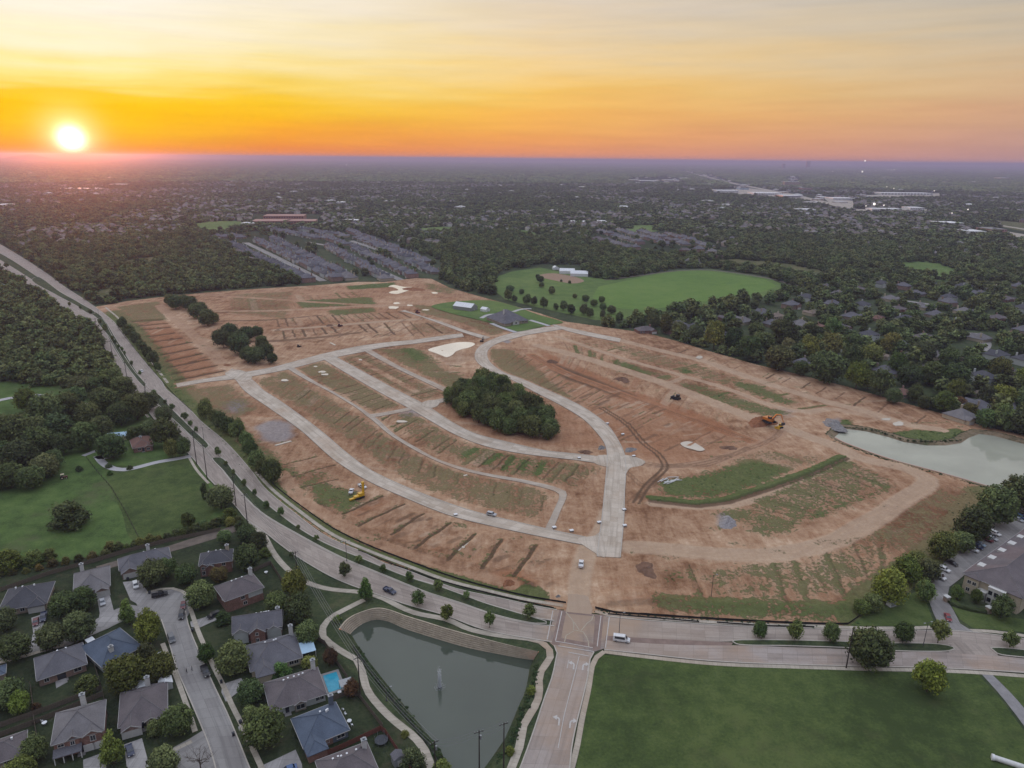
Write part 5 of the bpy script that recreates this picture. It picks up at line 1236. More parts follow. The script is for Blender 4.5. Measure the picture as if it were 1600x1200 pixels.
for t_ in np.linspace(0, 1, 15):
    a = np.array([790, 470]) * (1 - t_) + np.array([1000, 512]) * t_
    place_tree(a[0] + rng.uniform(-4, 4), a[1] + rng.uniform(-1.5, 1.5), rng.uniform(8, 15), 'oval', 'tree in the field hedge behind the lone grey house', 'field hedge behind the lone house', DK)
for x, y, w in ((846, 450, 9), (862, 456, 8), (797, 459, 13), (815, 461, 9), (840, 436, 7), (844, 443, 12), (862, 461, 11), (890, 444, 5), (898, 467, 8), (915, 473, 12), (928, 480, 12), (942, 486, 12), (955, 492, 14), (940, 474, 10), (877, 441, 4)):
    place_tree(x, y, w, 'broad', 'small dark tree dotted about the green pasture', 'trees dotted about the pasture', DK)
print('trees', TREE_N[0])

def ord_label(group, base, only=None):
    o = [t for t in SC.objects if t.get('group') == group and (only is None or t['label'] == only)]
    o.sort(key=lambda t: PX(np.array([[t.location.x, t.location.y]]))[0][0])
    for i, t in enumerate(o): t['label'] = '%s, %s from the left' % (base, ordn(i))
ORD = 'first second third fourth fifth sixth seventh eighth ninth tenth eleventh twelfth thirteenth fourteenth fifteenth sixteenth seventeenth eighteenth nineteenth twentieth'.split()
def ordn(i):
    return ORD[i] if i < 20 else (('twenty-', 'thirty-', 'forty-')[(i - 20) // 10] + ORD[i % 10] if i % 10 < 9 else ('thirtieth', 'fortieth', 'fiftieth')[(i - 29) // 10])
for g_, b_, o_ in (('young trees along the boulevard median', 'young tree on the near boulevard median', 'young tree on the grass median of the curving boulevard'), ('young trees along the boulevard median', 'small tree on the far boulevard median', 'small tree on the far stretch of the boulevard median'),
                   ('roadside strip of trees', 'tree in the strip between boulevard and ploughed rows', None), ('row of trees on the site edge', 'tree in the row on the site edge by the boulevard', None), ('hedge along the dirt lane', 'scrubby bush in the hedge along the dirt lane', None), ('scrub along the garden back fence', 'scrubby bush along the garden back fence', None),
                   ('trees of the wooded suburb', 'green tree in the suburb behind the bare lots', 'tree in the wooded suburb bordering the bare lots'), ('trees of the wooded suburb', 'yellow green tree in the suburb behind the bare lots', 'yellow green tree in the suburb bordering the bare lots'),
                   ('field hedge behind the lone house', 'tree in the field hedge behind the lone house', None), ('trees dotted about the pasture', 'small dark tree on the green pasture', None), ('upper left clump on the site', 'tree in the upper left clump on the site', None), ('dark clump beside the site road', 'tree in the dark clump beside the site road', None)):
    ord_label(g_, b_, o_)
# HOUSES
def shingle(name, c):
    m, nt, b = new_mat(name)
    v = coords(nt)
    n1 = noise(nt, .25, v, 5); n2 = noise(nt, 3.2, v, 3, .7)
    w = node(nt, 'ShaderNodeTexWave', wave_type='BANDS', bands_direction='Z', inp={'Scale': 2.2, 'Distortion': 1.2, 'Detail': 2.0}); nt.links.new(v, w.inputs[0])
    k = math_n(nt, 'ADD', math_n(nt, 'ADD', math_n(nt, 'MULTIPLY', n1, .4), math_n(nt, 'MULTIPLY', n2, .45)), math_n(nt, 'MULTIPLY', w.outputs[1], .15))
    nt.links.new(ramp(nt, k, [(.3, tuple(x * .62 for x in c) + (1,)), (.5, tuple(c) + (1,)), (.7, tuple(x * 1.4 for x in c) + (1,))]), b.inputs['Base Color'])
    b.inputs['Roughness'].default_value = .9; b.inputs['Specular IOR Level'].default_value = .2
    bump(nt, b, n2, .5, .06)
    return m
def brick(name, c, mortar=(.30, .26, .22)):
    m, nt, b = new_mat(name)
    v = coords(nt)
    t = node(nt, 'ShaderNodeTexBrick', inp={'Scale': 1.0, 'Mortar Size': .012, 'Brick Width': .42, 'Row Height': .14, 'Color1': tuple(x * .8 for x in c) + (1,), 'Color2': tuple(x * 1.2 for x in c) + (1,), 'Mortar': mortar + (1,)})
    mp = node(nt, 'ShaderNodeCombineXYZ'); sp = node(nt, 'ShaderNodeSeparateXYZ'); nt.links.new(v, sp.inputs[0])
    nt.links.new(math_n(nt, 'ADD', sp.outputs[0], sp.outputs[1]), mp.inputs[0]); nt.links.new(sp.outputs[2], mp.inputs[1])
    nt.links.new(mp.outputs[0], t.inputs[0])
    n1 = noise(nt, .6, v, 4)
    nt.links.new(mixc(nt, 1.0, t.outputs[0], ramp(nt, n1, [(.3, .72), (.7, 1.2)]), 'MULTIPLY'), b.inputs['Base Color'])
    b.inputs['Roughness'].default_value = .9
    return m
RF = {'grey': shingle('grey_shingle', (.125, .122, .135)), 'blue': shingle('blue_grey_shingle', (.090, .112, .150)), 'brown': shingle('brown_shingle', (.130, .112, .115)), 'dark': shingle('dark_shingle', (.078, .078, .088)), 'pale': shingle('pale_shingle', (.165, .155, .158)), 'rust': shingle('rust_shingle', (.17, .095, .075)), 'tan': shingle('tan_shingle', (.19, .15, .12))}
WL = {'red': brick('red_brick', (.20, .085, .062)), 'tan': brick('tan_brick', (.27, .21, .16)), 'rose': brick('rose_brick', (.24, .145, .115)), 'siding': simple('pale_siding', (.40, .42, .41), .7, var=.06, scale=.8), 'cream': simple('cream_stucco', (.42, .36, .27), .9, var=.08), 'white': simple('white_trim', (.50, .49, .47), .6, var=.08), 'navy': simple('dark_siding', (.10, .12, .15), .7)}
def glass_mat():
    m, nt, b = new_mat('window_glass')
    b.inputs['Base Color'].default_value = C3(.02, .024, .03); b.inputs['Roughness'].default_value = .06; b.inputs['Specular IOR Level'].default_value = .7
    return m
M['glass'] = glass_mat()
M['trim'] = simple('weathered_trim', (.34, .33, .32), .7, var=.15)
M['whitemetal'] = simple('white_metal', (.66, .67, .68), .45, var=.06, scale=.5)
M['bluemetal'] = simple('pale_blue_metal', (.36, .50, .62), .4, var=.06, scale=.5)
M['darkmetal'] = simple('dark_metal', (.05, .05, .055), .5)
M['greymetal'] = simple('grey_metal', (.28, .29, .30), .45, metal=.3)
M['fence'] = simple('cedar_fence', (.125, .10, .078), .9, var=.25, scale=2.0)
M['redfence'] = simple('stained_fence', (.16, .06, .045), .9, var=.2, scale=2.0)
M['plastic'] = simple('dark_plastic', (.03, .035, .045), .5)
def window(parent, p, u, w, h, mat_frame=None, name='window'):
    """p = bottom centre on the wall (x,y,z), u = wall direction unit (ux,uy); outward = (uy,-ux)"""
    ux, uy = u; ox, oy = uy, -ux
    def q(a, b, c): return (p[0] + ux * a + ox * b, p[1] + uy * a + oy * b, p[2] + c)
    def slab(mb, a0, a1, c0, c1, b0, b1):
        mb.hexa([q(a0, b0, c0), q(a1, b0, c0), q(a1, b1, c0), q(a0, b1, c0)], [q(a0, b0, c1), q(a1, b0, c1), q(a1, b1, c1), q(a0, b1, c1)])
    mb = MB(); t = .11
    slab(mb, -w / 2 - t, w / 2 + t, h, h + t, -.02, .09); slab(mb, -w / 2 - t - .05, w / 2 + t + .05, -t, 0, -.02, .13)
    slab(mb, -w / 2 - t, -w / 2, 0, h, -.02, .085); slab(mb, w / 2, w / 2 + t, 0, h, -.02, .085); slab(mb, -.04, .04, 0, h, -.02, .07); 
    f = mb.build(name, mat_frame or WL['white'], parent)
    mb = MB(); slab(mb, -w / 2, -.04, 0, h, -.03, .03); slab(mb, .04, w / 2, 0, h, -.03, .03)
    mb.build('pane', M['glass'], f)
def roof_part(mb, pts, faces): mb.add(pts, faces)
def hip_roof(L, D, ez, pitch, o=.5, gable=None):
    """over rectangle 0..L x 0..D; gable: None, 'x' (gable ends at x=0 and L)"""
    x0, x1, y0, y1 = -o, L + o, -o, D + o
    W, Dp = x1 - x0, y1 - y0
    mb = MB(); rid = []
    if gable == 'x':
        rz = ez + pitch * Dp / 2; a, b = (x0, (y0 + y1) / 2, rz), (x1, (y0 + y1) / 2, rz)
    elif gable == 'y':
        rz = ez + pitch * W / 2; a, b = ((x0 + x1) / 2, y0, rz), ((x0 + x1) / 2, y1, rz)
    elif W >= Dp:
        rz = ez + pitch * Dp / 2; k = Dp / 2; a, b = (x0 + k, (y0 + y1) / 2, rz), (x1 - k - .01, (y0 + y1) / 2, rz)
    else:
        rz = ez + pitch * W / 2; k = W / 2; a, b = ((x0 + x1) / 2, y0 + k, rz), ((x0 + x1) / 2, y1 - k, rz)
    e = [(x0, y0, ez), (x1, y0, ez), (x1, y1, ez), (x0, y1, ez)]
    f = [(p[0], p[1], ez - .22) for p in e]
    V = e + [a, b] + f
    if gable == 'x' or (gable is None and W >= Dp): F = [(0, 1, 5, 4), (2, 3, 4, 5), (3, 0, 4), (1, 2, 5)]; hips = [(0, 4), (3, 4), (1, 5), (2, 5), (4, 5)]
    else: F = [(0, 1, 4), (1, 2, 5, 4), (2, 3, 5), (3, 0, 4, 5)]; hips = [(0, 4), (1, 4), (2, 5), (3, 5), (4, 5)]
    F += [(6 + i, 6 + (i + 1) % 4, (i + 1) % 4, i) for i in range(4)] + [(9, 8, 7, 6)]
    mb.add(V, F)
    return mb, [(V[i], V[j]) for i, j in hips], e, rz
def make_house(label, FL, FR, BR, ez, roof, wall, pitch=.5, wings=(), chim=(), wins=(), doors=(), garages=(), gable=None, cat='house', group=None, name='house', wall2=None, vents=3, zb=0.0, trim=True, o=.5, chimmat=None):
    a, b, c = (np.array(G(*p, ez)) for p in (FL, FR, BR))
    ux = b - a; L = np.linalg.norm(ux); ux /= L
    uy = np.array([-ux[1], ux[0]]); D = abs((c - b) @ uy)
    if (c - b) @ uy < 0: uy = -uy
    org = a + ux * o + uy * o; L -= 2 * o; D -= 2 * o
    rz = math.atan2(ux[1], ux[0])
    h = tag(empty(name, (org[0], org[1], zb), rz), label, cat, group)
    ez -= zb
    mb = MB(); mb.box(0, L, 0, D, -.3, ez - .1)
    if gable == 'x':
        for x in (0.02, L - .3): mb.prism([(0.02, ez - .12), (D - .02, ez - .12), (D / 2, ez + pitch * D / 2 - .02)], x, x + .28, 'x')
    if gable == 'y':
        for y in (0.02, D - .3): mb.prism([(0.02, ez - .12), (L - .02, ez - .12), (L / 2, ez + pitch * L / 2 - .02)], y, y + .28, 'y')
    mb.build('wall', WL[wall], h)
    rmb, hips, e, rtop = hip_roof(L, D, ez, pitch, o, gable)
    cap = MB()
    for p, q in hips:
        p, q = Vector(p), Vector(q); cap.tube([p + Vector((0, 0, .03)), q + Vector((0, 0, .05))], .13, 4)
    tr = MB()
    for i in range(4):
        p, q = Vector(e[i]), Vector(e[(i + 1) % 4]); d = (q - p).normalized(); n = Vector((d.y, -d.x, 0))
        p0, q0 = p + n * .02, q + n * .02
        tr.hexa([p0 + Vector((0, 0, -.24)), q0 + Vector((0, 0, -.24)), q0 + n * .1 + Vector((0, 0, -.24)), p0 + n * .1 + Vector((0, 0, -.24))], [p0 + Vector((0, 0, -.03)), q0 + Vector((0, 0, -.03)), q0 + n * .12 + Vector((0, 0, -.03)), p0 + n * .12 + Vector((0, 0, -.03))])
    for wv in wings:
        x0, x1, out = wv['x'][0] * L, wv['x'][1] * L, wv['out']; we = wv.get('ez', ez) + .03; wp = wv.get('pitch', pitch); w = x1 - x0; mid = (x0 + x1) / 2; back = min(D * .62, w / 2 * wp / max(pitch, .01) + .4 + (ez - we) * 0)
        m2 = MB(); m2.box(x0, x1, -out, -.01 if wv.get('ez', ez) >= ez else -.01, -.3, we - .1)
        oo = .4
        rt = we + wp * (w / 2 + oo)
        if wv.get('hip'):
            k = w / 2 + oo
            rmb.add([(x0 - oo, -out - oo, we), (x1 + oo, -out - oo, we), (mid, -out - oo + k, rt), (mid, back, rt), (x0 - oo, back, we), (x1 + oo, back, we), (x0 - oo, -out - oo, we - .22), (x1 + oo, -out - oo, we - .22), (x0 - oo, back, we - .22), (x1 + oo, back, we - .22)],
                    [(0, 1, 2), (1, 5, 3, 2), (4, 0, 2, 3), (6, 7, 1, 0), (7, 9, 5, 1), (8, 6, 0, 4), (7, 6, 8, 9)])
            cap.tube([(x0 - oo, -out - oo, we + .03), (mid, -out - oo + k, rt + .05)], .13, 4); cap.tube([(x1 + oo, -out - oo, we + .03), (mid, -out - oo + k, rt + .05)], .13, 4); cap.tube([(mid, -out - oo + k, rt + .04), (mid, back, rt + .04)], .13, 4)
        else:
            m2.prism([(x0 + .02, we - .11), (x1 - .02, we - .11), (mid, we + wp * w / 2 - .05)], -out + .01, -out + .3, 'y')
            rmb.add([(x0 - oo, -out - oo, we), (mid, -out - oo, rt), (x1 + oo, -out - oo, we), (x0 - oo, back, we), (mid, back, rt), (x1 + oo, back, we),
                     (x0 - oo, -out - oo, we - .2), (mid, -out - oo, rt - .2), (x1 + oo, -out - oo, we - .2), (x0 - oo, back, we - .2), (mid, back, rt - .2), (x1 + oo, back, we - .2)],
                    [(1, 0, 3, 4), (2, 1, 4, 5), (0, 1, 7, 6), (1, 2, 8, 7), (0, 6, 9, 3), (8, 2, 5, 11), (6, 7, 10, 9), (7, 8, 11, 10)])
            for sx_, xe in ((-1, x0 - oo), (1, x1 + oo)):
                tr.hexa([(xe, -out - oo - .14, we - .26), (xe, -out - oo - .02, we - .26), (mid, -out - oo - .02, rt - .26), (mid, -out - oo - .14, rt - .26)], [(xe, -out - oo - .14, we + .03), (xe, -out - oo - .02, we + .03), (mid, -out - oo - .02, rt + .03), (mid, -out - oo - .14, rt + .03)])
            cap.tube([(mid, -out - oo, rt + .04), (mid, back, rt + .04)], .12, 4)
        m2.build('wall', WL[wv.get('wall', wall)], h)
    rf = rmb.build('roof', RF[roof], h)
    cap.build('ridge_cap', RF['pale' if roof not in ('blue',) else 'blue'], rf)
    vb = MB()
    g = random.Random(int(abs(org[0] * 7 + org[1])))
    for k in range(vents):
        x, y = L * g.uniform(.25, .75), D * g.uniform(.55, .75)
        zz = ez + pitch * (D - y + o) - .05 if L >= D else ez + pitch * .2
        vb.box(x - .25, x + .25, y - .25, y + .25, zz - .3, zz + .35)
    if vents: vb.build('roof_vent', M['whitemetal'], rf)
    if trim: tr.build('gutter', M['trim'], h)
    for (cx, cy, ct) in chim:
        mb = MB(); x, y = cx * L, cy * D
        mb.box(x - .65, x + .65, y - .5, y + .5, 0, rtop + ct)
        ch = mb.build('chimney', chimmat or WL['white'], h)
        mb = MB(); mb.box(x - .8, x + .8, y - .65, y + .65, rtop + ct, rtop + ct + .18); mb.box(x - .3, x + .3, y - .25, y + .25, rtop + ct + .18, rtop + ct + .7)
        mb.build('chimney_cap', M['greymetal'], ch)
    for wv in wins:
        face, u, z, w, hh = wv[:5]; out = wv[5] if len(wv) > 5 else 0
        if face == 'f': window(h, (u * L, -out, z), (1, 0), w, hh)
        elif face == 'r': window(h, (L, u * D, z), (0, 1), w, hh)
        elif face == 'l': window(h, (0, u * D, z), (0, -1), w, hh)
    for dv in doors:
        u, w, hh = dv[:3]; out = dv[3] if len(dv) > 3 else 0
        mb = MB(); mb.box(u * L - w / 2, u * L + w / 2, -out - .07, -out + .02, 0, hh)
        d = mb.build('door', dv[4] if len(dv) > 4 else M['plastic'], h)
        mb = MB(); mb.box(u * L + w / 2 - .18, u * L + w / 2 - .1, -out - .13, -out - .07, 1.0, 1.1); mb.build('handle', M['greymetal'], d)
        mb = MB(); mb.box(u * L - w / 2 - .4, u * L + w / 2 + .4, -out - 1.5, -out - .05, -.1, .16); mb.build('step', M['drive'], h)
    for gv in garages:
        u, w, hh, out = gv
        mb = MB()
        for k in range(4): mb.box(u * L - w / 2, u * L + w / 2, -out - .1 + .0 * k, -out + .02, .05 + k * hh / 4, .05 + (k + 1) * hh / 4 - .05)
        mb.box(u * L - w / 2, u * L + w / 2, -out - .03, -out + .01, .05, hh)
        gd = mb.build('garage_door', WL['white'], h)
        mb = MB(); mb.box(u * L - w / 2 - .2, u * L - w / 2, -out - .13, -out + .02, 0, hh + .2); mb.box(u * L + w / 2, u * L + w / 2 + .2, -out - .13, -out + .02, 0, hh + .2); mb.box(u * L - w / 2, u * L + w / 2, -out - .13, -out + .02, hh, hh + .2)
        mb.build('door_frame', WL['white'], gd)
    h['dims'] = (L, D)
    return h
def loc(h, fx, fy, z=0.0):
    """a place in a house's own frame, in world metres"""
    a = h.rotation_euler.z; L, D = h['dims']; x, y = fx * L, fy * D
    return (h.location.x + x * cos(a) - y * sin(a), h.location.y + x * sin(a) + y * cos(a), h.location.z + z)
HS = {}
HG = 'houses of the cul de sac'
HS[1] = make_house('dark hip roofed house at the far left with two cars outside', (-4, 956), (73, 942), (68, 911), 2.8, 'dark', 'tan', .55, wings=[dict(x=(.62, .98), out=1.2, hip=True)], wins=[('f', .3, 1, 1.3, 1.3), ('f', .48, 1, 1.3, 1.4)], doors=[(.16, 1.1, 2.1)], garages=[(.8, 4.8, 2.2, 1.2)], group=HG)
HS[2] = make_house('pale hip roofed house with a white garage and silver car', (114, 929), (172.5, 915), (164.7, 885), 2.8, 'pale', 'rose', .55, wings=[dict(x=(.62, .97), out=2.5, wall='rose')], chim=[(.22, .95, .6)], garages=[(.795, 4.6, 2.2, 2.5)], wins=[('f', .2, 1, 1.5, 1.3), ('f', .4, 1, 1.5, 1.3), ('r', .5, 1, 1.2, 1.2)], group=HG)
HS[3] = make_house('long grey house with a dormer and white car on its drive', (186, 892), (268, 872), (261.7, 855), 2.8, 'grey', 'tan', .62, wings=[dict(x=(.02, .34), out=3.5, wall='rose'), dict(x=(.5, .6), out=.05, ez=4.4, pitch=.9, wall='white')], chim=[(.6, .9, .7)], garages=[(.18, 4.8, 2.2, 3.5)], wins=[('f', .55, 4.0, .8, .9, .06), ('f', .75, 1, 1.6, 1.4), ('f', .44, 1, 1.0, 1.4)], group=HG)
HS[4] = make_house('dark roofed two storey brick corner house with a pale chimney', (310, 884), (363, 876), (380, 855), 5.2, 'dark', 'red', .6, wings=[dict(x=(.0, .2), out=.8, wall='red'), dict(x=(.22, .42), out=.9, ez=4.4, wall='red')], chim=[(.86, .8, .4)], chimmat=WL['cream'], wins=[('f', .1, 1, 1.1, 1.5, .8), ('f', .1, 3.3, .9, 1.1, .8), ('f', .6, 1, 1.2, 1.5), ('f', .75, 3.4, 1.2, 1.2), ('r', .25, 1, 1.2, 1.4), ('r', .3, 3.4, 1.2, 1.2), ('r', .7, 3.4, 1.2, 1.2)], group=HG)
HS[5] = make_house('two storey red brick house under a purple brown hip roof', (351, 940), (413, 917.5), (401, 893), 5.4, 'brown', 'red', .55, chim=[(.93, .85, .2)], wins=[('f', .45, 3.4, 1.3, 1.3), ('f', .5, .9, 1.2, 1.3), ('f', .72, 3.3, 1.2, 1.4), ('f', .88, 3.3, 1.2, 1.4), ('l', .4, 3.3, 1.2, 1.3)], group=HG)
sid = MB(); L_, D_ = HS[5]['dims']; sid.box(L_ * .6, L_ * .995, -.06, .02, 2.9, 5.2); sid.build('siding_panel', WL['siding'], HS[5])
HS[6] = make_house('brick house with white gable ends and a line of roof vents', (362, 990), (441, 978), (432, 955), 4.6, 'grey', 'red', .75, wings=[dict(x=(.0, .3), out=.6, ez=4.2, wall='siding'), dict(x=(.36, .66), out=2.2, ez=4.8, wall='red'), dict(x=(.7, 1.0), out=.6, ez=3.6, wall='siding')], chim=[(.93, .75, -.4)], wins=[('f', .5, 3.6, .8, 1.0, 2.2), ('f', .5, 1.0, .9, 1.3, 2.2), ('f', .8, .9, 1.4, 1.4), ('f', .94, .9, 1.2, 1.4), ('l', .5, 3, 1.1, 1.2)], gable='x', group=HG, vents=6)
HS[7] = make_house('grey hip roofed house with a glazed patio roof beside it', (391, 1050), (473, 1027), (462, 988), 2.8, 'grey', 'cream', .55, wings=[dict(x=(.08, .42), out=4, hip=True)], chim=[(.93, .9, .6)], wins=[('f', .8, .9, 1.3, 1.4), ('f', .9, .9, 1.3, 1.4), ('l', .4, 1, 1.2, 1.3)], group=HG)
HS[8] = make_house('grey brown hip roofed house with a swimming pool behind it', (422, 1112), (511, 1084), (489, 1044), 2.8, 'brown', 'siding', .55, wings=[dict(x=(.42, .62), out=.9, wall='tan')], chim=[(.93, .93, .5)], wins=[('f', .86, 1, 1.2, 1.3), ('f', .93, 1, 1.2, 1.3), ('f', .52, .8, 2.4, 1.6, .9)], doors=[(.28, 1.1, 2.1)], group=HG, vents=5)
HS[9] = make_house('blue grey hip roofed house nearest the pond footpath', (474, 1170), (547, 1140), (519, 1098), 2.8, 'blue', 'navy', .55, wings=[dict(x=(.0, .42), out=3.6, hip=True, wall='red')], chim=[(.9, .93, .5)], chimmat=WL['navy'], wins=[('f', .83, .9, 2.2, 1.3), ('f', .5, 1, 1.2, 1.3)], group=HG)
brp = MB(); L_, D_ = HS[9]['dims']; brp.box(L_ * .46, L_ * .64, -.06, .02, 0, 2.6); brp.build('brick_panel', WL['red'], HS[9])
HS[10] = make_house('brown roofed house at the bottom edge inside the red fence', (508, 1236), (592, 1203), (564, 1162), 2.8, 'brown', 'tan', .55, chim=[(.93, .8, .5)], wins=[('f', .5, 1, 1.4, 1.3), ('r', .4, 1, 1.2, 1.3)], group=HG, vents=5)
HS[11] = make_house('blue grey house with a white chimney at the street corner', (159, 1043), (223, 1010), (207, 971), 2.8, 'blue', 'siding', .6, chim=[(.35, .18, -.4)], wins=[('f', .84, .9, 1.4, 1.5), ('f', .15, 1, 1.2, 1.2), ('r', .4, 1, 1.2, 1.3)], group=HG, vents=1)
HS[12] = make_house('grey roofed brick bungalow with a dark patio door', (57, 1064), (136.5, 1037), (128, 1004), 2.9, 'grey', 'rose', .6, wins=[('f', .16, 1.1, 1.2, 1.2), ('f', .82, 1.1, 2.0, 1.2)], doors=[(.47, 2.4, 2.2, 0, M['glass'])], group=HG, vents=2)
HS[13] = make_house('two storey red brick house with twin white garage doors', (79, 1165), (162, 1141), (149, 1097), 5.4, 'pale', 'red', .6, wings=[dict(x=(.28, .52), out=.25, pitch=.75, wall='red'), dict(x=(.62, .98), out=.6, pitch=.6, wall='red')], chim=[(.58, .93, 1.0)], garages=[(.7, 2.5, 2.2, .6), (.89, 2.5, 2.2, .6)], wins=[('f', .38, 3.4, .9, 1.2, .25), ('f', .8, 3.2, 1.2, 1.7, .6), ('f', .14, 3.6, 1.4, .8), ('f', .2, .9, 1.4, 1.4)], doors=[(.52, 1.1, 2.1, .25)], group=HG)
pr = MB(); L_, D_ = HS[13]['dims']
pr.add([(-.3, -2.6, 2.5), (L_ * .56, -2.6, 2.5), (L_ * .56, .0, 3.3), (-.3, .0, 3.3), (-.3, -2.6, 2.3), (L_ * .56, -2.6, 2.3), (L_ * .56, .0, 3.1), (-.3, .0, 3.1)], [(0, 1, 2, 3), (7, 6, 5, 4), (0, 4, 5, 1), (1, 5, 6, 2), (3, 7, 4, 0)])
pr.build('porch_roof', RF['grey'], HS[13])
pp = MB()
for fx in (.0, .18, .36, .54): pp.box(L_ * fx - .12, L_ * fx + .12, -2.5, -2.26, 0, 2.4)
pp.build('porch_post', WL['white'], HS[13])
HS[14] = make_house('brown roofed house with a garage gable and white patio cover', (184, 1138), (262, 1116), (243, 1068), 2.9, 'brown', 'rose', .55, wings=[dict(x=(.06, .44), out=2.4, wall='rose'), dict(x=(.56, .8), out=1.0, ez=3.1, wall='tan')], chim=[(.6, .96, .3)], garages=[(.25, 4.8, 2.2, 2.4)], wins=[('f', .68, .8, 1.4, 1.9, 1.0), ('r', .5, 1, 1.2, 1.3)], doors=[(.5, 1.1, 2.2)], group=HG)
HS[15] = make_house('grey roof corner showing at the bottom left photo edge', (-40, 1206), (42, 1177), (37, 1142), 2.8, 'brown', 'tan', .5, wins=[('f', .6, 1, 1.4, 1.3)], group=HG)
HS[16] = make_house('sliver of a blue roof at the left photo edge', (-50, 1070), (9, 1052), (7, 1038), 2.8, 'blue', 'tan', .5, group=HG, wins=[('f', .6, 1, 1.4, 1.3)])
HS[17] = make_house('brown roofed farmhouse under tall trees by the gravel drive', (207, 701), (240, 695), (230, 681), 3.0, 'rust', 'red', .45, wings=[dict(x=(.55, .95), out=1.5, wall='red')], chim=[(.5, .6, .3)], wins=[('f', .75, 1, 1.4, 1.3, 1.5), ('f', .3, 1, 1.4, 1.3)], doors=[(.5, 1.1, 2.1)], name='farmhouse')
HS[18] = make_house('lone grey house with a white chimney beside the site road', (785, 505), (826, 500), (820, 488), 3.6, 'grey', 'tan', .6, wings=[dict(x=(.0, .25), out=4, hip=True), dict(x=(.38, .62), out=1.5, wall='white')], chim=[(.3, .4, 1)], wins=[('f', .5, 1, 1.8, 1.5, 1.5), ('f', .8, 1, 1.6, 1.5), ('f', .92, 1, 1.2, 1.5)], zb=.6)
def canopy(label, h, x0, x1, y0, y1, z0, z1, mat, name='patio_cover', posts=True):
    t = tag(empty(name, h.location, h.rotation_euler.z), label, 'patio cover')
    mb = MB(); mb.hexa([(x0, y0, z0), (x1, y0, z0), (x1, y1, z1), (x0, y1, z1)], [(x0, y0, z0 + .12), (x1, y0, z0 + .12), (x1, y1, z1 + .12), (x0, y1, z1 + .12)])
    mb.build('roof_sheet', mat, t)
    for x in (x0 + .15, x1 - .15):
        for y, z in ((y0 + .15, z0), (y1 - .15, z1)):
            mb = MB(); mb.box(x - .08, x + .08, y - .08, y + .08, 0, z); mb.build('post', WL['white'], t)
    return t
L_, D_ = HS[14]['dims']; canopy('flat white patio cover behind the brown roofed house', HS[14], L_ * .22, L_ * .62, D_ + .6, D_ + 4.6, 2.7, 3.0, M['whitemetal'])
L_, D_ = HS[7]['dims']; canopy('pale blue translucent patio roof beside the grey house', HS[7], L_ + .6, L_ + 5.2, D_ * .1, D_ * .55, 2.6, 2.8, M['bluemetal'])
L_, D_ = HS[11]['dims']; canopy('small white awning behind the blue grey corner house', HS[11], L_ * .18, L_ * .38, D_ + .6, D_ + 3.0, 2.6, 2.8, M['whitemetal'])
L_, D_ = HS[8]['dims']
def poolwater():
    m, nt, b = new_mat('pool_water'); p = coords(nt, False)
    nt.links.new(ramp(nt, noise(nt, .5, p, 3), [(.3, C3(.03, .25, .36)), (.7, C3(.05, .33, .45))]), b.inputs['Base Color']); b.inputs['Roughness'].default_value = .05; b.inputs['IOR'].default_value = 1.33
    return m
pl = tag(empty('swimming_pool', HS[8].location, HS[8].rotation_euler.z), 'turquoise swimming pool in a back garden beside the footpath', 'swimming pool')
mb = MB(); mb.box(L_ + 1.6, L_ + 6.0, D_ * .22, D_ * .9, .02, .22); mb.build('pool_water', poolwater(), pl)
mb = MB(); x0, x1, y0, y1 = L_ + 1.6, L_ + 6.0, D_ * .22, D_ * .9
for b_ in ((x0 - .9, x0, y0 - .9, y1 + .9), (x1, x1 + .9, y0 - .9, y1 + .9), (x0, x1, y0 - .9, y0), (x0, x1, y1, y1 + .9)): mb.box(*b_, .0, .27)
mb.build('pool_deck', M['drive'], pl)
canopy('grey pergola roof over the corner of the pool deck', HS[8], L_ + 5.0, L_ + 9.0, D_ * .04, D_ * .3, 2.5, 2.7, M['greymetal'], 'pergola')
def small_shed(label, px, py, w, d, h, rz, wallm, roofm, name='garden_shed', cat='shed'):
    t = tag(empty(name, (*G(px, py), 0), rz), label, cat)
    mb = MB(); mb.box(-w / 2, w / 2, -d / 2, d / 2, 0, h); mb.prism([(-w / 2 + .01, h), (w / 2 - .01, h), (0, h + w * .28)], -d / 2, d / 2, 'y'); mb.build('wall', wallm, t)
    k = w * .28; mb = MB()
    for s in (-1, 1): mb.hexa([(s * (w / 2 + .2), -d / 2 - .2, h - .06), (0, -d / 2 - .2, h + k + .03), (0, d / 2 + .2, h + k + .03), (s * (w / 2 + .2), d / 2 + .2, h - .06)][::s], [(s * (w / 2 + .2), -d / 2 - .2, h + .06), (0, -d / 2 - .2, h + k + .15), (0, d / 2 + .2, h + k + .15), (s * (w / 2 + .2), d / 2 + .2, h + .06)][::s])
    mb.build('roof', roofm, t)
    mb = MB(); mb.box(-.6, .6, -d / 2 - .06, -d / 2 + .02, 0, min(2.0, h - .1)); mb.build('door', WL['white'], t)
    return t
rzh = HS[9].rotation_euler.z
small_shed('pale garden shed beside the street pavement', 260, 1074, 3.6, 3.2, 2.4, rzh, WL['siding'], M['whitemetal'])
small_shed('grey playhouse with a pale roof at the bottom garden', 622, 1192, 3.0, 2.6, 2.6, rzh, M['greymetal'], RF['grey'], 'playhouse')
small_shed('long pale blue metal roofed shed behind the farmhouse', 185, 686, 5.6, 10.0, 2.6, rzh + 1.35, WL['cream'], M['bluemetal'], 'farm_shed')
small_shed('long pale metal barn with an open front on the lone lot', 727, 484, 13, 24, 4.4, 1.05, M['greymetal'], M['whitemetal'], 'metal_barn', 'barn')
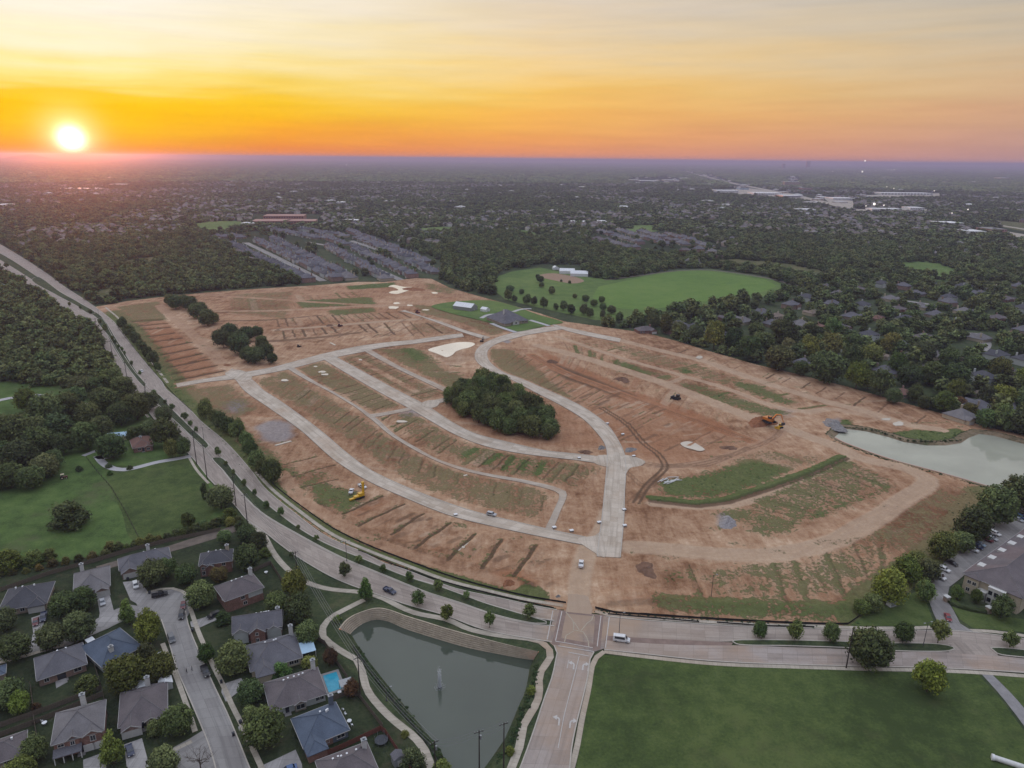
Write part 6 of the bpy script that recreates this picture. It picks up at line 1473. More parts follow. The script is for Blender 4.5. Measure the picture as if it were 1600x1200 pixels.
small_shed('small white outbuilding between metal barn and lone house', 758, 487, 7, 8, 3.2, .9, M['whitemetal'], M['whitemetal'], 'outbuilding', 'outbuilding')
small_shed('tiny white shed at the corner of the lone house', 772, 501, 5, 5, 3.0, .4, WL['white'], M['whitemetal'])
small_shed('left white barn at the far edge of the pasture', 886, 427, 12, 22, 4.0, 1.45, M['whitemetal'], M['whitemetal'], 'white_barn', 'barn')
small_shed('right white barn beside the fenced clay paddock', 905, 431, 13, 25, 4.0, 1.45, M['whitemetal'], M['whitemetal'], 'white_barn', 'barn')
small_shed('tiny white shed left of the two pasture barns', 868, 421, 8, 8, 3.2, .3, M['whitemetal'], M['whitemetal'])
small_shed('white hut glimpsed in the wood left of the boulevard', 4, 452, 9, 16, 3.4, .5, M['bluemetal'], M['bluemetal'], 'metal_shed')

# apartment building by the car park
_a, _b = np.array(G(1504, 895, 7.2)), np.array(G(1602, 825, 7.2)); _d = (_b - _a) / np.linalg.norm(_b - _a); _n = np.array([_d[1], -_d[0]])
_fr, _br = PX(np.array([_a + _n * 21]), 7.2)[0], PX(np.array([_a + _n * 21 + _d * 78]), 7.2)[0]
apt = make_house('long two storey apartment block with balconies by the car park', (1504, 895), tuple(_fr), tuple(_br), 7.2, 'brown', 'cream', .42, wings=[dict(x=(.05, .28), out=1.2, hip=True), dict(x=(.78, .99), out=1.0, hip=True)], wins=[('f', .12, 4.3, 1.2, 1.3, 1.2), ('f', .21, 4.3, 1.2, 1.3, 1.2), ('f', .12, 1.0, 1.2, 1.4, 1.2), ('f', .88, 1.0, 1.6, 1.6, 1.0)], cat='apartment building', name='apartment_building', vents=0, o=.7)
L_, D_ = apt['dims']
def bay(x0, x1, out, top, label=None):
    mb = MB(); mb.box(x0, x1, -out, -.02, 0, top); b = mb.build('bay', WL['white'], apt)
    mb = MB(); mb.box(x0 - .15, x1 + .15, -out - .15, .1, top, top + .35); mb.build('parapet', WL['white'], b)
    for z in (.8, 3.8) if top > 5 else (.8,):
        mb = MB()
        n = 3
        for k in range(n): mb.box(x0 + (x1 - x0) * (k + .15) / n, x0 + (x1 - x0) * (k + .85) / n, -out - .05, -out + .05, z, z + 1.7)
        mb.build('pane', M['glass'], b)
bay(L_ * .3, L_ * .45, 2.6, 3.6); bay(L_ * .47, L_ * .76, 2.2, 6.6)
for k in range(7):
    y = D_ * (.1 + .125 * k)
    q_ = rng.uniform(.6, 1.2); mb = MB(); mb.box(.8, 5.2 * q_, y, y + 2.2 + q_, 7.0, 8.2 + q_ * .6); t = mb.build('roof_terrace', WL['white'], apt)
    mb = MB()
    for q in range(3): mb.box(6.4 + q * 1.3, 7.4 + q * 1.3, y + .7, y + 1.8, 8.6 + q * .3, 10.2 + q * .3)
    mb.build('air_conditioner', M['greymetal'], t)
    window(apt, (0, D_ * (.08 + .13 * k), 4.2), (0, -1), 1.4, 1.4); window(apt, (0, D_ * (.08 + .13 * k), 1.0), (0, -1), 1.4, 1.5)
# BEYOND: suburbs, woods, town
def proto_house(L, D, ez, roof, wall, pitch, wing=None, chim=True, two=False):
    h = empty('house', (0, 0, 0))
    mb = MB(); mb.box(-L / 2, L / 2, -D / 2, D / 2, -.3, ez - .1)
    if wing: mb.box(wing[0] * L, wing[1] * L, -D / 2 - wing[2], -D / 2 - .01, -.3, ez - .12); w = (wing[1] - wing[0]) * L; mb.prism([(wing[0] * L + .03, ez - .13), (wing[1] * L - .03, ez - .13), ((wing[0] + wing[1]) * L / 2, ez + pitch * w / 2 - .1)], -D / 2 - wing[2] + .01, -D / 2 - wing[2] + .3, 'y')
    mb.build('wall', WL[wall], h)
    rmb, hips, e, rt = hip_roof(L, D, ez, pitch, .5)
    rmb.v = [(x - L / 2, y - D / 2, z) for x, y, z in rmb.v]
    if wing:
        x0, x1, out = wing[0] * L, wing[1] * L, D / 2 + wing[2]; mid = (x0 + x1) / 2; r2 = ez + .03 + pitch * (x1 - x0 + .8) / 2
        rmb.add([(x0 - .4, -out - .4, ez + .03), (mid, -out - .4, r2), (x1 + .4, -out - .4, ez + .03), (x0 - .4, 0, ez + .03), (mid, 0, r2), (x1 + .4, 0, ez + .03), (x0 - .4, -out - .4, ez - .2), (mid, -out - .4, r2 - .2), (x1 + .4, -out - .4, ez - .2)],
                [(1, 0, 3, 4), (2, 1, 4, 5), (0, 1, 7, 6), (1, 2, 8, 7)])
    rmb.build('roof', RF[roof], h)
    if chim:
        mb = MB(); mb.box(L * .3, L * .3 + 1.2, D * .2, D * .2 + 1.0, 0, rt + .6); mb.build('chimney', WL[wall], h)
    if wing:
        mb = MB(); c = (wing[0] + wing[1]) * L / 2; mb.box(c - 2.4, c + 2.4, -D / 2 - wing[2] - .06, -D / 2 - wing[2] + .02, 0, 2.2); mb.build('garage_door', WL['white'], h)
    f = -D / 2
    for x in ((.22 if wing and wing[0] < 0 else -.22), .38 if wing and wing[0] < 0 else -.38):
        window(h, (x * L, f, 1.0), (1, 0), 1.5, 1.4)
        if two: window(h, (x * L, f, 3.7), (1, 0), 1.5, 1.3)
    return h
PROTO = [proto_house(17, 14, 3.0, 'grey', 'tan', .62, (-.48, -.12, 3)), proto_house(16, 13, 5.4, 'grey', 'rose', .6, (.1, .46, 2), two=True), proto_house(18, 12, 3.0, 'brown', 'red', .5, (.14, .48, 3)),
         proto_house(15, 15, 3.0, 'pale', 'cream', .6, (-.45, -.05, 2.5)), proto_house(17, 13, 5.2, 'dark', 'siding', .55, (-.46, -.1, 2), two=True), proto_house(16, 12, 3.0, 'tan', 'cream', .45, (.1, .45, 2.5)), proto_house(15, 11, 2.8, 'rust', 'rose', .42, None)]
FIRST = set()
HPOS = []
def mid_house(k, xy, rz, label, group, s=1.0):
    o = PROTO[k] if k not in FIRST else copy_tree(PROTO[k])
    FIRST.add(k)
    o.location = (xy[0], xy[1], 0); o.rotation_euler = (0, 0, rz); o.scale = (s, s, s)
    tag(o, label, 'house', group)
    HPOS.append((xy[0], xy[1], 12 * s))
    return o
SD_L = 'grey roofed house in the tight new subdivision beyond the site'
def row(a, b, side, label, group, ks, gap=17.5, turn=0, where=''):
    A, B = np.array(G(*a)), np.array(G(*b)); d = B - A; L = np.linalg.norm(d); d /= L
    n = int(L / gap)
    rz = math.atan2(d[1], d[0]) + (pi if side < 0 else 0) + turn
    for i in range(n):
        p = A + d * (i + .5) * gap + np.array([-d[1], d[0]]) * nr.normal(0, .8)
        mid_house(rng.choice(ks), p, rz + rng.choice([0, 0, pi / 2, -pi / 2]) * (rng.random() < .15) + rng.gauss(0, .03), 'grey house, %s from the near end, %s' % (ordn(n - 1 - i), where), group, rng.uniform(1.05, 1.22))
SG = 'houses of the tight new subdivision'
for a, b, s, wh in (((362, 384), (487, 443), 1, 'row left of the main subdivision street'), ((402, 378), (530, 441), -1, 'row right of the main subdivision street'), ((425, 374), (555, 440), 1, 'row backing on that right row'), ((512, 387), (606, 440), -1, 'row left of the second subdivision street'), ((553, 388), (650, 436), 1, 'row right of the second subdivision street'), ((500, 370), (540, 384), -1, 'short row in the subdivision centre'),
                    ((560, 373), (640, 407), 1, 'row left of the outer subdivision street'), ((545, 362), (668, 412), -1, 'outermost row of the subdivision'), ((640, 411), (686, 430), 1, 'short row at the subdivision right corner'), ((420, 359), (500, 374), 1, 'row along the subdivision top edge'), ((334, 371), (392, 373), 1, 'short row at the subdivision left tip'), ((470, 360), (545, 372), -1, 'second row along the subdivision top')):
    row(a, b, s, SD_L, SG, [0, 0, 1, 1, 4, 4, 3], where=wh)
SG2 = 'houses of the second subdivision behind the woods'
for a, b, s, wh in (((935, 362), (1010, 384), 1, 'left row of the subdivision behind the woods'), ((965, 360), (1045, 384), -1, 'second row of the subdivision behind the woods'), ((1000, 362), (1080, 386), 1, 'third row of the subdivision behind the woods'), ((1040, 366), (1112, 388), -1, 'right row of the subdivision behind the woods'), ((930, 374), (1000, 392), 1, 'lower left row behind the woods'), ((1060, 392), (1130, 396), -1, 'front row facing the woods clearing')):
    row(a, b, s, '', SG2, [0, 1, 2, 3], 24, where=wh)
SUBG = 'houses among the trees of the wooded suburb'
SUBH = [(1008, 519, 2), (1060, 512, 0), (1118, 527, 4), (1160, 505, 3), (1207, 510, 0), (1275, 513, 6), (1253, 573, 0), (1325, 565, 4), (1370, 560, 5), (1383, 585, 0), (1407, 618, 6), (1375, 600, 4), (1420, 562, 2), (1455, 558, 3), (1487, 563, 6), (1505, 590, 2), (1535, 597, 4), (1470, 600, 0), (1555, 562, 4), (1580, 525, 6), (1530, 532, 3), (1490, 512, 4), (1440, 530, 2), (1400, 540, 0),
        (1355, 530, 4), (1310, 515, 2), (1270, 492, 5), (1300, 478, 0), (1345, 482, 4), (1390, 470, 3), (1430, 462, 0), (1480, 470, 4), (1530, 462, 0), (1570, 470, 2), (1595, 487, 4), (1250, 510, 3), (1190, 492, 0), (1140, 500, 2), (1085, 518, 4), (1050, 520, 6), (1460, 495, 0), (1505, 490, 3), (1555, 500, 2), (1600, 520, 0), (1415, 505, 4), (1370, 500, 6), (1330, 498, 0), (1500, 655, 3), (1525, 640, 0), (1480, 478, 1), (1410, 452, 1), (1450, 446, 0), (1505, 452, 4), (1555, 455, 3), (1590, 450, 0),
        (1340, 455, 2), (1375, 448, 4), (1310, 462, 3), (1290, 452, 0), (1260, 470, 4), (1235, 482, 1), (1212, 497, 5), (1400, 486, 2), (1437, 482, 3), (1600, 570, 4), (1580, 590, 2), (1540, 620, 5), (1575, 640, 0)]
for x, y, k in SUBH:
    lab = {6: 'house with a rusty red roof among suburb trees', 2: 'low brown roofed brick house among suburb trees', 5: 'house with a tan roof among suburb trees', 3: 'house with a pale roof among suburb trees', 4: 'house with a dark roof and pale siding among suburb trees', 0: 'grey roofed house among suburb trees', 1: 'two storey grey roofed house among suburb trees'}[k]
    mid_house(k, G(x, y), rng.choice([.5, .5 + pi / 2, -2.6, .45]) + rng.gauss(0, .12), lab, SUBG, 1.0)
for k in range(len(PROTO)):
    if k not in FIRST: mid_house(k, G(1600, 470 + k * 6), .4, 'house at the right edge of the wooded suburb', SUBG)
for C, w in (([(384, 379), (440, 406), (505, 439)], 11), ([(531, 396), (575, 415), (628, 438)], 11), ([(548, 376), (590, 390), (610, 398)], 11), ([(1065, 399), (1090, 402), (1120, 402)], 22), ([(480, 378), (520, 386), (531, 396)], 10), ([(0, 356), (20, 372), (36, 380)], 12), ([(78, 388), (100, 370), (112, 358)], 9), ([(28, 358), (40, 374)], 8), ([(1385, 555), (1430, 568), (1480, 575)], 9), ([(1520, 520), (1540, 535), (1535, 548)], 9), ([(1380, 465), (1480, 480), (1600, 505)], 9)):
    center_road('far_street', C, w, .1, M['street'], skirt=.05)

# stuff that nobody could count: the woods
def proto_coll(items, name, col=(1, 1, 1, 1)):
    c = bpy.data.collections.new(name)
    for i, (me, sc) in enumerate(items):
        o = bpy.data.objects.new('canopy_%02d' % i, me); o.scale = sc; o.color = col; c.objects.link(o)
    return c
def leafy(seed, n, leaf, lobes, shape, hw):
    me = crown_mesh('canopy', seed, n, leaf, lobes, shape, True, .05)
    v = np.empty(len(me.vertices) * 3, np.float32); me.vertices.foreach_get('co', v); v = v.reshape(-1, 3); v[:, 2] *= hw; me.vertices.foreach_set('co', v.ravel()); me.update()
    return me
collA = proto_coll([(leafy(900 + k, 420, .085, 13, 'round' if k % 3 else 'bush', .95 if k % 3 else .75), (1, 1, 1)) for k in range(7)], 'canopy_source')
collB = proto_coll([(leafy(950 + k, 130, .15, 9, 'bush' if k % 2 else 'round', .72), (1, 1, 1)) for k in range(5)], 'canopy_source_far')
def reskin(me, m): me.materials.clear(); me.materials.append(m); return me
M['weed'] = leaf_mat('weed_leaves', C3(.030, .055, .018), C3(.105, .155, .05)); M['tuft'] = leaf_mat('tuft_leaves', C3(.018, .034, .012), C3(.050, .082, .030))
collW = proto_coll([(reskin(leafy(940 + k, 130, .15, 9, 'bush', .6), M['weed']), (1, 1, 1)) for k in range(3)], 'weed_source')
collG = proto_coll([(reskin(leafy(940 + k, 130, .15, 9, 'bush', .6), M['tuft']), (1, 1, 1)) for k in range(3)], 'tuft_source')
def clump(seed):
    g = np.random.default_rng(seed); V = np.zeros((0, 3)); F = []
    iv, if_ = ico()
    for k in range(26):
        b0 = len(V); r = g.uniform(.06, .13); a, q = g.uniform(0, 6.28), .46 * math.sqrt(g.uniform(0, 1))
        V = np.vstack([V, np.array([q * cos(a), q * sin(a), r * .55]) + iv[:42] * np.array([r, r, r * 1.05]) * (1 + g.normal(0, .16, (42, 1)))]) if False else np.vstack([V, np.array([q * cos(a), q * sin(a), r * .5]) + iv * np.array([r, r, r * 1.05]) * (1 + g.normal(0, .15, (len(iv), 1)))])
        F += [tuple(f + b0) for f in if_]
    me = bpy.data.meshes.new('canopy'); me.from_pydata([tuple(v) for v in V], [], F); me.update()
    at = me.attributes.new('tint', 'FLOAT', 'FACE'); at.data.foreach_set('value', np.repeat(g.uniform(.1, .8, 26), len(if_)).astype(np.float32) + g.uniform(0, .2, 26 * len(if_)).astype(np.float32))
    me.materials.append(M['leaf']); return me
collC = proto_coll([(clump(980 + k), (1, 1, 1)) for k in range(4)], 'canopy_source_clump')
def scatter(name, pts, wid, hgt, coll, ncoll, label):
    n = len(pts)
    me = bpy.data.meshes.new(name)
    me.vertices.add(n); me.vertices.foreach_set('co', np.column_stack([pts, np.full(n, -.2)]).astype(np.float32).ravel())
    a = me.attributes.new('rotz', 'FLOAT', 'POINT'); a.data.foreach_set('value', nr.uniform(0, 6.28, n).astype(np.float32))
    a = me.attributes.new('size', 'FLOAT_VECTOR', 'POINT'); a.data.foreach_set('vector', np.column_stack([wid, wid, hgt]).astype(np.float32).ravel())
    a = me.attributes.new('pick', 'INT', 'POINT'); a.data.foreach_set('value', nr.integers(0, ncoll, n).astype(np.int32))
    o = link(name, me)
    ng = bpy.data.node_groups.new(name, 'GeometryNodeTree')
    ng.interface.new_socket('Geometry', in_out='INPUT', socket_type='NodeSocketGeometry'); ng.interface.new_socket('Geometry', in_out='OUTPUT', socket_type='NodeSocketGeometry')
    N = ng.nodes.new
    gi, go, ci, ip = N('NodeGroupInput'), N('NodeGroupOutput'), N('GeometryNodeCollectionInfo'), N('GeometryNodeInstanceOnPoints')
    ci.inputs['Collection'].default_value = coll; ci.inputs['Separate Children'].default_value = True; ci.inputs['Reset Children'].default_value = True
    def attr(nm, t):
        q = N('GeometryNodeInputNamedAttribute'); q.data_type = t; q.inputs['Name'].default_value = nm
        return [s for s in q.outputs if s.enabled][0]
    cx = N('ShaderNodeCombineXYZ'); lk = ng.links.new
    lk(attr('rotz', 'FLOAT'), cx.inputs[2]); lk(cx.outputs[0], ip.inputs['Rotation']); lk(attr('size', 'FLOAT_VECTOR'), ip.inputs['Scale']); lk(attr('pick', 'INT'), ip.inputs['Instance Index'])
    ip.inputs['Pick Instance'].default_value = True
    mp_ = N('GeometryNodeMeshToPoints'); lk(gi.outputs[0], mp_.inputs[0]); lk(mp_.outputs[0], ip.inputs['Points']); lk(ci.outputs[0], ip.inputs['Instance']); lk(ip.outputs[0], go.inputs[0])
    md = o.modifiers.new('scatter', 'NODES'); md.node_group = ng
    return tag(o, label, None, None, 'stuff')
def vnoise(P, s, seed=0):
    g = np.random.default_rng(seed); out = np.zeros(len(P)); amp = 1; tot = 0
    for k in range(4):
        for j in range(5):
            a = g.uniform(0, 6.28); f = 2 * pi / s * (1.9 ** k) * g.uniform(.7, 1.3)
            out += amp * np.sin(f * (P[:, 0] * cos(a) + P[:, 1] * sin(a)) + g.uniform(0, 6.28)) / 5 ** .5
        tot += amp; amp *= .62
    return out / tot
def jgrid(d0, d1, sp, half=R(43)):
    x1 = d1 * math.tan(half) + 60
    nx, ny = int(2 * x1 / sp), int((d1 - 0) / sp)
    X, Y = np.meshgrid(np.arange(nx) * sp - x1, np.arange(ny) * sp)
    P = np.column_stack([X.ravel(), Y.ravel()]) + nr.uniform(-.46, .46, (nx * ny, 2)) * sp
    r = np.hypot(P[:, 0], P[:, 1]); az = np.abs(np.arctan2(P[:, 0], P[:, 1] + 60))
    return P[(r >= d0) & (r < d1) & (az < half)]
OPEN = [GA(p) for p in (
    [(-400, 1400), (-400, 605), (-60, 604), (120, 606), (190, 592), (166, 553), (138, 510), (110, 490), (80, 474), (40, 451), (0, 427), (-120, 371), (-90, 336), (-30, 363), (18, 388), (68, 420), (104, 446), (132, 463), (158, 478), (200, 468), (260, 461), (320, 455), (400, 449), (500, 443), (560, 438), (600, 438), (650, 432), (672, 432), (705, 446), (745, 459), (770, 462), (770, 452), (778, 430), (800, 422), (845, 414), (900, 413), (925, 436), (960, 436), (1010, 428), (1060, 420), (1112, 419), (1200, 432), (1232, 446), (1195, 464), (1140, 471), (1110, 477), (1060, 485), (1005, 498), (960, 506), (940, 509), (1007, 519), (1057, 532), (1097, 544), (1181, 568), (1237, 581), (1320, 602), (1390, 622), (1460, 642), (1530, 662), (1600, 678), (1700, 694), (2200, 800), (2200, 1400)],
    [(1100, 409), (1150, 405), (1230, 412), (1300, 428), (1295, 438), (1230, 428), (1140, 415), (1105, 414)], [(1400, 411), (1450, 409), (1495, 421), (1485, 438), (1440, 434), (1402, 424)], [(1510, 438), (1570, 441), (1600, 450), (1540, 449)],
    [(302, 349), (350, 345), (380, 346), (376, 353), (340, 360), (306, 360)], [(650, 357), (690, 354), (718, 356), (705, 363), (660, 365)], [(982, 352), (1023, 352), (1020, 361), (990, 361)], [(186, 411), (210, 404), (243, 401), (252, 410), (225, 417), (190, 417)],
    [(138, 468), (155, 453), (196, 447), (205, 455), (160, 470)], [(797, 358), (825, 360), (855, 373), (852, 378), (815, 368)], [(1382, 406), (1403, 404), (1408, 411), (1387, 414)], [(1545, 343), (1600, 348), (1640, 356), (1640, 366), (1580, 358)],
    [(392, 334), (500, 334), (500, 351), (392, 351)], [(455, 318), (480, 316), (518, 317), (500, 321), (462, 322)],
    [(1105, 270), (1145, 284), (1240, 303), (1335, 325), (1325, 330), (1230, 308), (1135, 290), (1100, 274)], [(1110, 296), (1170, 292), (1240, 300), (1290, 306), (1335, 312), (1335, 326), (1290, 318), (1240, 312), (1180, 306), (1115, 303)], [(1330, 326), (1450, 326), (1450, 332), (1335, 332)], [(1340, 304), (1470, 300), (1470, 308), (1345, 310)], [(1560, 350), (1660, 360), (1660, 385), (1600, 376), (1562, 366)],
    [(1056, 266), (1072, 266), (1125, 280), (1118, 284)], [(980, 278), (1070, 278), (1070, 286), (985, 288)], [(1225, 276), (1255, 276), (1255, 292), (1225, 292)])]
SUBDIV = GA([(325, 372), (350, 362), (420, 352), (480, 354), (560, 362), (640, 383), (694, 412), (690, 436), (660, 440), (600, 444), (556, 445), (495, 447), (440, 425), (356, 390)])
SUBDIV2 = GA([(920, 366), (960, 356), (1060, 362), (1140, 388), (1135, 402), (1060, 404), (990, 396), (920, 380)])
SUBURB = GA([(995, 512), (1080, 478), (1230, 448), (1300, 440), (1500, 438), (1700, 470), (1700, 690), (1530, 660), (1300, 598), (1080, 535)])
DENSE = [GA(p) for p in ([(-400, 604), (-400, 480), (-60, 440), (40, 468), (100, 490), (138, 512), (166, 555), (190, 592), (120, 604)], [(760, 425), (700, 445), (680, 400), (760, 362), (900, 372), (1000, 398), (1100, 420), (1060, 440), (960, 436), (860, 410)], [(1125, 398), (1250, 380), (1400, 390), (1410, 420), (1330, 425), (1200, 412)], [(70, 415), (200, 395), (340, 395), (480, 440), (320, 455), (160, 470), (80, 440)])]
streets = [smooth(GA(c), 6) for c in ([(384, 379), (440, 406), (505, 439)], [(531, 396), (575, 415), (628, 438)], [(548, 376), (590, 390), (610, 398)], [(1065, 399), (1090, 402), (1120, 402)], [(0, 356), (20, 372), (36, 380)], [(78, 388), (100, 370), (112, 358)], [(1385, 555), (1430, 568), (1480, 575)], [(1520, 520), (1540, 535), (1535, 548)], [(1380, 465), (1480, 480), (1600, 505)], [(0, 398), (40, 425), (80, 452)])]
def open_mask(P):
    m = np.zeros(len(P), bool)
    for q in OPEN:
        b = (P[:, 0] > q[:, 0].min()) & (P[:, 0] < q[:, 0].max()) & (P[:, 1] > q[:, 1].min()) & (P[:, 1] < q[:, 1].max())
        if b.any(): m[b] |= inpoly(P[b], q)
    return m
def near_any(P, Q, r):
    m = np.zeros(len(P), bool)
    for q in Q:
        m |= np.hypot(P[:, 0] - q[0], P[:, 1] - q[1]) < (r if len(q) < 3 else q[2] * .9 + r)
    return m
IND = [(o.location.x, o.location.y) for o in SC.objects if o.type == 'EMPTY' and o.name.split('.')[0] == 'tree']
P = jgrid(230, 1700, 9.0)
P = P[~open_mask(P)]
sub = inpoly(P, SUBDIV) | inpoly(P, SUBDIV2); sbu = inpoly(P, SUBURB); den = np.zeros(len(P), bool)
for q in DENSE: den |= inpoly(P, q)
nz_ = vnoise(P, 160, 3)
u = nr.uniform(0, 1, len(P))
keep = np.where(sub, u < .05, np.where(sbu, u < .28, np.where(den, u < .97, (u < .80 + .35 * nz_))))
P = P[keep]; sbk = sbu[keep]; dk = den[keep]
HS2 = [(x * (1 - 12 / math.hypot(x, y)), y * (1 - 12 / math.hypot(x, y)), r * .9) for x, y, r in HPOS]
ok = ~near_any(P, HPOS, 1.0) & ~near_any(P, HS2, .5) & ~near_any(P, IND, 4.5)
for s in streets: ok &= ~near_any(P, s, 9)
P = P[ok]; sbk = sbk[ok]; dk = dk[ok]
w = np.where(sbk, nr.uniform(8, 17, len(P)), np.where(dk, nr.uniform(9, 14.5, len(P)), nr.uniform(8, 16, len(P))))
hh_ = w * nr.uniform(.72, 1.1, len(P))
scatter('woodland', P, w, hh_, collA, 7, 'dark broadleaf woodland and garden trees beyond the building site')
print('zone A', len(P))
P = jgrid(1700, 5200, 15.0)
P = P[~open_mask(P)]
sub = inpoly(P, SUBDIV2)
nz_ = vnoise(P, 420, 5); u = nr.uniform(0, 1, len(P))
P = P[np.where(sub, u < .15, u < .74 + .42 * nz_)]
w = nr.uniform(12, 23, len(P))
scatter('woodland', P, w, w * nr.uniform(.38, .85, len(P)), collB, 5, 'hazy woodland and tree lined suburbs in the middle distance')
print('zone B', len(P))
P = jgrid(5000, 15000, 62.0); P = P[~open_mask(P)]; nz_ = vnoise(P, 1500, 8); P = P[nr.uniform(0, 1, len(P)) < .72 + .5 * nz_]
w = nr.uniform(60, 125, len(P)); scatter('woodland', P, w, nr.uniform(50, 90, len(P)), collC, 4, 'distant wooded plain below the horizon')
print('zone C', len(P))
P = jgrid(15000, 46000, 300.0); nz_ = vnoise(P, 6000, 9); P = P[nr.uniform(0, 1, len(P)) < .75 + .5 * nz_]
w = nr.uniform(300, 620, len(P)); scatter('woodland', P, w, nr.uniform(70, 130, len(P)), collC, 4, 'wooded plain fading out at the horizon')
print('zone D', len(P))

# houses too small and many to tell apart
def house_mass(name, P, label, size=(11, 17)):
    n = len(P); V = np.zeros((n, 10, 3)); a = nr.choice([.4, .4 + pi / 2, -.3, 1.1], n) + nr.normal(0, .1, n)
    L, D, h, r = nr.uniform(*size, n), nr.uniform(size[0] * .8, size[1] * .75, n), nr.uniform(4, 7.5, n), nr.uniform(2.6, 4.6, n)
    cx = np.stack([-L, L, L, -L], 1) / 2; cy = np.stack([-D, -D, D, D], 1) / 2
    V[:, :4, 0] = cx; V[:, :4, 1] = cy; V[:, 4:8, 0] = cx; V[:, 4:8, 1] = cy; V[:, 4:8, 2] = h[:, None]
    V[:, 8, 0] = -L * .22; V[:, 9, 0] = L * .22; V[:, 8:, 2] = (h + r)[:, None]
    ca_, sa_ = np.cos(a)[:, None], np.sin(a)[:, None]
    X = V[:, :, 0] * ca_ - V[:, :, 1] * sa_ + P[:, :1]; Y = V[:, :, 0] * sa_ + V[:, :, 1] * ca_ + P[:, 1:2]
    V[:, :, 0] = X; V[:, :, 1] = Y
    base = (np.arange(n) * 10)[:, None]
    q = [np.array([[0, 1, 5, 4]]), np.array([[1, 2, 6, 5]]), np.array([[2, 3, 7, 6]]), np.array([[3, 0, 4, 7]])]
    F = np.concatenate([base + x for x in q] + [base + np.array([[4, 5, 9, 8]]), base + np.array([[6, 7, 8, 9]]), base + np.array([[7, 4, 8, 8]]), base + np.array([[5, 6, 9, 9]])])
    me = bpy.data.meshes.new(name)
    me.from_pydata(V.reshape(-1, 3).tolist(), [], [tuple(f) if f[2] != f[3] else tuple(f[:3]) for f in F.tolist()]); me.update()
    me.materials.append(M['farwall']); me.materials.append(M['farroof'])
    mi = np.zeros(8 * n, np.int32); mi[4 * n:] = 1; me.polygons.foreach_set('material_index', mi)
    return tag(link(name, me), label, None, None, 'stuff')
def patchy(name, cols, scale=.05):
    m, nt, b = new_mat(name); p = coords(nt, False)
    w_ = node(nt, 'ShaderNodeTexVoronoi', inp={'Scale': scale}); nt.links.new(p, w_.inputs['Vector'])
    s = node(nt, 'ShaderNodeSeparateColor'); nt.links.new(w_.outputs['Color'], s.inputs[0])
    nt.links.new(ramp(nt, s.outputs[0], [(i / max(1, len(cols) - 1), c_) for i, c_ in enumerate(cols)]), b.inputs['Base Color']); b.inputs['Roughness'].default_value = .85; return m
M['farwall'] = patchy('far_house_wall', [C3(.24, .15, .12), C3(.42, .38, .32), C3(.55, .54, .52), C3(.30, .22, .17)])
M['farroof'] = patchy('far_house_roof', [C3(.10, .09, .09), C3(.15, .13, .12), C3(.19, .15, .12), C3(.12, .12, .135), C3(.24, .22, .21)])
P = jgrid(1150, 2300, 27.0); P = P[~open_mask(P)]
nz_ = vnoise(P, 500, 21); P = P[(nz_ > .0) & (nr.uniform(0, 1, len(P)) < .7)]
for q in DENSE + [SUBDIV, SUBDIV2]: P = P[~inpoly(P, q)]
house_mass('distant_houses', P, 'rooftops of the nearer distant suburbs among trees')
P = jgrid(2300, 5500, 34.0); P = P[~open_mask(P)]; nz_ = vnoise(P, 900, 22); P = P[(nz_ > .12 + .3 * vnoise(P, 2600, 31)) & (nr.uniform(0, 1, len(P)) < .85)]
house_mass('distant_houses', P, 'pale specks of far suburban rooftops', (13, 20))
P = jgrid(5500, 15000, 90.0); P = P[~open_mask(P)]; nz_ = vnoise(P, 2600, 23); P = P[(nz_ > .0) & (nr.uniform(0, 1, len(P)) < .6)]
house_mass('distant_houses', P, 'faint rooftops and sheds far out on the plain', (26, 70))

M['farpale'] = patchy('far_store_roof', [C3(.5, .5, .5), C3(.36, .34, .32), C3(.6, .6, .6), C3(.25, .24, .24)], .012)
TP = GA([(1060, 262), (1180, 268), (1300, 285), (1370, 306), (1370, 332), (1290, 328), (1190, 316), (1100, 300), (1040, 284)]); P = np.column_stack([nr.uniform(TP[:, 0].min(), TP[:, 0].max(), 900), nr.uniform(TP[:, 1].min(), TP[:, 1].max(), 900)]); P = P[inpoly(P, TP)][:230]
_fr = M['farroof']; M['farroof'] = M['farpale']; house_mass('town_buildings', P, 'pale flat blocks of the far town along the highway', (18, 55))
P = jgrid(2300, 9000, 210.0); P = P[(np.abs(vnoise(P, 900, 77)) < .5) & (nr.uniform(0, 1, len(P)) < .3)]; house_mass('town_buildings', P, 'scattered pale sheds and stores across the plain', (20, 50)); M['farroof'] = _fr
# larger buildings one can tell apart
def block(label, px, py, wpx, hm, dm, wallm, roofm=None, name='commercial_building', rz=0.0, band=True, cat='building'):
    xy = G(px, py); dist = math.hypot(*xy); w = wpx * (np.array([xy[0], xy[1], -H]) @ _f) / FPX
    t = tag(empty(name, (xy[0], xy[1], 0), rz), label, cat, None)
    mb = MB(); mb.box(-w / 2, w / 2, -dm / 2, dm / 2, -.5, hm); mb.build('wall', wallm, t)
    mb = MB(); mb.box(-w / 2 - .4, w / 2 + .4, -dm / 2 - .4, dm / 2 + .4, hm, hm + .8); mb.build('roof', roofm or M['whitemetal'], t)
    if band:
        mb = MB(); nfl = max(1, int(hm / 4)); nw = max(3, min(16, int(w / 6)))
        for k in range(nfl):
            for q in range(nw): mb.box(-w / 2 + w * (q + .2) / nw, -w / 2 + w * (q + .8) / nw, -dm / 2 - .12, -dm / 2 + .1, 1.2 + k * hm / nfl, 1.2 + k * hm / nfl + hm / nfl * .45)
        mb.build('window_row', M['glass'], t)
    return t
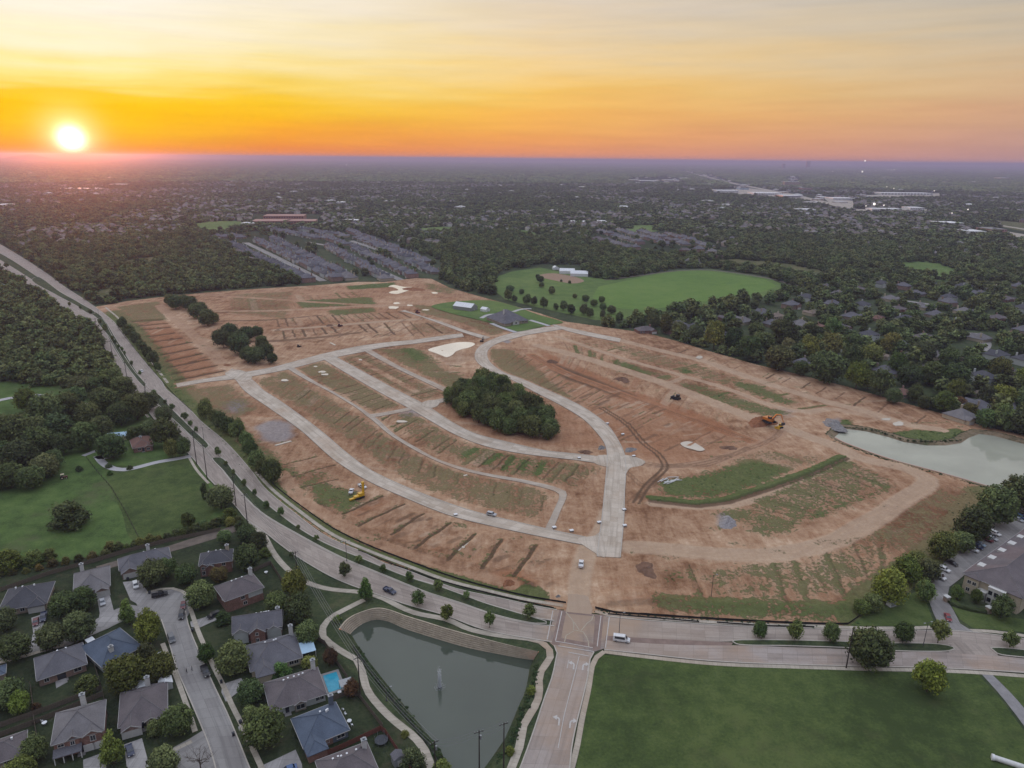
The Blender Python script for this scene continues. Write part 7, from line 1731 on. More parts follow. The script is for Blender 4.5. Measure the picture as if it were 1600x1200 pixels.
pinkwall = simple('pink_brick', (.36, .20, .16), .9, scale=.1); pinkroof = simple('pale_red_roof', (.34, .20, .165), .8, scale=.05)
for i, (x, y, w, h_, d_) in enumerate(((425, 350, 54, 9, 60), (472, 350, 44, 9, 55), (446, 343, 60, 11, 60))):
    block(('low left wing of the pink brick school', 'low right wing of the pink brick school', 'tall rear hall of the pink brick school')[i], x, y, w, h_, d_, pinkwall, pinkroof, 'school_building', .15, True, 'school')
block('white roofed school annex left of the pink building', 392, 352, 22, 6, 40, WL['cream'], None, 'school_annex')
CM = M['whitemetal']; greyw = M['greymetal']; tanw = WL['cream']
for lab, x, y, w, h_, d_, wm in (('broad white store at the left end of the shopping strip', 1132, 300, 34, 9, 110, CM), ('blue fronted store in the shopping strip', 1160, 296, 14, 9, 70, M['bluemetal']), ('long white store mid shopping strip', 1195, 304, 44, 9, 120, CM), ('low white store at the right of the strip', 1232, 308, 26, 8, 90, greyw), ('tan hotel block rising over the highway', 1236, 290, 24, 26, 40, tanw), ('red brick block right of the tan hotel', 1258, 298, 16, 14, 50, pinkwall),
                                   ('pale warehouse row right of the highway', 1312, 312, 34, 8, 90, CM), ('long low pale warehouse before the horizon wood', 1410, 304, 80, 9, 90, CM), ('white shed with a lit front below the warehouses', 1380, 329, 46, 7, 50, CM), ('angled white hall by the lit lot', 1426, 328, 22, 9, 60, CM), ('white store alone in the trees', 1257, 330, 24, 7, 60, CM), ('tan school with a flat roof at the right', 1478, 352, 34, 8, 60, tanw),
                                   ('pale building beside the right hand highway', 1517, 365, 26, 7, 50, CM), ('rose brick hall beside the right hand highway', 1548, 362, 24, 8, 60, pinkwall), ('white flat building in the second subdivision woods', 940, 349, 12, 6, 50, CM), ('low white strip left of the subdivision', 905, 349, 26, 5, 40, greyw), ('white flat roof far left of centre', 912, 294, 14, 8, 80, CM), ('pale office left of the highway bend', 990, 283, 14, 12, 80, tanw), ('pale store row at the highway bend', 1012, 284, 28, 9, 120, greyw), ('wide pale store at the highway bend', 1048, 283, 24, 9, 120, tanw),
                                   ('white church like hall in the left suburbs', 533, 320, 11, 10, 40, CM), ('pale house beside the chimney tower', 548, 349, 22, 8, 40, tanw), ('white long shed far left', 187, 290, 22, 8, 60, CM), ('white corner store at the left photo edge', 6, 324, 16, 9, 60, CM), ('pale strip of stores far left', 125, 297, 60, 8, 80, tanw), ('domed pale hall far right', 1565, 281, 14, 22, 120, tanw), ('long pale sheds far right', 1535, 286, 60, 10, 160, CM)):
    block(lab, x, y, w, h_, d_, wm, None if wm in (CM, tanw, greyw) else simple('flat_roof', (.22, .21, .20), .9))
block('dark lone office tower on the horizon', 1262, 263, 5.5, 176, 60, simple('tower_dark', (.04, .035, .045), .5), M['darkmetal'], 'office_tower', 0, False, 'tower')
block('smaller dark tower left of the lone tower', 1224, 264, 4, 110, 50, simple('tower_dark2', (.06, .055, .065), .5), M['darkmetal'], 'office_tower', 0, False, 'tower')
for C, w in (([(1058, 266), (1095, 274), (1144, 286), (1240, 305), (1331, 326)], 46), ([(1562, 352), (1600, 358), (1680, 372)], 20), ([(1040, 282), (1120, 281)], 30), ([(1560, 372), (1600, 380), (1660, 392)], 30)):
    center_road('highway', C, w, .15, M['walk'], step=20, skirt=.1)
for P_ in ([(1118, 298), (1170, 294), (1240, 303), (1262, 308), (1258, 313), (1200, 309), (1122, 303)], [(1285, 308), (1333, 314), (1333, 325), (1295, 316)], [(1334, 327), (1450, 327), (1450, 330), (1338, 331)], [(1350, 305), (1468, 302), (1468, 307), (1352, 309)], [(1562, 360), (1600, 366), (1600, 375), (1565, 366)]):
    sheet('parking_lot', GA(P_), .12, M['walk'])
def emit(name, col, s):
    m, nt, b = new_mat(name); b.inputs['Base Color'].default_value = col; b.inputs['Emission Color'].default_value = col; b.inputs['Emission Strength'].default_value = s; return m
M['lampw'] = emit('lit_lamp', C3(1, .93, .82), 1.4)
def ball(mb, c, r, n=8):
    V = []; F = []
    for i in range(n // 2 + 1):
        for k in range(n): a, b = pi * i / (n // 2), 2 * pi * k / n; V.append((c[0] + r * sin(a) * cos(b), c[1] + r * sin(a) * sin(b), c[2] + r * cos(a)))
    for i in range(n // 2): F += [(i * n + k, (i + 1) * n + k, (i + 1) * n + (k + 1) % n, i * n + (k + 1) % n) for k in range(n)]
    return mb.add(V, F)
def far_lamp(px, py, hm, rpx, label):
    xy = G(px, py); dep = np.array([xy[0], xy[1], -H]) @ _f; r = rpx * .72 * dep / FPX
    t = tag(empty('mast_lamp', (xy[0], xy[1], 0)), label, 'lamp', 'lit lamps on the far plain')
    mb = MB(); mb.tube([(0, 0, 0), (0, 0, hm)], r * .28, 5); mb.build('mast', M['greymetal'], t)
    mb = MB(); ball(mb, (0, 0, hm + r), r); mb.build('lamp_head', M['lampw'], t)
far_lamp(1350, 262, 178, 1.6, 'bright lamp on a tall mast standing above the horizon')
far_lamp(1365, 326, 12, 2.6, 'brightest floodlight by the white shed'); far_lamp(1347, 271, 14, 1.8, 'white floodlight in the far wood at right')
for x, y, r in ((1096, 255, .9), (1105, 254.5, .8), (1111, 255, .8), (1118, 255.3, .9), (1124, 255.5, .7), (1130, 255, .8), (1138, 256, 1.0), (1149, 255, .6), (1288, 258.5, .8), (1316, 258.5, .8), (1323, 258.5, .8), (1387, 267, .9), (1392, 267.5, .9), (1397, 267, .8), (1368, 268, .7), (737, 254.5, .7), (743, 255, .8), (750, 254.8, .7), (541, 259, .8), (764, 258, .6), (1511, 335, 1.2), (1301, 270, .8), (1352, 329, 1.0), (1380, 328, 1.2), (1486, 341, 1.0), (1385, 296, .8), (1396, 299, .9), (1459, 303, .9)):
    far_lamp(x, y, 14, r, 'small white lamp in a string of lights on the far plain')
hx = np.array(G(45, 250)); s_ = 26000 / np.linalg.norm(hx); hx = hx * s_
V = []; F = []
for i in range(25):
    for j in range(9):
        u_, v_ = i / 24 * 2 - 1, j / 8 * 2 - 1
        V.append((hx[0] + u_ * 900, hx[1] + v_ * 400, -3 + 150 * max(0, (1 - u_ * u_)) ** 2 * max(0, 1 - v_ * v_) * (1 + .08 * sin(9 * u_))))
for i in range(24):
    for j in range(8): F.append((i * 9 + j, (i + 1) * 9 + j, (i + 1) * 9 + j + 1, i * 9 + j + 1))
me = bpy.data.meshes.new('hill'); me.from_pydata(V, [], F); me.update(); tag(link('hill', me, M['ground']), kind='structure')

# the evening haze
mb = MB(); HZ = 60000.0
mb.box(-HZ, HZ, -3500, HZ, -8.0, 184.0)
hz = mb.mesh('haze')
hm_ = bpy.data.materials.new('evening_haze'); hm_.use_nodes = True
nt = hm_.node_tree; nt.nodes.clear()
mo = node(nt, 'ShaderNodeOutputMaterial'); av = node(nt, 'ShaderNodeAddShader'); nt.links.new(av.outputs[0], mo.inputs['Volume'])
for i, (c_, dn, gg) in enumerate((((.42, .47, .78, 1), 8.0e-5, .1), ((.9, .6, .4, 1), 1.0e-5, .9))):
    pv = node(nt, 'ShaderNodeVolumePrincipled'); nt.links.new(pv.outputs[0], av.inputs[i])
    pv.inputs['Color'].default_value = c_; pv.inputs['Density'].default_value = dn; pv.inputs['Anisotropy'].default_value = gg
tag(link('haze', hz, hm_), kind='stuff')

for l_ in sorted({t['label'] for t in SC.objects if t.get('group') == SUBG}): ord_label(SUBG, l_, l_)
ord_label('lit lamps on the far plain', 'small white lamp on the far plain', 'small white lamp in a string of lights on the far plain')
# THINGS ON THE GROUND
def paint(name, c, rough=.35, metal=0.0):
    m, nt, b = new_mat(name); v = coords(nt)
    nt.links.new(ramp(nt, noise(nt, 1.2, v, 4), [(.3, tuple(x * .85 for x in c) + (1,)), (.7, tuple(min(1, x * 1.1) for x in c) + (1,))]), b.inputs['Base Color'])
    b.inputs['Roughness'].default_value = rough; b.inputs['Metallic'].default_value = metal; b.inputs['Specular IOR Level'].default_value = .5
    return m
CP = {k: paint(k + '_paint', c) for k, c in dict(white=(.62, .62, .62), silver=(.38, .39, .41), black=(.018, .018, .02), red=(.20, .02, .025), maroon=(.11, .018, .022), grey=(.12, .125, .135), blue=(.05, .10, .22), darkblue=(.022, .032, .07), lightblue=(.30, .40, .50), yellow=(.62, .36, .02), orange=(.50, .17, .03), cream=(.5, .44, .30)).items()}
M['tyre'] = simple('tyre_rubber', (.02, .02, .022), .9)
M['rim'] = simple('wheel_rim', (.35, .36, .37), .35, metal=.6)
M['lens'] = simple('headlight_lens', (.6, .6, .58), .15)
M['tail'] = simple('tail_lens', (.25, .01, .01), .3)
def heading(p0, p1):
    a, b = np.array(G(*p0)), np.array(G(*p1)); return math.atan2(b[1] - a[1], b[0] - a[0])
CARM = {}
def car_parts(kindn):
    if kindn in CARM: return CARM[kindn]
    L, W = {'sedan': (4.7, 1.82), 'suv': (4.8, 1.92), 'pickup': (5.7, 2.0), 'van': (5.9, 2.05), 'minivan': (5.1, 1.98)}[kindn]
    h = L / 2; w = W / 2
    body = MB(); glass = MB()
    prof = {'sedan': ([(-h, .45), (-h + .05, .88), (-h + .9, .98), (h - 1.25, .92), (h - .1, .72), (h, .45)], [(-1.75, .95), (-1.15, 1.42), (.35, 1.44), (1.25, .93)]),
            'suv': ([(-h, .5), (-h + .03, 1.0), (h - 1.35, 1.05), (h - .12, .92), (h, .5)], [(-h + .08, 1.0), (-h + .4, 1.74), (.5, 1.76), (1.25, 1.04)]),
            'pickup': ([(-h, .55), (-h, 1.08), (h - 1.5, 1.12), (h - .1, 1.0), (h, .55)], [(-.75, 1.08), (-.6, 1.82), (.75, 1.82), (1.5, 1.1)]),
            'van': ([(-h, .45), (-h, 1.15), (h - 1.1, 1.2), (h - .1, .95), (h, .45)], [(-h + .02, 1.1), (-h + .1, 2.35), (1.2, 2.4), (2.1, 1.18)]),
            'minivan': ([(-h, .45), (-h + .03, 1.0), (h - 1.2, 1.02), (h - .1, .85), (h, .45)], [(-h + .05, .98), (-h + .35, 1.7), (.7, 1.72), (1.7, 1.0)])}[kindn]
    lo, cab = prof
    n = len(lo)
    rings = [(-w, .97), (-w * .94, 1.0), (w * .94, 1.0), (w, .97)]
    pts = []
    for y, s in rings: pts += [(x * (1 if abs(y) < w else .985), y, z * s + (.03 if abs(y) == w else 0)) for x, z in lo]
    F = [tuple(range(n))[::-1], tuple(range(3 * n, 4 * n))]
    for r in range(3): F += [(r * n + i, r * n + (i + 1) % n, (r + 1) * n + (i + 1) % n, (r + 1) * n + i) for i in range(n)]
    body.add(pts, F)
    wt = w * .80; m = len(cab)
    pts = [(x, -(w * .96 if z < cab[1][1] - .05 else wt), z) for x, z in cab] + [(x, (w * .96 if z < cab[1][1] - .05 else wt), z) for x, z in cab]
    body.add(pts, [tuple(range(m))[::-1], tuple(range(m, 2 * m))] + [(i, (i + 1) % m, m + (i + 1) % m, m + i) for i in range(m)])
    if kindn == 'pickup':
        body.box(-h + .02, -.85, -w * .97, -w * .86, 1.05, 1.35); body.box(-h + .02, -.85, w * .86, w * .97, 1.05, 1.35); body.box(-h + .0, -h + .1, -w * .95, w * .95, 1.05, 1.35)
    (x0, z0), (x1, z1), (x2, z2), (x3, z3) = cab
    def lerp(a, b, t): return a + (b - a) * t
    def quad4(p, q, wa, wb, dx):
        glass.add([(p[0] + dx, -wa, p[1] + .02), (p[0] + dx, wa, p[1] + .02), (q[0] + dx, wb, q[1] + .02), (q[0] + dx, -wb, q[1] + .02)], [(0, 1, 2, 3)])
    quad4((lerp(x3, x2, .12), lerp(z3, z2, .12)), (lerp(x3, x2, .9), lerp(z3, z2, .9)), w * .84, wt * .9, .025)
    if kindn != 'van': quad4((lerp(x0, x1, .2), lerp(z0, z1, .2)), (lerp(x0, x1, .88), lerp(z0, z1, .88)), w * .8, wt * .88, -.025)
    for s in (-1, 1):
        a0, a1 = (lerp(x0, x3, .05), lerp(x0, x3, .86)); b0, b1 = lerp(x1, x2, .03), lerp(x1, x2, .98)
        if kindn == 'van': a0 = b0 = lerp(x0, x3, .1)
        zl, zh = lerp(max(z0, z3), z1, .12), lerp(max(z0, z3), z1, .86)
        yl, yh = lerp(w * .96, wt, .12) + .02, lerp(w * .96, wt, .86) + .02
        glass.add([(a0 + .1, s * yl, zl), (a1 - .15, s * yl, zl), (b1 - .05, s * yh, zh), (b0 + .12, s * yh, zh)], [(0, 1, 2, 3)])
    lamp = MB(); lamp.box(-.06, .06, -.22, .22, -.09, .09)
    wheel = MB(); wheel.cyl((0, 0, 0), .35 if kindn in ('suv', 'pickup', 'van') else .32, .24, 'y', 14)
    rim = MB(); rim.cyl((0, 0, 0), .2, .26, 'y', 10)
    CARM[kindn] = dict(L=L, W=W, body=body.mesh('body'), glass=glass.mesh('window'), lamp=lamp.mesh('headlight'), wheel=wheel.mesh('wheel'), rim=rim.mesh('rim'), lz=lo[-2][1] * .82)
    CARM[kindn]['glass'].materials.append(M['glass']); CARM[kindn]['wheel'].materials.append(M['tyre']); CARM[kindn]['rim'].materials.append(M['rim'])
    return CARM[kindn]
def car(kindn, colour, px, py, to, label, group=None, cat=None, z=.18, name=None):
    p = car_parts(kindn)
    t = tag(empty(name or {'pickup': 'pickup_truck', 'van': 'van'}.get(kindn, 'parked_car'), (*G(px, py, z + .4), z), heading((px, py), to)), label, cat or {'pickup': 'pickup truck', 'van': 'van'}.get(kindn, 'car'), group)
    b = bpy.data.objects.new('body', p['body'].copy()); COL.objects.link(b); b.parent = t; b.data.materials.append(CP[colour])
    link('window', p['glass'], None, t)
    h, w = p['L'] / 2, p['W'] / 2
    for sx in (-.58, .60):
        for sy in (-1, 1):
            r = .35 if kindn in ('suv', 'pickup', 'van') else .32
            wh = link('wheel', p['wheel'], None, t); wh.location = (sx * h, sy * (w - .1), r)
            link('rim', p['rim'], None, wh)
    for sy in (-1, 1):
        l = bpy.data.objects.new('headlight', p['lamp'].copy()); COL.objects.link(l); l.parent = t; l.data.materials.append(M['lens']); l.location = (h - .03, sy * (w - .32), p['lz'])
        l = bpy.data.objects.new('taillight', p['lamp'].copy()); COL.objects.link(l); l.parent = t; l.data.materials.append(M['tail']); l.location = (-h + .03, sy * (w - .3), p['lz'] + .1)
    return t
for a in (('sedan', 'silver', 160, 941, (163, 953), 'silver sedan on the drive of the pale hip roofed house'), ('suv', 'white', 212, 915, (215, 926), 'white car parked before the garage of the dormer house'), ('pickup', 'black', 250, 930, (263, 927), 'black pickup parked across the cul de sac kerb'),
          ('sedan', 'maroon', 286.5, 946, (285, 957), 'dark red sedan on the cul de sac above a black car'), ('suv', 'black', 283.5, 962, (282, 973), 'black car parked below the dark red sedan'), ('minivan', 'grey', 268, 998, (272, 1009), 'grey minivan parked on the left kerb of the street'),
          ('pickup', 'black', 321, 1050, (326, 1061), 'black pickup parked on the right kerb near two walkers'), ('sedan', 'maroon', 56, 972, (54, 984), 'maroon car on the drive of the far left house'), ('pickup', 'darkblue', 68, 965, (66, 976), 'dark pickup beside the maroon car on the drive'),
          ('sedan', 'darkblue', 203, 1173, (207, 1186), 'dark blue sedan on the drive below the garage gable'), ('sedan', 'blue', 451, 1203, (440, 1207), 'blue car cut by the bottom edge on the drive'), ('suv', 'black', 334, 962, (327, 965), 'black car tucked under the tree by the brick house'),
          ('pickup', 'white', 251, 1030, (254, 1041), 'white pickup half hidden behind the corner house shrubs'), ('pickup', 'darkblue', 609, 924, (622, 930), 'dark pickup driving along the curved boulevard'), ('pickup', 'white', 908, 882, (909, 870), 'white pickup on the dirt haul track into the site'),
          ('van', 'white', 971, 1000, (985, 1002), 'white van driving east from the brick junction'), ('sedan', 'white', 221.5, 580, (226, 587), 'white car far up the boulevard'), ('sedan', 'red', 1481, 965, (1484, 972), 'red car leaving by the apartment drive'),
          ('van', 'white', 1466, 901, (1476, 906), 'white van first in the car park row'), ('suv', 'white', 1475, 890, (1486, 895), 'white car next to the white van'), ('sedan', 'black', 1488, 880.5, (1499, 886), 'black sedan parked apart in mid car park'), ('suv', 'white', 1520, 859.5, (1531, 864), 'white car at the near end of the tight car row'),
          ('suv', 'darkblue', 1527, 855, (1538, 860), 'dark blue car second in the tight car row'), ('sedan', 'lightblue', 1531.5, 850.5, (1542, 855), 'pale blue car third in the tight car row'), ('suv', 'maroon', 1543, 844, (1554, 849), 'maroon car in the upper car row'), ('sedan', 'silver', 1550, 841.5, (1561, 846), 'silver car right of the maroon car'),
          ('sedan', 'black', 1547, 836, (1558, 841), 'black car above the maroon car'), ('suv', 'white', 1555, 834, (1566, 839), 'white car at the far end of the car row'), ('sedan', 'silver', 1591, 812, (1602, 817), 'silver car by the tall trees at the photo edge'), ('suv', 'blue', 1595, 808.5, (1606, 813), 'blue car behind the silver one at the photo edge'), ('sedan', 'black', 1598, 802, (1609, 807), 'black car topmost at the right photo edge'),
          ('pickup', 'white', 549, 768.5, (552, 760), 'left of two white pickups by the yellow drill rig'), ('pickup', 'white', 566, 760.5, (574, 765), 'right of two white pickups by the yellow drill rig'), ('suv', 'silver', 768, 804, (777, 806), 'small silver car on the verge of the lower site road')):
    on_site = 380 < a[2] < 1000 and a[3] < 890 and a[2] not in (609,)
    car(*a, group='cars and trucks', z=.45 if on_site and a[3] > 800 and a[3] < 810 else .2)

# poles, lamps and wires
M['wood'] = simple('pole_wood', (.045, .036, .030), .9, var=.2)
M['wire'] = simple('cable', (.16, .16, .16), .6)
M['wiredark'] = simple('dark_cable', (.06, .06, .06), .6)
def util_pole(px, py, h, label, arm_dir, arm=True, trans=False):
    x, y = G(px, py); t = tag(empty('utility_pole', (x, y, 0), arm_dir), label, 'utility pole', 'utility poles')
    mb = MB(); mb.tube([(0, 0, -.2), (0, 0, h)], .24, 8, .14); mb.build('pole', M['wood'], t)
    if arm:
        mb = MB(); mb.box(-1.3, 1.3, .12, .26, h - .8, h - .64); a = mb.build('crossarm', M['wood'], t)
        for k in (-1.15, -.4, .4, 1.15):
            mb = MB(); mb.tube([(k, .19, h - .64), (k, .19, h - .3)], .08, 6); mb.build('insulator', M['greymetal'], a)
    if trans:
        mb = MB(); mb.tube([(.45, 0, h - 3.0), (.45, 0, h - 1.8)], .3, 8); mb.build('transformer', M['greymetal'], t)
    return np.array([x, y, h])
line_dir = heading((300, 700), (390, 820)) + pi / 2
P1 = [util_pole(x, y, h, 'dark utility pole %s' % l, line_dir) for x, y, h, l in ((154, 531, 20, 'farthest of the row along the boulevard'), (178, 570, 20, 'beside the thick wood on the boulevard'), (201, 607, 20, 'where the thick wood ends on the boulevard'), (231.5, 644, 20, 'beside the thicket opposite the ploughed rows'), (307.5, 726, 20, 'by the farm gate'), (324, 750, 20, 'beside the narrow dark cedar'), (369, 791, 16, 'beside the grey round tree'), (387, 821, 16, 'at the mouth of the dirt lane'))]
P2 = [util_pole(465, 903, 12, 'utility pole standing beside the bend of the footpath', line_dir + .2), util_pole(563, 1088, 15, 'utility pole between the footpath and the garden fence', line_dir + .1), util_pole(681, 1228, 15, 'utility pole with a transformer at the pond corner', line_dir, True, True), util_pole(749, 1213, 15.5, 'left of twin utility poles in front of the pond', 0.4, True, True), util_pole(787, 1200, 15.5, 'right of twin utility poles in front of the pond', 0.4, True, False)]
util_pole(1322, 1044, 16, 'bare tall pole beside the huge dark tree', 0, False)
def cable(a, b, sag, label, offs, mat, r=.045):
    t = tag(empty('power_line', (float((a[0] + b[0]) / 2), float((a[1] + b[1]) / 2), 0)), label, 'power line', 'power lines')
    d = (b - a)[:2]; n = np.array([-d[1], d[0]]) / np.linalg.norm(d)
    for o_ in offs:
        pts = []
        for k in range(13):
            s = k / 12; q = a + (b - a) * s; q = q + np.array([n[0] * o_, n[1] * o_, -sag * 4 * s * (1 - s) - .4]) - np.array([t.location.x, t.location.y, 0]); pts.append(tuple(q))
        mb = MB(); mb.tube(pts, r, 4); mb.build('cable', mat, t)
for i in range(len(P1) - 1): cable(P1[i], P1[i + 1], 1.2, 'thin wires strung between utility poles %d and %d of the boulevard row' % (i + 1, i + 2) if False else 'thin wires of the %s span along the boulevard' % ('first', 'second', 'third', 'fourth', 'fifth', 'sixth', 'seventh')[i], (-1.1, 0, 1.1), M['wiredark'])
cable(P1[-1], P2[0], 1.0, 'pale wires crossing the boulevard verge to the footpath', (-1.1, -.4, .4, 1.1), M['wire'], .05)
cable(P2[0], P2[1], 1.6, 'pale wires running over the footpath beside the gardens', (-1.1, -.4, .4, 1.1), M['wire'], .06)
cable(P2[1], P2[2], 1.6, 'pale wires following the west bank of the pond', (-1.1, -.4, .4, 1.1), M['wire'], .05)
cable(P2[2], P2[3], 1.2, 'wires spanning the pond corner to the twin poles', (-1.0, 0, 1.0), M['wire'], .04)
cable(P2[3], P2[4], .8, 'short wires between the twin poles by the pond', (-1.0, 0, 1.0), M['wire'], .04)
def lamp_post(px, py, h, label, heads=2, rz=0.0):
    t = tag(empty('street_lamp', (*G(px, py), 0), rz), label, 'street lamp', 'street lamps')
    mb = MB(); mb.tube([(0, 0, 0), (0, 0, h)], .12, 8, .08); mb.box(-.25, .25, -.25, .25, 0, .35); mb.build('pole', M['darkmetal'], t)
    for s in ((-1, 1) if heads == 2 else (1,)):
        mb = MB(); mb.tube([(0, 0, h - .3), (s * .8, 0, h), (s * 1.3, 0, h)], .06, 5); a = mb.build('arm', M['darkmetal'], t)
        mb = MB(); mb.box(s * 1.5 - .35, s * 1.5 + .35, -.16, .16, h - .08, h + .1); mb.build('lamp_head', M['greymetal'], a)
for x, y, h, l, n in ((967, 994, 9.5, 'street lamp beside the white van', 1), (1111, 934, 10, 'lone pole lamp on the weedy lower lots', 1), (1442, 1011, 10, 'twin headed street lamp on the east median', 2), (542, 877, 9.5, 'street lamp on the curved median', 2), (319, 690, 9, 'street lamp on the median opposite the farm', 2), (263, 643, 9, 'street lamp at the narrow part of the median', 2), (228, 612, 9, 'street lamp at the median gap', 1), (155, 497, 9, 'street lamp far up the boulevard', 1), (604, 1095, 5, 'short white topped lamp on the pond bank', 1), (683, 925, 4, 'short post on the median', 1)):
    lamp_post(x, y, h, l, n, .3)

# fences
def panel_mesh(h, w, boards):
    mb = MB(); bw = w / boards
    for k in range(boards): mb.box(k * bw + .01, (k + 1) * bw - .01, -.02 + .008 * (k % 2), .02 + .008 * (k % 2), .05, h - .05 * (k % 3 == 0))
    mb.box(0, w, .03, .09, .35, .45); mb.box(0, w, .03, .09, h - .45, h - .35)
    return mb
PAN = {}
def fence(label, pts, mat, h=1.85, gap=2.4, name='wooden_fence', boards=10, group='garden fences', px=True):
    P = np.vstack([smooth(GA([a, b]), gap) for a, b in zip(pts[:-1], pts[1:])]) if px else pts
    L = arclen(P); n = max(1, int(L[-1] / gap)); Q = resample(P, n + 1)
    t = tag(empty(name, (Q[0][0], Q[0][1], 0)), label, 'fence', group)
    key = (name, h, boards)
    if key not in PAN:
        a = panel_mesh(h, gap - .12, boards).mesh('panel'); a.materials.append(mat); mb = MB(); mb.box(-.07, .07, -.07, .07, 0, h + .1); b = mb.mesh('post'); b.materials.append(mat); PAN[key] = (a, b)
    for i in range(n):
        d = Q[i + 1] - Q[i]; a = math.atan2(d[1], d[0]); sl = np.linalg.norm(d) / gap
        p = link('panel', PAN[key][0], None, t); p.location = (Q[i][0] - Q[0][0], Q[i][1] - Q[0][1], 0); p.rotation_euler = (0, 0, a); p.scale = (sl, 1, 1)
        q = link('post', PAN[key][1], None, t); q.location = p.location
    q = link('post', PAN[key][1], None, t); q.location = (Q[n][0] - Q[0][0], Q[n][1] - Q[0][1], 0)
fence('long brown board fence behind the left gardens along the lane', [(0, 925), (81, 897), (150, 878), (199, 863), (262, 847), (345, 830)], M['fence'])
fence('board fence with a corner behind the purple brown roof', [(397, 893), (423, 882), (443, 913)], M['fence'])
fence('board fence between footpath and the plum tree', [(508, 1008), (524, 1034), (541, 1058), (552, 1084)], M['fence'])
fence('short board fence between pool garden and green lawn', [(516, 1096), (546, 1085), (560, 1088)], M['fence'])
fence('board fence beside the green lawn along the footpath', [(560, 1088), (578, 1112), (598, 1138)], M['fence'])
fence('reddish stained fence around the bottom garden', [(490, 1190), (540, 1168), (598, 1140), (619, 1172), (645, 1212)], M['redfence'], name='stained_fence')
fence('board fence dividing the bungalow garden from the brick house', [(0, 1137), (52, 1119), (105, 1099), (158, 1078)], M['fence'])
fence('second board fence just below the dividing fence', [(0, 1152), (54, 1132), (108, 1110), (160, 1088)], M['fence'], group='garden fences')
fence('side fence left of the bungalow garden', [(48, 1073), (52, 1106)], M['fence']); fence('side fence beside the blue grey corner house', [(148, 1042), (158, 1074)], M['fence']); fence('side fence between the two bottom houses', [(160, 1080), (168, 1118)], M['fence']); fence('side fence left of the two storey brick house', [(53, 1122), (58, 1154)], M['fence'])
fence('board fence beside the grey hip roofed house', [(478, 990), (508, 1008)], M['fence'])
def rail_fence(label, pts, h, gap, mat, name, rails, cat='fence'):
    P = np.vstack([smooth(GA([a, b]), gap) for a, b in zip(pts[:-1], pts[1:])]); n = max(1, int(arclen(P)[-1] / gap)); Q = resample(P, n + 1)
    t = tag(empty(name, (Q[0][0], Q[0][1], 0)), label, cat, None)
    mb = MB(); mb.box(-.07, .07, -.07, .07, 0, h); pm = mb.mesh('post'); pm.materials.append(mat)
    for q in Q: o = link('post', pm, None, t); o.location = (q[0] - Q[0][0], q[1] - Q[0][1], 0)
    for z in rails: mb = MB(); mb.tube([(q[0] - Q[0][0], q[1] - Q[0][1], z) for q in Q], .035, 4); mb.build('rail', mat, t)
rail_fence('post and wire fence crossing the meadow', [(135, 716), (152, 738), (174, 763), (196, 800), (216, 840)], 1.4, 4.5, M['wood'], 'wire_fence', (.5, 1.0, 1.35))
rail_fence('white rail fence along the edge of the hay field', [(1000, 431), (1060, 423), (1108, 422), (1195, 435), (1245, 447)], 1.5, 12, M['greymetal'], 'wire_fence', (.8, 1.4))
rail_fence('dark metal rail fence on the pond bank', [(552, 1012), (567, 1035), (592, 1068), (610, 1092), (632, 1120), (655, 1147), (675, 1174), (690, 1206)], 1.1, 3.0, M['darkmetal'], 'metal_railing', (.3, .7, 1.08))
rail_fence('dark railing on top of the retaining wall', [(541, 968), (567, 955), (592, 949.5), (633, 961), (697, 981), (750, 996), (817, 1012), (841, 1017)], 1.1, 3.0, M['darkmetal'], 'metal_railing', (.3, .7, 1.08)) if False else None
def silt(label, pts, h=.75, z=.1):
    P = smooth(GA(pts), 2.5); t = tag(empty('silt_fence', (P[0][0], P[0][1], z)), label, 'silt fence', 'black silt fences')
    V = []; F = []
    for i, q in enumerate(P - P[0]):
        w = .04 * sin(i * 1.7); V += [(q[0] + w, q[1], 0), (q[0] + w, q[1], h + .05 * sin(i * 2.3)), (q[0] + w + .05, q[1] + .03, h + .05 * sin(i * 2.3)), (q[0] + w + .05, q[1] + .03, 0)]
    for i in range(len(P) - 1): F += [(i * 4 + k, i * 4 + 4 + k, i * 4 + 5 + k, i * 4 + 1 + k) for k in range(3)]
    me = bpy.data.meshes.new('fabric'); me.from_pydata(V, [], F); me.update(); link('fabric', me, M['silt'], t)
    mb = MB()
    for q in (P - P[0])[::2]: mb.box(q[0] - .04, q[0] + .04, q[1] - .09, q[1] - .03, -.1, h + .2)
    mb.build('stakes', M['wood'], t)
M['silt'] = simple('silt_fabric', (.022, .022, .022), .8)
silt('black silt fence behind the pavement west of the junction', [(405, 733), (430, 760), (475, 795), (525, 829), (580, 855), (645, 880), (705, 902), (765, 919), (825, 933), (884, 943)])
silt('black silt fence between pavement and boulevard west of the junction', [(560, 861), (600, 877), (681, 906.5), (783, 933), (865, 951)], .5, .2)
silt('black silt fence behind the pavement east of the junction', [(930, 951), (960, 958), (1010, 961.5), (1100, 967.5), (1190, 972.5), (1274, 976), (1325, 976.5)], .9)
silt('second black silt fence at the kerb east of the junction', [(950, 961), (1010, 966), (1092, 973)], .6, .22); silt('third black silt fence at the kerb below the weedy lots', [(1120, 974), (1190, 979), (1272, 981)], .6, .22)
silt('black silt fence turning up beside the utility box', [(1325, 976), (1345, 962), (1365, 948), (1384, 938)], .8)
silt('thin silt fence along the upper boulevard', [(185, 513), (210, 545), (232, 572), (255, 598), (272, 617), (300, 643)], .6)

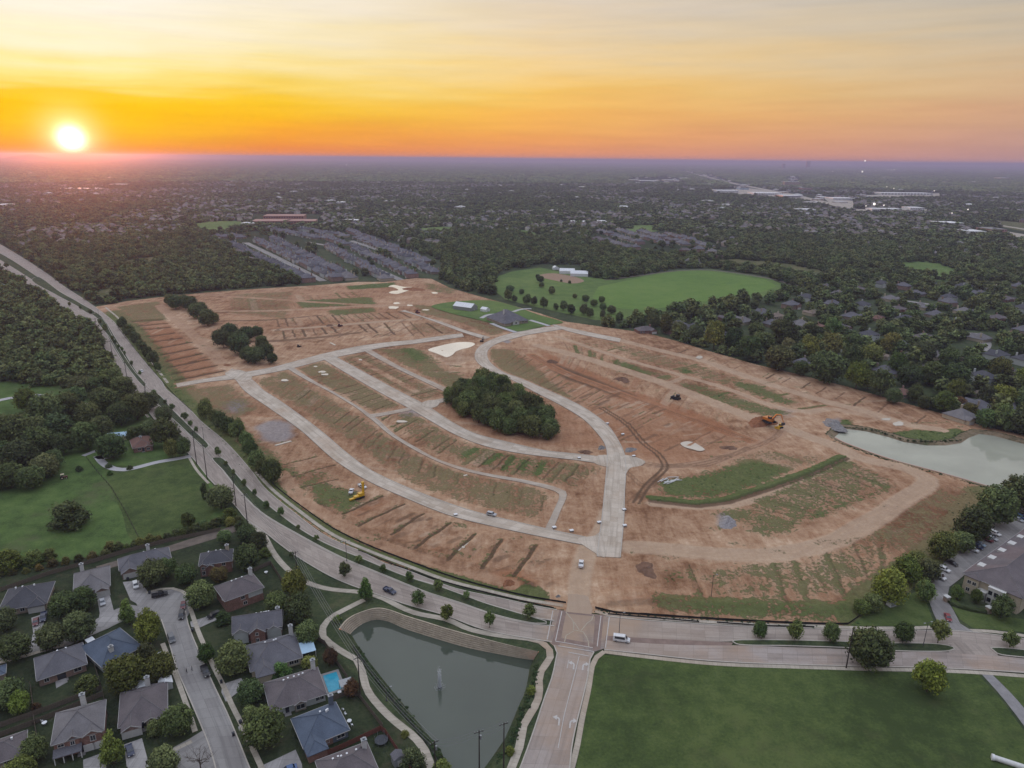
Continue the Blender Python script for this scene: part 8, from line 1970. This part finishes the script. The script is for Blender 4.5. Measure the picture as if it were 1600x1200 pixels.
# heaps of soil, gravel and rubble
def heap(label, px, py, wpx, h, mat, name='soil_heap', cat='soil heap', el=.6, seed=1):
    x, y = G(px, py, .1); w = wpx * (np.array([x, y, -H]) @ _f) / FPX
    g = np.random.default_rng(seed); V = []; F = []; n, m = 28, 9
    ph = g.uniform(0, 6.28, 6)
    for j in range(m + 1):
        t = j / m
        for i in range(n):
            a = 2 * pi * i / n; rr = (1 - t) * (1 + .22 * sin(2 * a + ph[0]) + .14 * sin(3 * a + ph[1]) + .09 * sin(7 * a + ph[2]))
            V.append((w / 2 * rr * cos(a), w / 2 * el * 1.6 * rr * sin(a), h * (1 - (1 - t) ** 1.5) * (1 + .2 * sin(2 * a + ph[3]) * (1 - t)) + g.normal(0, h * .05) * (j > 0)))
    for j in range(m): F += [(j * n + i, j * n + (i + 1) % n, (j + 1) * n + (i + 1) % n, (j + 1) * n + i) for i in range(n)]
    me = bpy.data.meshes.new(name); me.from_pydata(V, [], F); me.update()
    o = link(name, me, mat); o.location = (x, y, .05); return tag(o, label, cat, 'heaps on the site')
M['redsoil'] = simple('red_soil', (.23, .10, .05), .95, var=.25, scale=.5, bump_s=.8); M['darksoil'] = simple('dark_soil', (.15, .085, .055), .95, var=.25, scale=.5, bump_s=.8); M['gravel'] = simple('gravel_stone', (.27, .25, .25), .95, var=.2, scale=1.2, bump_s=.8); M['rubble'] = simple('rubble', (.19, .18, .175), .95, var=.35, scale=.8, bump_s=1.0)
for i, a in enumerate((('large red soil heap beside the orange excavator', 1190, 662, 44, 4.8, M['redsoil'], .5), ('grey gravel heap in the middle of the weedy ground', 1137, 817, 30, 2.6, M['gravel'], .8), ('broad grey rubble bank at the head of the basin', 1303, 664, 34, 2.2, M['rubble'], .9), ('dark soil heap on the red block', 862, 566, 18, 2.2, M['darksoil'], .6), ('second dark soil heap on the red block', 972, 594, 26, 2.4, M['darksoil'], .6), ('low dark heap at the kerb left of the main road', 915, 707, 20, 1.4, M['darksoil'], .5),
                    ('low rubble heap at the kerb corner', 940, 700, 14, 1.5, M['rubble'], .6), ('low rubble heap right of the main road', 985, 703, 20, 1.2, M['rubble'], .6), ('small soil heap beside the junction', 872, 932, 7, .8, M['rubble'], .8), ('small clay heap at the end of the cross road', 355, 571, 10, 1.2, M['redsoil'], .6), ('low soil mound in the upper rows', 515, 509, 12, 1.5, M['darksoil'], .6), ('reddish soil mound at the lower lots', 795, 912, 24, 1.6, M['redsoil'], .5), ('round spoil mound below the dirt road', 1010, 890, 34, .9, M['darksoil'], .8), ('dark spoil ridge on the far clay', 645, 452, 40, 2.0, M['redsoil'], .4), ('soil heap near the far pond puddles', 652, 485, 14, 1.6, M['redsoil'], .6), ('spoil heap by the pale mud pool', 1140, 700, 26, 1.0, M['darksoil'], .5))):
    heap(*a[:6], el=a[6], seed=i + 3)

# machines
def excavator(label, px, py, to, col, s=1.0, z=.2):
    t = tag(empty('excavator', (*G(px, py, z), z), heading((px, py), to)), label, 'excavator', 'earthmoving machines'); t.scale = (s, s, s)
    for y in (-1.35, 1.35):
        mb = MB(); mb.prism([(-2.1, .15), (-2.4, .5), (-2.1, .95), (2.1, .95), (2.4, .5), (2.1, .15), (1.6, 0), (-1.6, 0)], y - .32, y + .32, 'y'); mb.build('track', M['tyre'], t)
    mb = MB(); mb.box(-1.2, 1.2, -1.0, 1.0, .5, 1.05); mb.prism([(-2.6, 1.05), (1.4, 1.05), (1.4, 1.7), (-.6, 2.2), (-2.6, 2.1)], -1.4, 1.4, 'y'); mb.build('body', CP[col], t)
    mb = MB(); mb.prism([(.0, 1.6), (1.5, 1.6), (1.3, 3.1), (.1, 3.2)], -1.35, -.35, 'y'); c = mb.build('cab', CP[col], t)
    mb = MB(); mb.prism([(.15, 2.1), (1.46, 2.1), (1.32, 2.95), (.2, 3.0)], -1.38, -.32, 'y'); mb.build('window', M['glass'], c)
    mb = MB(); mb.tube([(1.2, .2, 1.8), (3.2, .2, 4.6), (5.4, .2, 5.0)], .36, 6, .26); b = mb.build('boom', CP[col], t)
    mb = MB(); mb.tube([(5.3, .2, 5.2), (6.9, .2, 2.2)], .26, 6, .18); st = mb.build('stick', CP[col], t)
    mb = MB(); mb.prism([(6.4, 2.1), (7.4, 2.2), (7.5, 1.3), (6.8, .8), (6.1, 1.2)], -.35, .75, 'y'); mb.build('bucket', M['darkmetal'], st)
    mb = MB(); mb.tube([(1.4, .2, 1.4), (3.0, .2, 3.6)], .14, 6); mb.build('ram', M['greymetal'], b)
def dozer(label, px, py, to, col, s=1.0, z=.2):
    t = tag(empty('bulldozer', (*G(px, py, z), z), heading((px, py), to)), label, 'bulldozer', 'earthmoving machines'); t.scale = (s, s, s)
    for y in (-1.1, 1.1):
        mb = MB(); mb.prism([(-1.8, .2), (-2.0, .6), (-1.5, 1.1), (1.4, .95), (1.8, .5), (1.5, .1), (-1.4, 0)], y - .3, y + .3, 'y'); mb.build('track', M['tyre'], t)
    mb = MB(); mb.box(-1.7, 1.5, -.8, .8, .6, 1.5); mb.prism([(.0, 1.5), (1.6, 1.4), (1.7, .9), (0, .9)], -.7, .7, 'y'); mb.build('body', CP[col], t)
    mb = MB(); mb.box(-1.5, .0, -.75, .75, 1.5, 2.9); c = mb.build('cab', CP[col], t); mb = MB(); mb.box(-1.55, .05, -.6, .6, 1.8, 2.6); mb.box(-1.3, -.2, -.8, .8, 1.8, 2.6); mb.build('window', M['glass'], c)
    mb = MB(); mb.prism([(2.3, .1), (2.7, .1), (2.45, .7), (2.75, 1.4), (2.5, 1.4), (2.2, .7)], -1.8, 1.8, 'y'); mb.build('blade', CP[col], t)
    for y in (-1.0, 1.0): mb = MB(); mb.tube([(0, y, .6), (2.35, y, .5)], .12, 5); mb.build('push_arm', CP[col], t)
excavator('orange excavator sitting on the large red soil heap', 1202, 660, (1222, 668), 'orange', 1.5, 3.0); dozer('yellow bulldozer at the foot of the red soil heap', 1218, 669, (1200, 674), 'yellow', 1.0)
dozer('dark bulldozer working in the middle of the red lots', 1057, 624, (1046, 621), 'black', 1.35); excavator('dark excavator parked at the bend by the settling pond', 753, 534, (760, 529), 'black', .8); dozer('dark loader on the ploughed upper rows', 531, 510, (545, 508), 'maroon', 1.0); dozer('dark machine at the edge of the cross road rows', 467, 542, (480, 541), 'black', .8); dozer('orange roller working near the far puddles', 652, 489, (662, 493), 'maroon', 1.1)
t = tag(empty('drill_rig', (*G(561, 778, .3), .3), heading((561, 778), (552, 781))), 'bright yellow drill rig with an upright mast on the lower lots', 'drill rig')
for y in (-1.2, 1.2): mb = MB(); mb.prism([(-2.3, .15), (-2.5, .5), (-2.2, .9), (2.2, .9), (2.5, .5), (2.2, .15), (1.7, 0), (-1.7, 0)], y - .28, y + .28, 'y'); mb.build('track', M['tyre'], t)
mb = MB(); mb.box(-2.6, 2.6, -1.0, 1.0, .7, 1.6); mb.box(-2.4, .2, -.95, .95, 1.6, 2.5); mb.box(2.6, 5.2, -.6, .6, .4, 1.0); mb.build('body', CP['yellow'], t)
mb = MB(); mb.box(-2.9, -2.0, -.45, .45, 1.0, 7.6); ms = mb.build('mast', CP['yellow'], t); mb = MB(); mb.box(-3.05, -1.85, -.55, .55, 6.6, 7.9); mb.build('drill_head', CP['yellow'], ms)
mb = MB(); mb.tube([(-3.1, 0, .1), (-3.1, 0, 6.6)], .14, 6); mb.build('drill_rod', M['greymetal'], ms)
t = tag(empty('tractor', (*G(100, 748), 0), .6), 'small tractor with a cream roof on the bare patch by the thicket', 'tractor')
mb = MB(); mb.box(-1.0, 1.7, -.4, .4, .7, 1.4); mb.build('body', CP['maroon'], t)
for x, y, r in ((-.8, -.85, .8), (-.8, .85, .8), (1.2, -.7, .5), (1.2, .7, .5)): mb = MB(); mb.cyl((x, y, r), r, .4, 'y', 14); w_ = mb.build('wheel', M['tyre'], t); mb = MB(); mb.cyl((x, y, r), r * .5, .42, 'y', 10); mb.build('rim', CP['cream'], w_)
mb = MB(); mb.box(-1.3, .4, -.8, .8, 2.5, 2.7)
for x in (-1.2, .3):
    for y in (-.7, .7): mb.box(x - .05, x + .05, y - .05, y + .05, 1.4, 2.5)
mb.build('canopy_roof', CP['cream'], t)
# pipes, inlet boxes, pallets
M['pvc'] = simple('white_pipe', (.58, .58, .56), .5)
t = tag(empty('pipe_pile', (*G(1048, 751), .2), .5), 'scattered pile of white pipes at the grass edge', 'pipe pile')
for k in range(13): mb = MB(); a = rng.uniform(-.5, .5); x, y = rng.uniform(-5, 4), rng.uniform(-3, 3); mb.tube([(x - 3 * cos(a), y - 3 * sin(a), .2 + .12 * (k % 3)), (x + 3 * cos(a), y + 3 * sin(a), .2 + .12 * (k % 3))], .2, 7); mb.build('pipe', M['pvc'], t)
for x, y, l in ((936, 818, 'white inlet box at the left kerb of the main road stub'), (975, 798, 'upper white inlet box at the right kerb of the stub'), (976, 823, 'lower white inlet box at the right kerb of the stub'), (990, 714, 'white inlet slab right of the road fork'), (973, 680, 'white crate beside the curve of the main road'), (893, 831, 'long white slab on the lower road edge'), (866, 826, 'white slab beside the alley end'), (712, 806, 'white slab at the verge of the lower road'), (905, 717, 'white slab at the end of the grove road'), (949, 663, 'white block on the inner kerb of the curve')):
    t = tag(empty('inlet_box', (*G(x, y), .2), .35), l, 'concrete box', 'white boxes along the new kerbs')
    mb = MB(); mb.box(-.8, .8, -.6, .6, 0, .7); mb.build('box', M['drive'], t); mb = MB(); mb.box(-.9, .9, -.7, .7, .7, .82); mb.build('lid', M['whitemetal'], t)
t = tag(empty('utility_cabinet', (*G(1392, 946), 0), .4), 'pale utility cabinet on the lawn corner below the tree line', 'utility cabinet'); mb = MB(); mb.box(-1.5, 1.5, -1.0, 1.0, .2, 2.8); mb.build('cabinet', M['whitemetal'], t); mb = MB(); mb.box(-1.8, 1.8, -1.3, 1.3, 0, .2); mb.build('plinth', M['drive'], t); mb = MB(); mb.box(-1.3, -.05, -1.06, -1.0, .4, 2.6); mb.box(.05, 1.3, -1.06, -1.0, .4, 2.6); mb.build('door', M['greymetal'], t)
a, b = np.array(G(1549, 1186)), np.array(G(1610, 1206)); t = tag(empty('drain_pipe', (*a, 0)), 'big white pipe lying on the lawn at the bottom right edge', 'pipe'); d = b - a
mb = MB(); mb.tube([(0, 0, .8), (d[0], d[1], .8)], .75, 14); mb.build('pipe_body', M['pvc'], t); mb = MB(); mb.tube([(-.1, 0, .8), (d[0] * .06, d[1] * .06, .8)], .9, 14); mb.build('collar', M['whitemetal'], t)
for x, y, l in ((1478, 940, 'stone gate pillar at the apartment drive'), (1544, 957, 'stone pillar at the end of the clipped hedge')):
    t = tag(empty('gate_pillar', (*G(x, y), 0), .3), l, 'pillar'); mb = MB(); mb.box(-.8, .8, -.8, .8, 0, 2.2); mb.build('shaft', WL['tan'], t); mb = MB(); mb.box(-1, 1, -1, 1, 2.2, 2.5); mb.build('capstone', WL['white'], t)
hp = smooth(GA([(1482, 944), (1500, 950), (1520, 955), (1540, 958)]), 1.0); V = []; F = []
for i, q in enumerate(hp):
    for k in range(7): a = pi * k / 6; V.append((q[0] - hp[0][0] + nr.normal(0, .08), q[1] - hp[0][1] + .9 * cos(a) + nr.normal(0, .1), 1.5 * sin(a) ** .6 + nr.normal(0, .08)))
for i in range(len(hp) - 1): F += [(i * 7 + k, (i + 1) * 7 + k, (i + 1) * 7 + k + 1, i * 7 + k + 1) for k in range(6)]
me = bpy.data.meshes.new('hedge'); me.from_pydata(V, [], F); me.update(); o = link('hedge', me, M['leaf']); o.location = (*hp[0], 0); tag(o, 'clipped dark hedge between the two stone pillars', 'hedge')
# street clutter
def bin_(px, py, label):
    t = tag(empty('wheelie_bin', (*G(px, py), .15), rng.uniform(0, 3)), label, 'bin', 'wheelie bins at the kerb'); mb = MB(); mb.hexa([(-.26, -.3, .05), (.26, -.3, .05), (.26, .3, .05), (-.26, .3, .05)], [(-.34, -.38, 1.05), (.34, -.38, 1.05), (.34, .38, 1.05), (-.34, .38, 1.05)]); mb.build('bin_body', M['plastic'], t)
    mb = MB(); mb.box(-.37, .37, -.42, .42, 1.05, 1.14); mb.build('lid', M['plastic'], t)
    for y in (-.3, .3): mb = MB(); mb.cyl((-.28, y, .14), .14, .08, 'y', 8); mb.build('wheel', M['tyre'], t)
for x, y, l in ((301, 987, 'dark wheelie bin on the verge by the corner lawn'), (346, 1068, 'dark wheelie bin at the drive right of the street'), (376, 1131, 'dark wheelie bin at the big lawn tree'), (234, 928, 'dark wheelie bin at the head of the cul de sac'), (200, 907, 'dark bins against the garage of the dormer house'), (365, 1150, 'dark bin beside the lamp at the street')): bin_(x, y, l)
def furn(px, py, label, kindn):
    t = tag(empty(kindn, (*G(px, py), .05), rng.uniform(0, 3)), label, kindn.replace('_', ' '))
    mb = MB()
    if kindn == 'garden_table':
        mb.cyl((0, 0, .72), .7, .06, 'z', 14); mb.build('table_top', M['whitemetal'], t); mb = MB(); mb.cyl((0, 0, .36), .06, .72, 'z', 8); mb.cyl((0, 0, .03), .35, .05, 'z', 10); mb.build('leg', M['greymetal'], t)
    elif kindn == 'garden_chair':
        mb.box(-.28, .28, -.28, .28, .4, .46); mb.build('seat', M['whitemetal'], t); mb = MB(); mb.box(-.28, .28, .24, .3, .46, 1.0); mb.build('backrest', M['whitemetal'], t)
        for x in (-.24, .24):
            for y in (-.24, .24): mb = MB(); mb.box(x - .03, x + .03, y - .03, y + .03, 0, .4); mb.build('leg', M['whitemetal'], t)
    elif kindn == 'trampoline':
        mb.cyl((0, 0, .9), 1.9, .06, 'z', 20); mb.build('mat', M['plastic'], t); 
        for k in range(6): a = k * pi / 3; mb = MB(); mb.tube([(1.85 * cos(a), 1.85 * sin(a), 0), (1.85 * cos(a), 1.85 * sin(a), 2.6)], .04, 5); mb.build('pole', M['greymetal'], t)
for x, y, l, k in ((546, 1129, 'white garden table on the patio of the blue roofed house', 'garden_table'), (540, 1117, 'white garden chair beside the patio table', 'garden_chair'), (550, 1134, 'white garden chair nearest the green lawn', 'garden_chair'), (536, 1110, 'white garden chair against the blue house', 'garden_chair'), (531, 1084, 'white round table below the pergola', 'garden_table'), (596, 1160, 'dark trampoline in the red fenced garden', 'trampoline'), (416, 896, 'small table in the dark fenced garden', 'garden_table'), (66, 1128, 'small garden chair by the board fence', 'garden_chair'), (70, 1132, 'round garden table by the board fence', 'garden_table')): furn(x, y, l, k)
# fountain in the pond
fx, fy = G(687, 1074, PW); t = tag(empty('fountain', (fx, fy, PW)), 'white fountain jet rising from the middle of the pond', 'fountain')
M['spray'] = simple('white_spray', (.78, .80, .80), .6, var=.05)
def sp_mat():
    m, nt, b = new_mat('water_spray'); b.inputs['Base Color'].default_value = C3(.8, .83, .84); b.inputs['Roughness'].default_value = .4; b.inputs['Alpha'].default_value = .36; return m
SPM = sp_mat()
mb = MB(); mb.cyl((0, 0, .12), .8, .3, 'z', 12); mb.cyl((0, 0, .35), .2, .4, 'z', 8); mb.build('float', M['darkmetal'], t)
g = np.random.default_rng(5); V = []; F = []
for k in range(900):
    tt = g.beta(.9, 1.7); a = g.uniform(0, 6.28); zz = 8.0 * tt; rr = (.5 + .2 * tt) * math.sqrt(g.uniform(0, 1)); s = g.uniform(.05, .13) * (1.2 - .5 * tt); p = np.array([rr * cos(a), rr * sin(a), zz])
    b0 = len(V); V += [tuple(p + s * q) for q in np.array([(1, 0, 0), (-.5, .87, 0), (-.5, -.87, 0), (0, 0, 4.4), (0, 0, -1.4)])]; F += [(b0, b0 + 1, b0 + 3), (b0 + 1, b0 + 2, b0 + 3), (b0 + 2, b0, b0 + 3), (b0 + 1, b0, b0 + 4), (b0 + 2, b0 + 1, b0 + 4), (b0, b0 + 2, b0 + 4)]
me = bpy.data.meshes.new('jet'); me.from_pydata(V, [], F); me.update(); link('jet', me, SPM, t)
V = []; F = []
for k in range(420):
    a = g.uniform(0, 6.28); rr = .4 + 1.5 * g.uniform(0, 1) ** 1.5; s = g.uniform(.04, .11); p = np.array([rr * cos(a), rr * sin(a), g.uniform(0, .7) * (rr < 2.2)]); b0 = len(V)
    V += [tuple(p + s * q) for q in np.array([(1, 0, 0), (-.5, .87, 0), (-.5, -.87, 0), (0, 0, 1.0)])]; F += [(b0, b0 + 1, b0 + 3), (b0 + 1, b0 + 2, b0 + 3), (b0 + 2, b0, b0 + 3)]
me = bpy.data.meshes.new('splash'); me.from_pydata(V, [], F); me.update(); link('splash', me, SPM, t)
# two walkers on the street
def person(px, py, rz, label, top, leg):
    t = tag(empty('person', (*G(px, py, .16), .16), rz), label, 'person')
    J = dict(pel=(0, 0, .95), sp=(0, 0, 1.2), ch=(0, .01, 1.42), nk=(0, .01, 1.53), hd=(0, .03, 1.64), ht=(0, .02, 1.74), lh=(.1, 0, .9), lk=(.11, .16, .5), la=(.11, .02, .1), lf=(.11, .16, .04), rh=(-.1, 0, .9), rk=(-.11, .06, .48), ra=(-.11, -.24, .12), rf=(-.11, -.1, .04),
             ls=(.19, .01, 1.42), le=(.25, -.08, 1.15), lw=(.26, .06, .92), lp=(.26, .1, .84), rs=(-.19, .01, 1.42), re=(-.25, .06, 1.15), rw=(-.26, .24, .98), rp=(-.26, .3, .92))
    rad = dict(pel=.15, sp=.135, ch=.15, nk=.06, hd=.095, ht=.08, lh=.095, lk=.062, la=.045, lf=.04, rh=.095, rk=.062, ra=.045, rf=.04, ls=.065, le=.045, lw=.032, lp=.04, rs=.065, re=.045, rw=.032, rp=.04)
    E = [('pel', 'sp'), ('sp', 'ch'), ('ch', 'nk'), ('nk', 'hd'), ('hd', 'ht'), ('pel', 'lh'), ('lh', 'lk'), ('lk', 'la'), ('la', 'lf'), ('pel', 'rh'), ('rh', 'rk'), ('rk', 'ra'), ('ra', 'rf'), ('ch', 'ls'), ('ls', 'le'), ('le', 'lw'), ('lw', 'lp'), ('ch', 'rs'), ('rs', 're'), ('re', 'rw'), ('rw', 'rp')]
    for s, w_ in (('l', 'lp'), ('r', 'rp')):
        b_ = np.array(J[w_]); sg = 1 if s == 'l' else -1
        for k, (dy, ln) in enumerate(((-.03, .06), (-.01, .075), (.01, .08), (.03, .07), (.045, .045))):
            nm = s + 'f%d' % k; J[nm] = tuple(b_ + np.array([0.0 if k < 4 else -.03 * sg, dy + .02, -ln])); rad[nm] = .010; E.append((w_, nm))
    ks = list(J); me = bpy.data.meshes.new('body'); me.from_pydata([J[k] for k in ks], [(ks.index(a), ks.index(b)) for a, b in E], []); o = link('body', me, None, t)
    md = o.modifiers.new('skin', 'SKIN'); sv = me.skin_vertices[0].data
    for i, k in enumerate(ks): sv[i].radius = (rad[k], rad[k]); sv[i].use_root = (k == 'pel')
    o.modifiers.new('sub', 'SUBSURF').levels = 1
    m, nt, b = new_mat('clothed_figure'); sp = node(nt, 'ShaderNodeSeparateXYZ'); nt.links.new(coords(nt), sp.inputs[0])
    nt.links.new(ramp(nt, math_n(nt, 'DIVIDE', sp.outputs[2], 2.0), [(0, C3(.03, .03, .03)), (.045, leg), (.46, leg), (.47, top), (.755, top), (.765, C3(.38, .24, .17))], 'CONSTANT'), b.inputs['Base Color']); me.materials.append(m)
    mb = MB(); ball(mb, (0, .0, 1.70), .115, 10); mb.build('hair', M['bark'], t)
person(292, 1051, 2.4, 'person in dark clothes walking down the middle of the street', C3(.04, .04, .05), C3(.03, .03, .04)); person(300.5, 1048, 2.3, 'person in grey walking right of the other on the street', C3(.10, .10, .11), C3(.05, .05, .07))
# weeds that stand up on the banks and in the swales
cand = np.argwhere(msk & (F_g > .42) & (roadmask < .05))
pick = cand[nr.choice(len(cand), 15000, replace=False)]
WP = np.column_stack([X0 + pick[:, 1] * CELL, Y0 + pick[:, 0] * CELL]) + nr.uniform(-.6, .6, (len(pick), 2))
gv = F_g[pick[:, 0], pick[:, 1]] - .35 * F_dry[pick[:, 0], pick[:, 1]]; keep = nr.uniform(.15, .95, len(pick)) < gv; WP = WP[keep]
ww = nr.uniform(.5, 1.7, len(WP)) * (.6 + .6 * gv[keep])
scatter('weeds', WP, ww, ww * nr.uniform(.4, .8, len(WP)), collW, 3, 'clumps of green weeds over the banks and lots')
LP = []
for P_, n_ in (([(945, 1028), (1350, 1052), (1527, 1057), (1640, 1195), (1640, 1240), (890, 1240), (925, 1085)], 2600), ([(172, 740), (296, 722), (325, 765), (318, 812), (215, 840), (185, 790)], 700), ([(0, 800), (120, 770), (165, 770), (205, 840), (60, 870), (0, 885)], 700), ([(780, 445), (900, 440), (1000, 440), (1180, 440), (1100, 468), (960, 492), (830, 472)], 700)):
    Q = GA(P_); R_ = np.column_stack([nr.uniform(Q[:, 0].min(), Q[:, 0].max(), n_ * 3), nr.uniform(Q[:, 1].min(), Q[:, 1].max(), n_ * 3)]); R_ = R_[inpoly(R_, Q)]
    LP.append(R_[vnoise(R_, 40, 41) + nr.normal(0, .35, len(R_)) > .3])
LP = np.vstack(LP); ww = nr.uniform(.4, 1.5, len(LP)); scatter('grass_tufts', LP, ww, ww * nr.uniform(.16, .3, len(LP)), collG, 3, 'tussocks of rank grass over the lawn and fields')
VP = []
for P_, n_ in (([(556, 1012), (596, 1068), (637, 1119), (681, 1174), (694, 1206)], 220), ([(838, 1040), (836, 1066), (820, 1104), (800, 1157), (780, 1188)], 200), ([(1310, 668), (1360, 671), (1420, 688), (1500, 688)], 120), ([(1304, 690), (1343, 704), (1402, 724), (1460, 739), (1544, 763)], 260), ([(930, 955), (1010, 964), (1100, 970), (1274, 979)], 160)):
    Q = smooth(GA(P_), 1.0); VP.append(Q[nr.integers(0, len(Q), n_)] + nr.normal(0, .55, (n_, 2)))
VP = np.vstack(VP); ww = nr.uniform(.5, 1.6, len(VP)); scatter('waterside_weeds', VP, ww, ww * .7, collG, 3, 'rough weeds along the water edges')
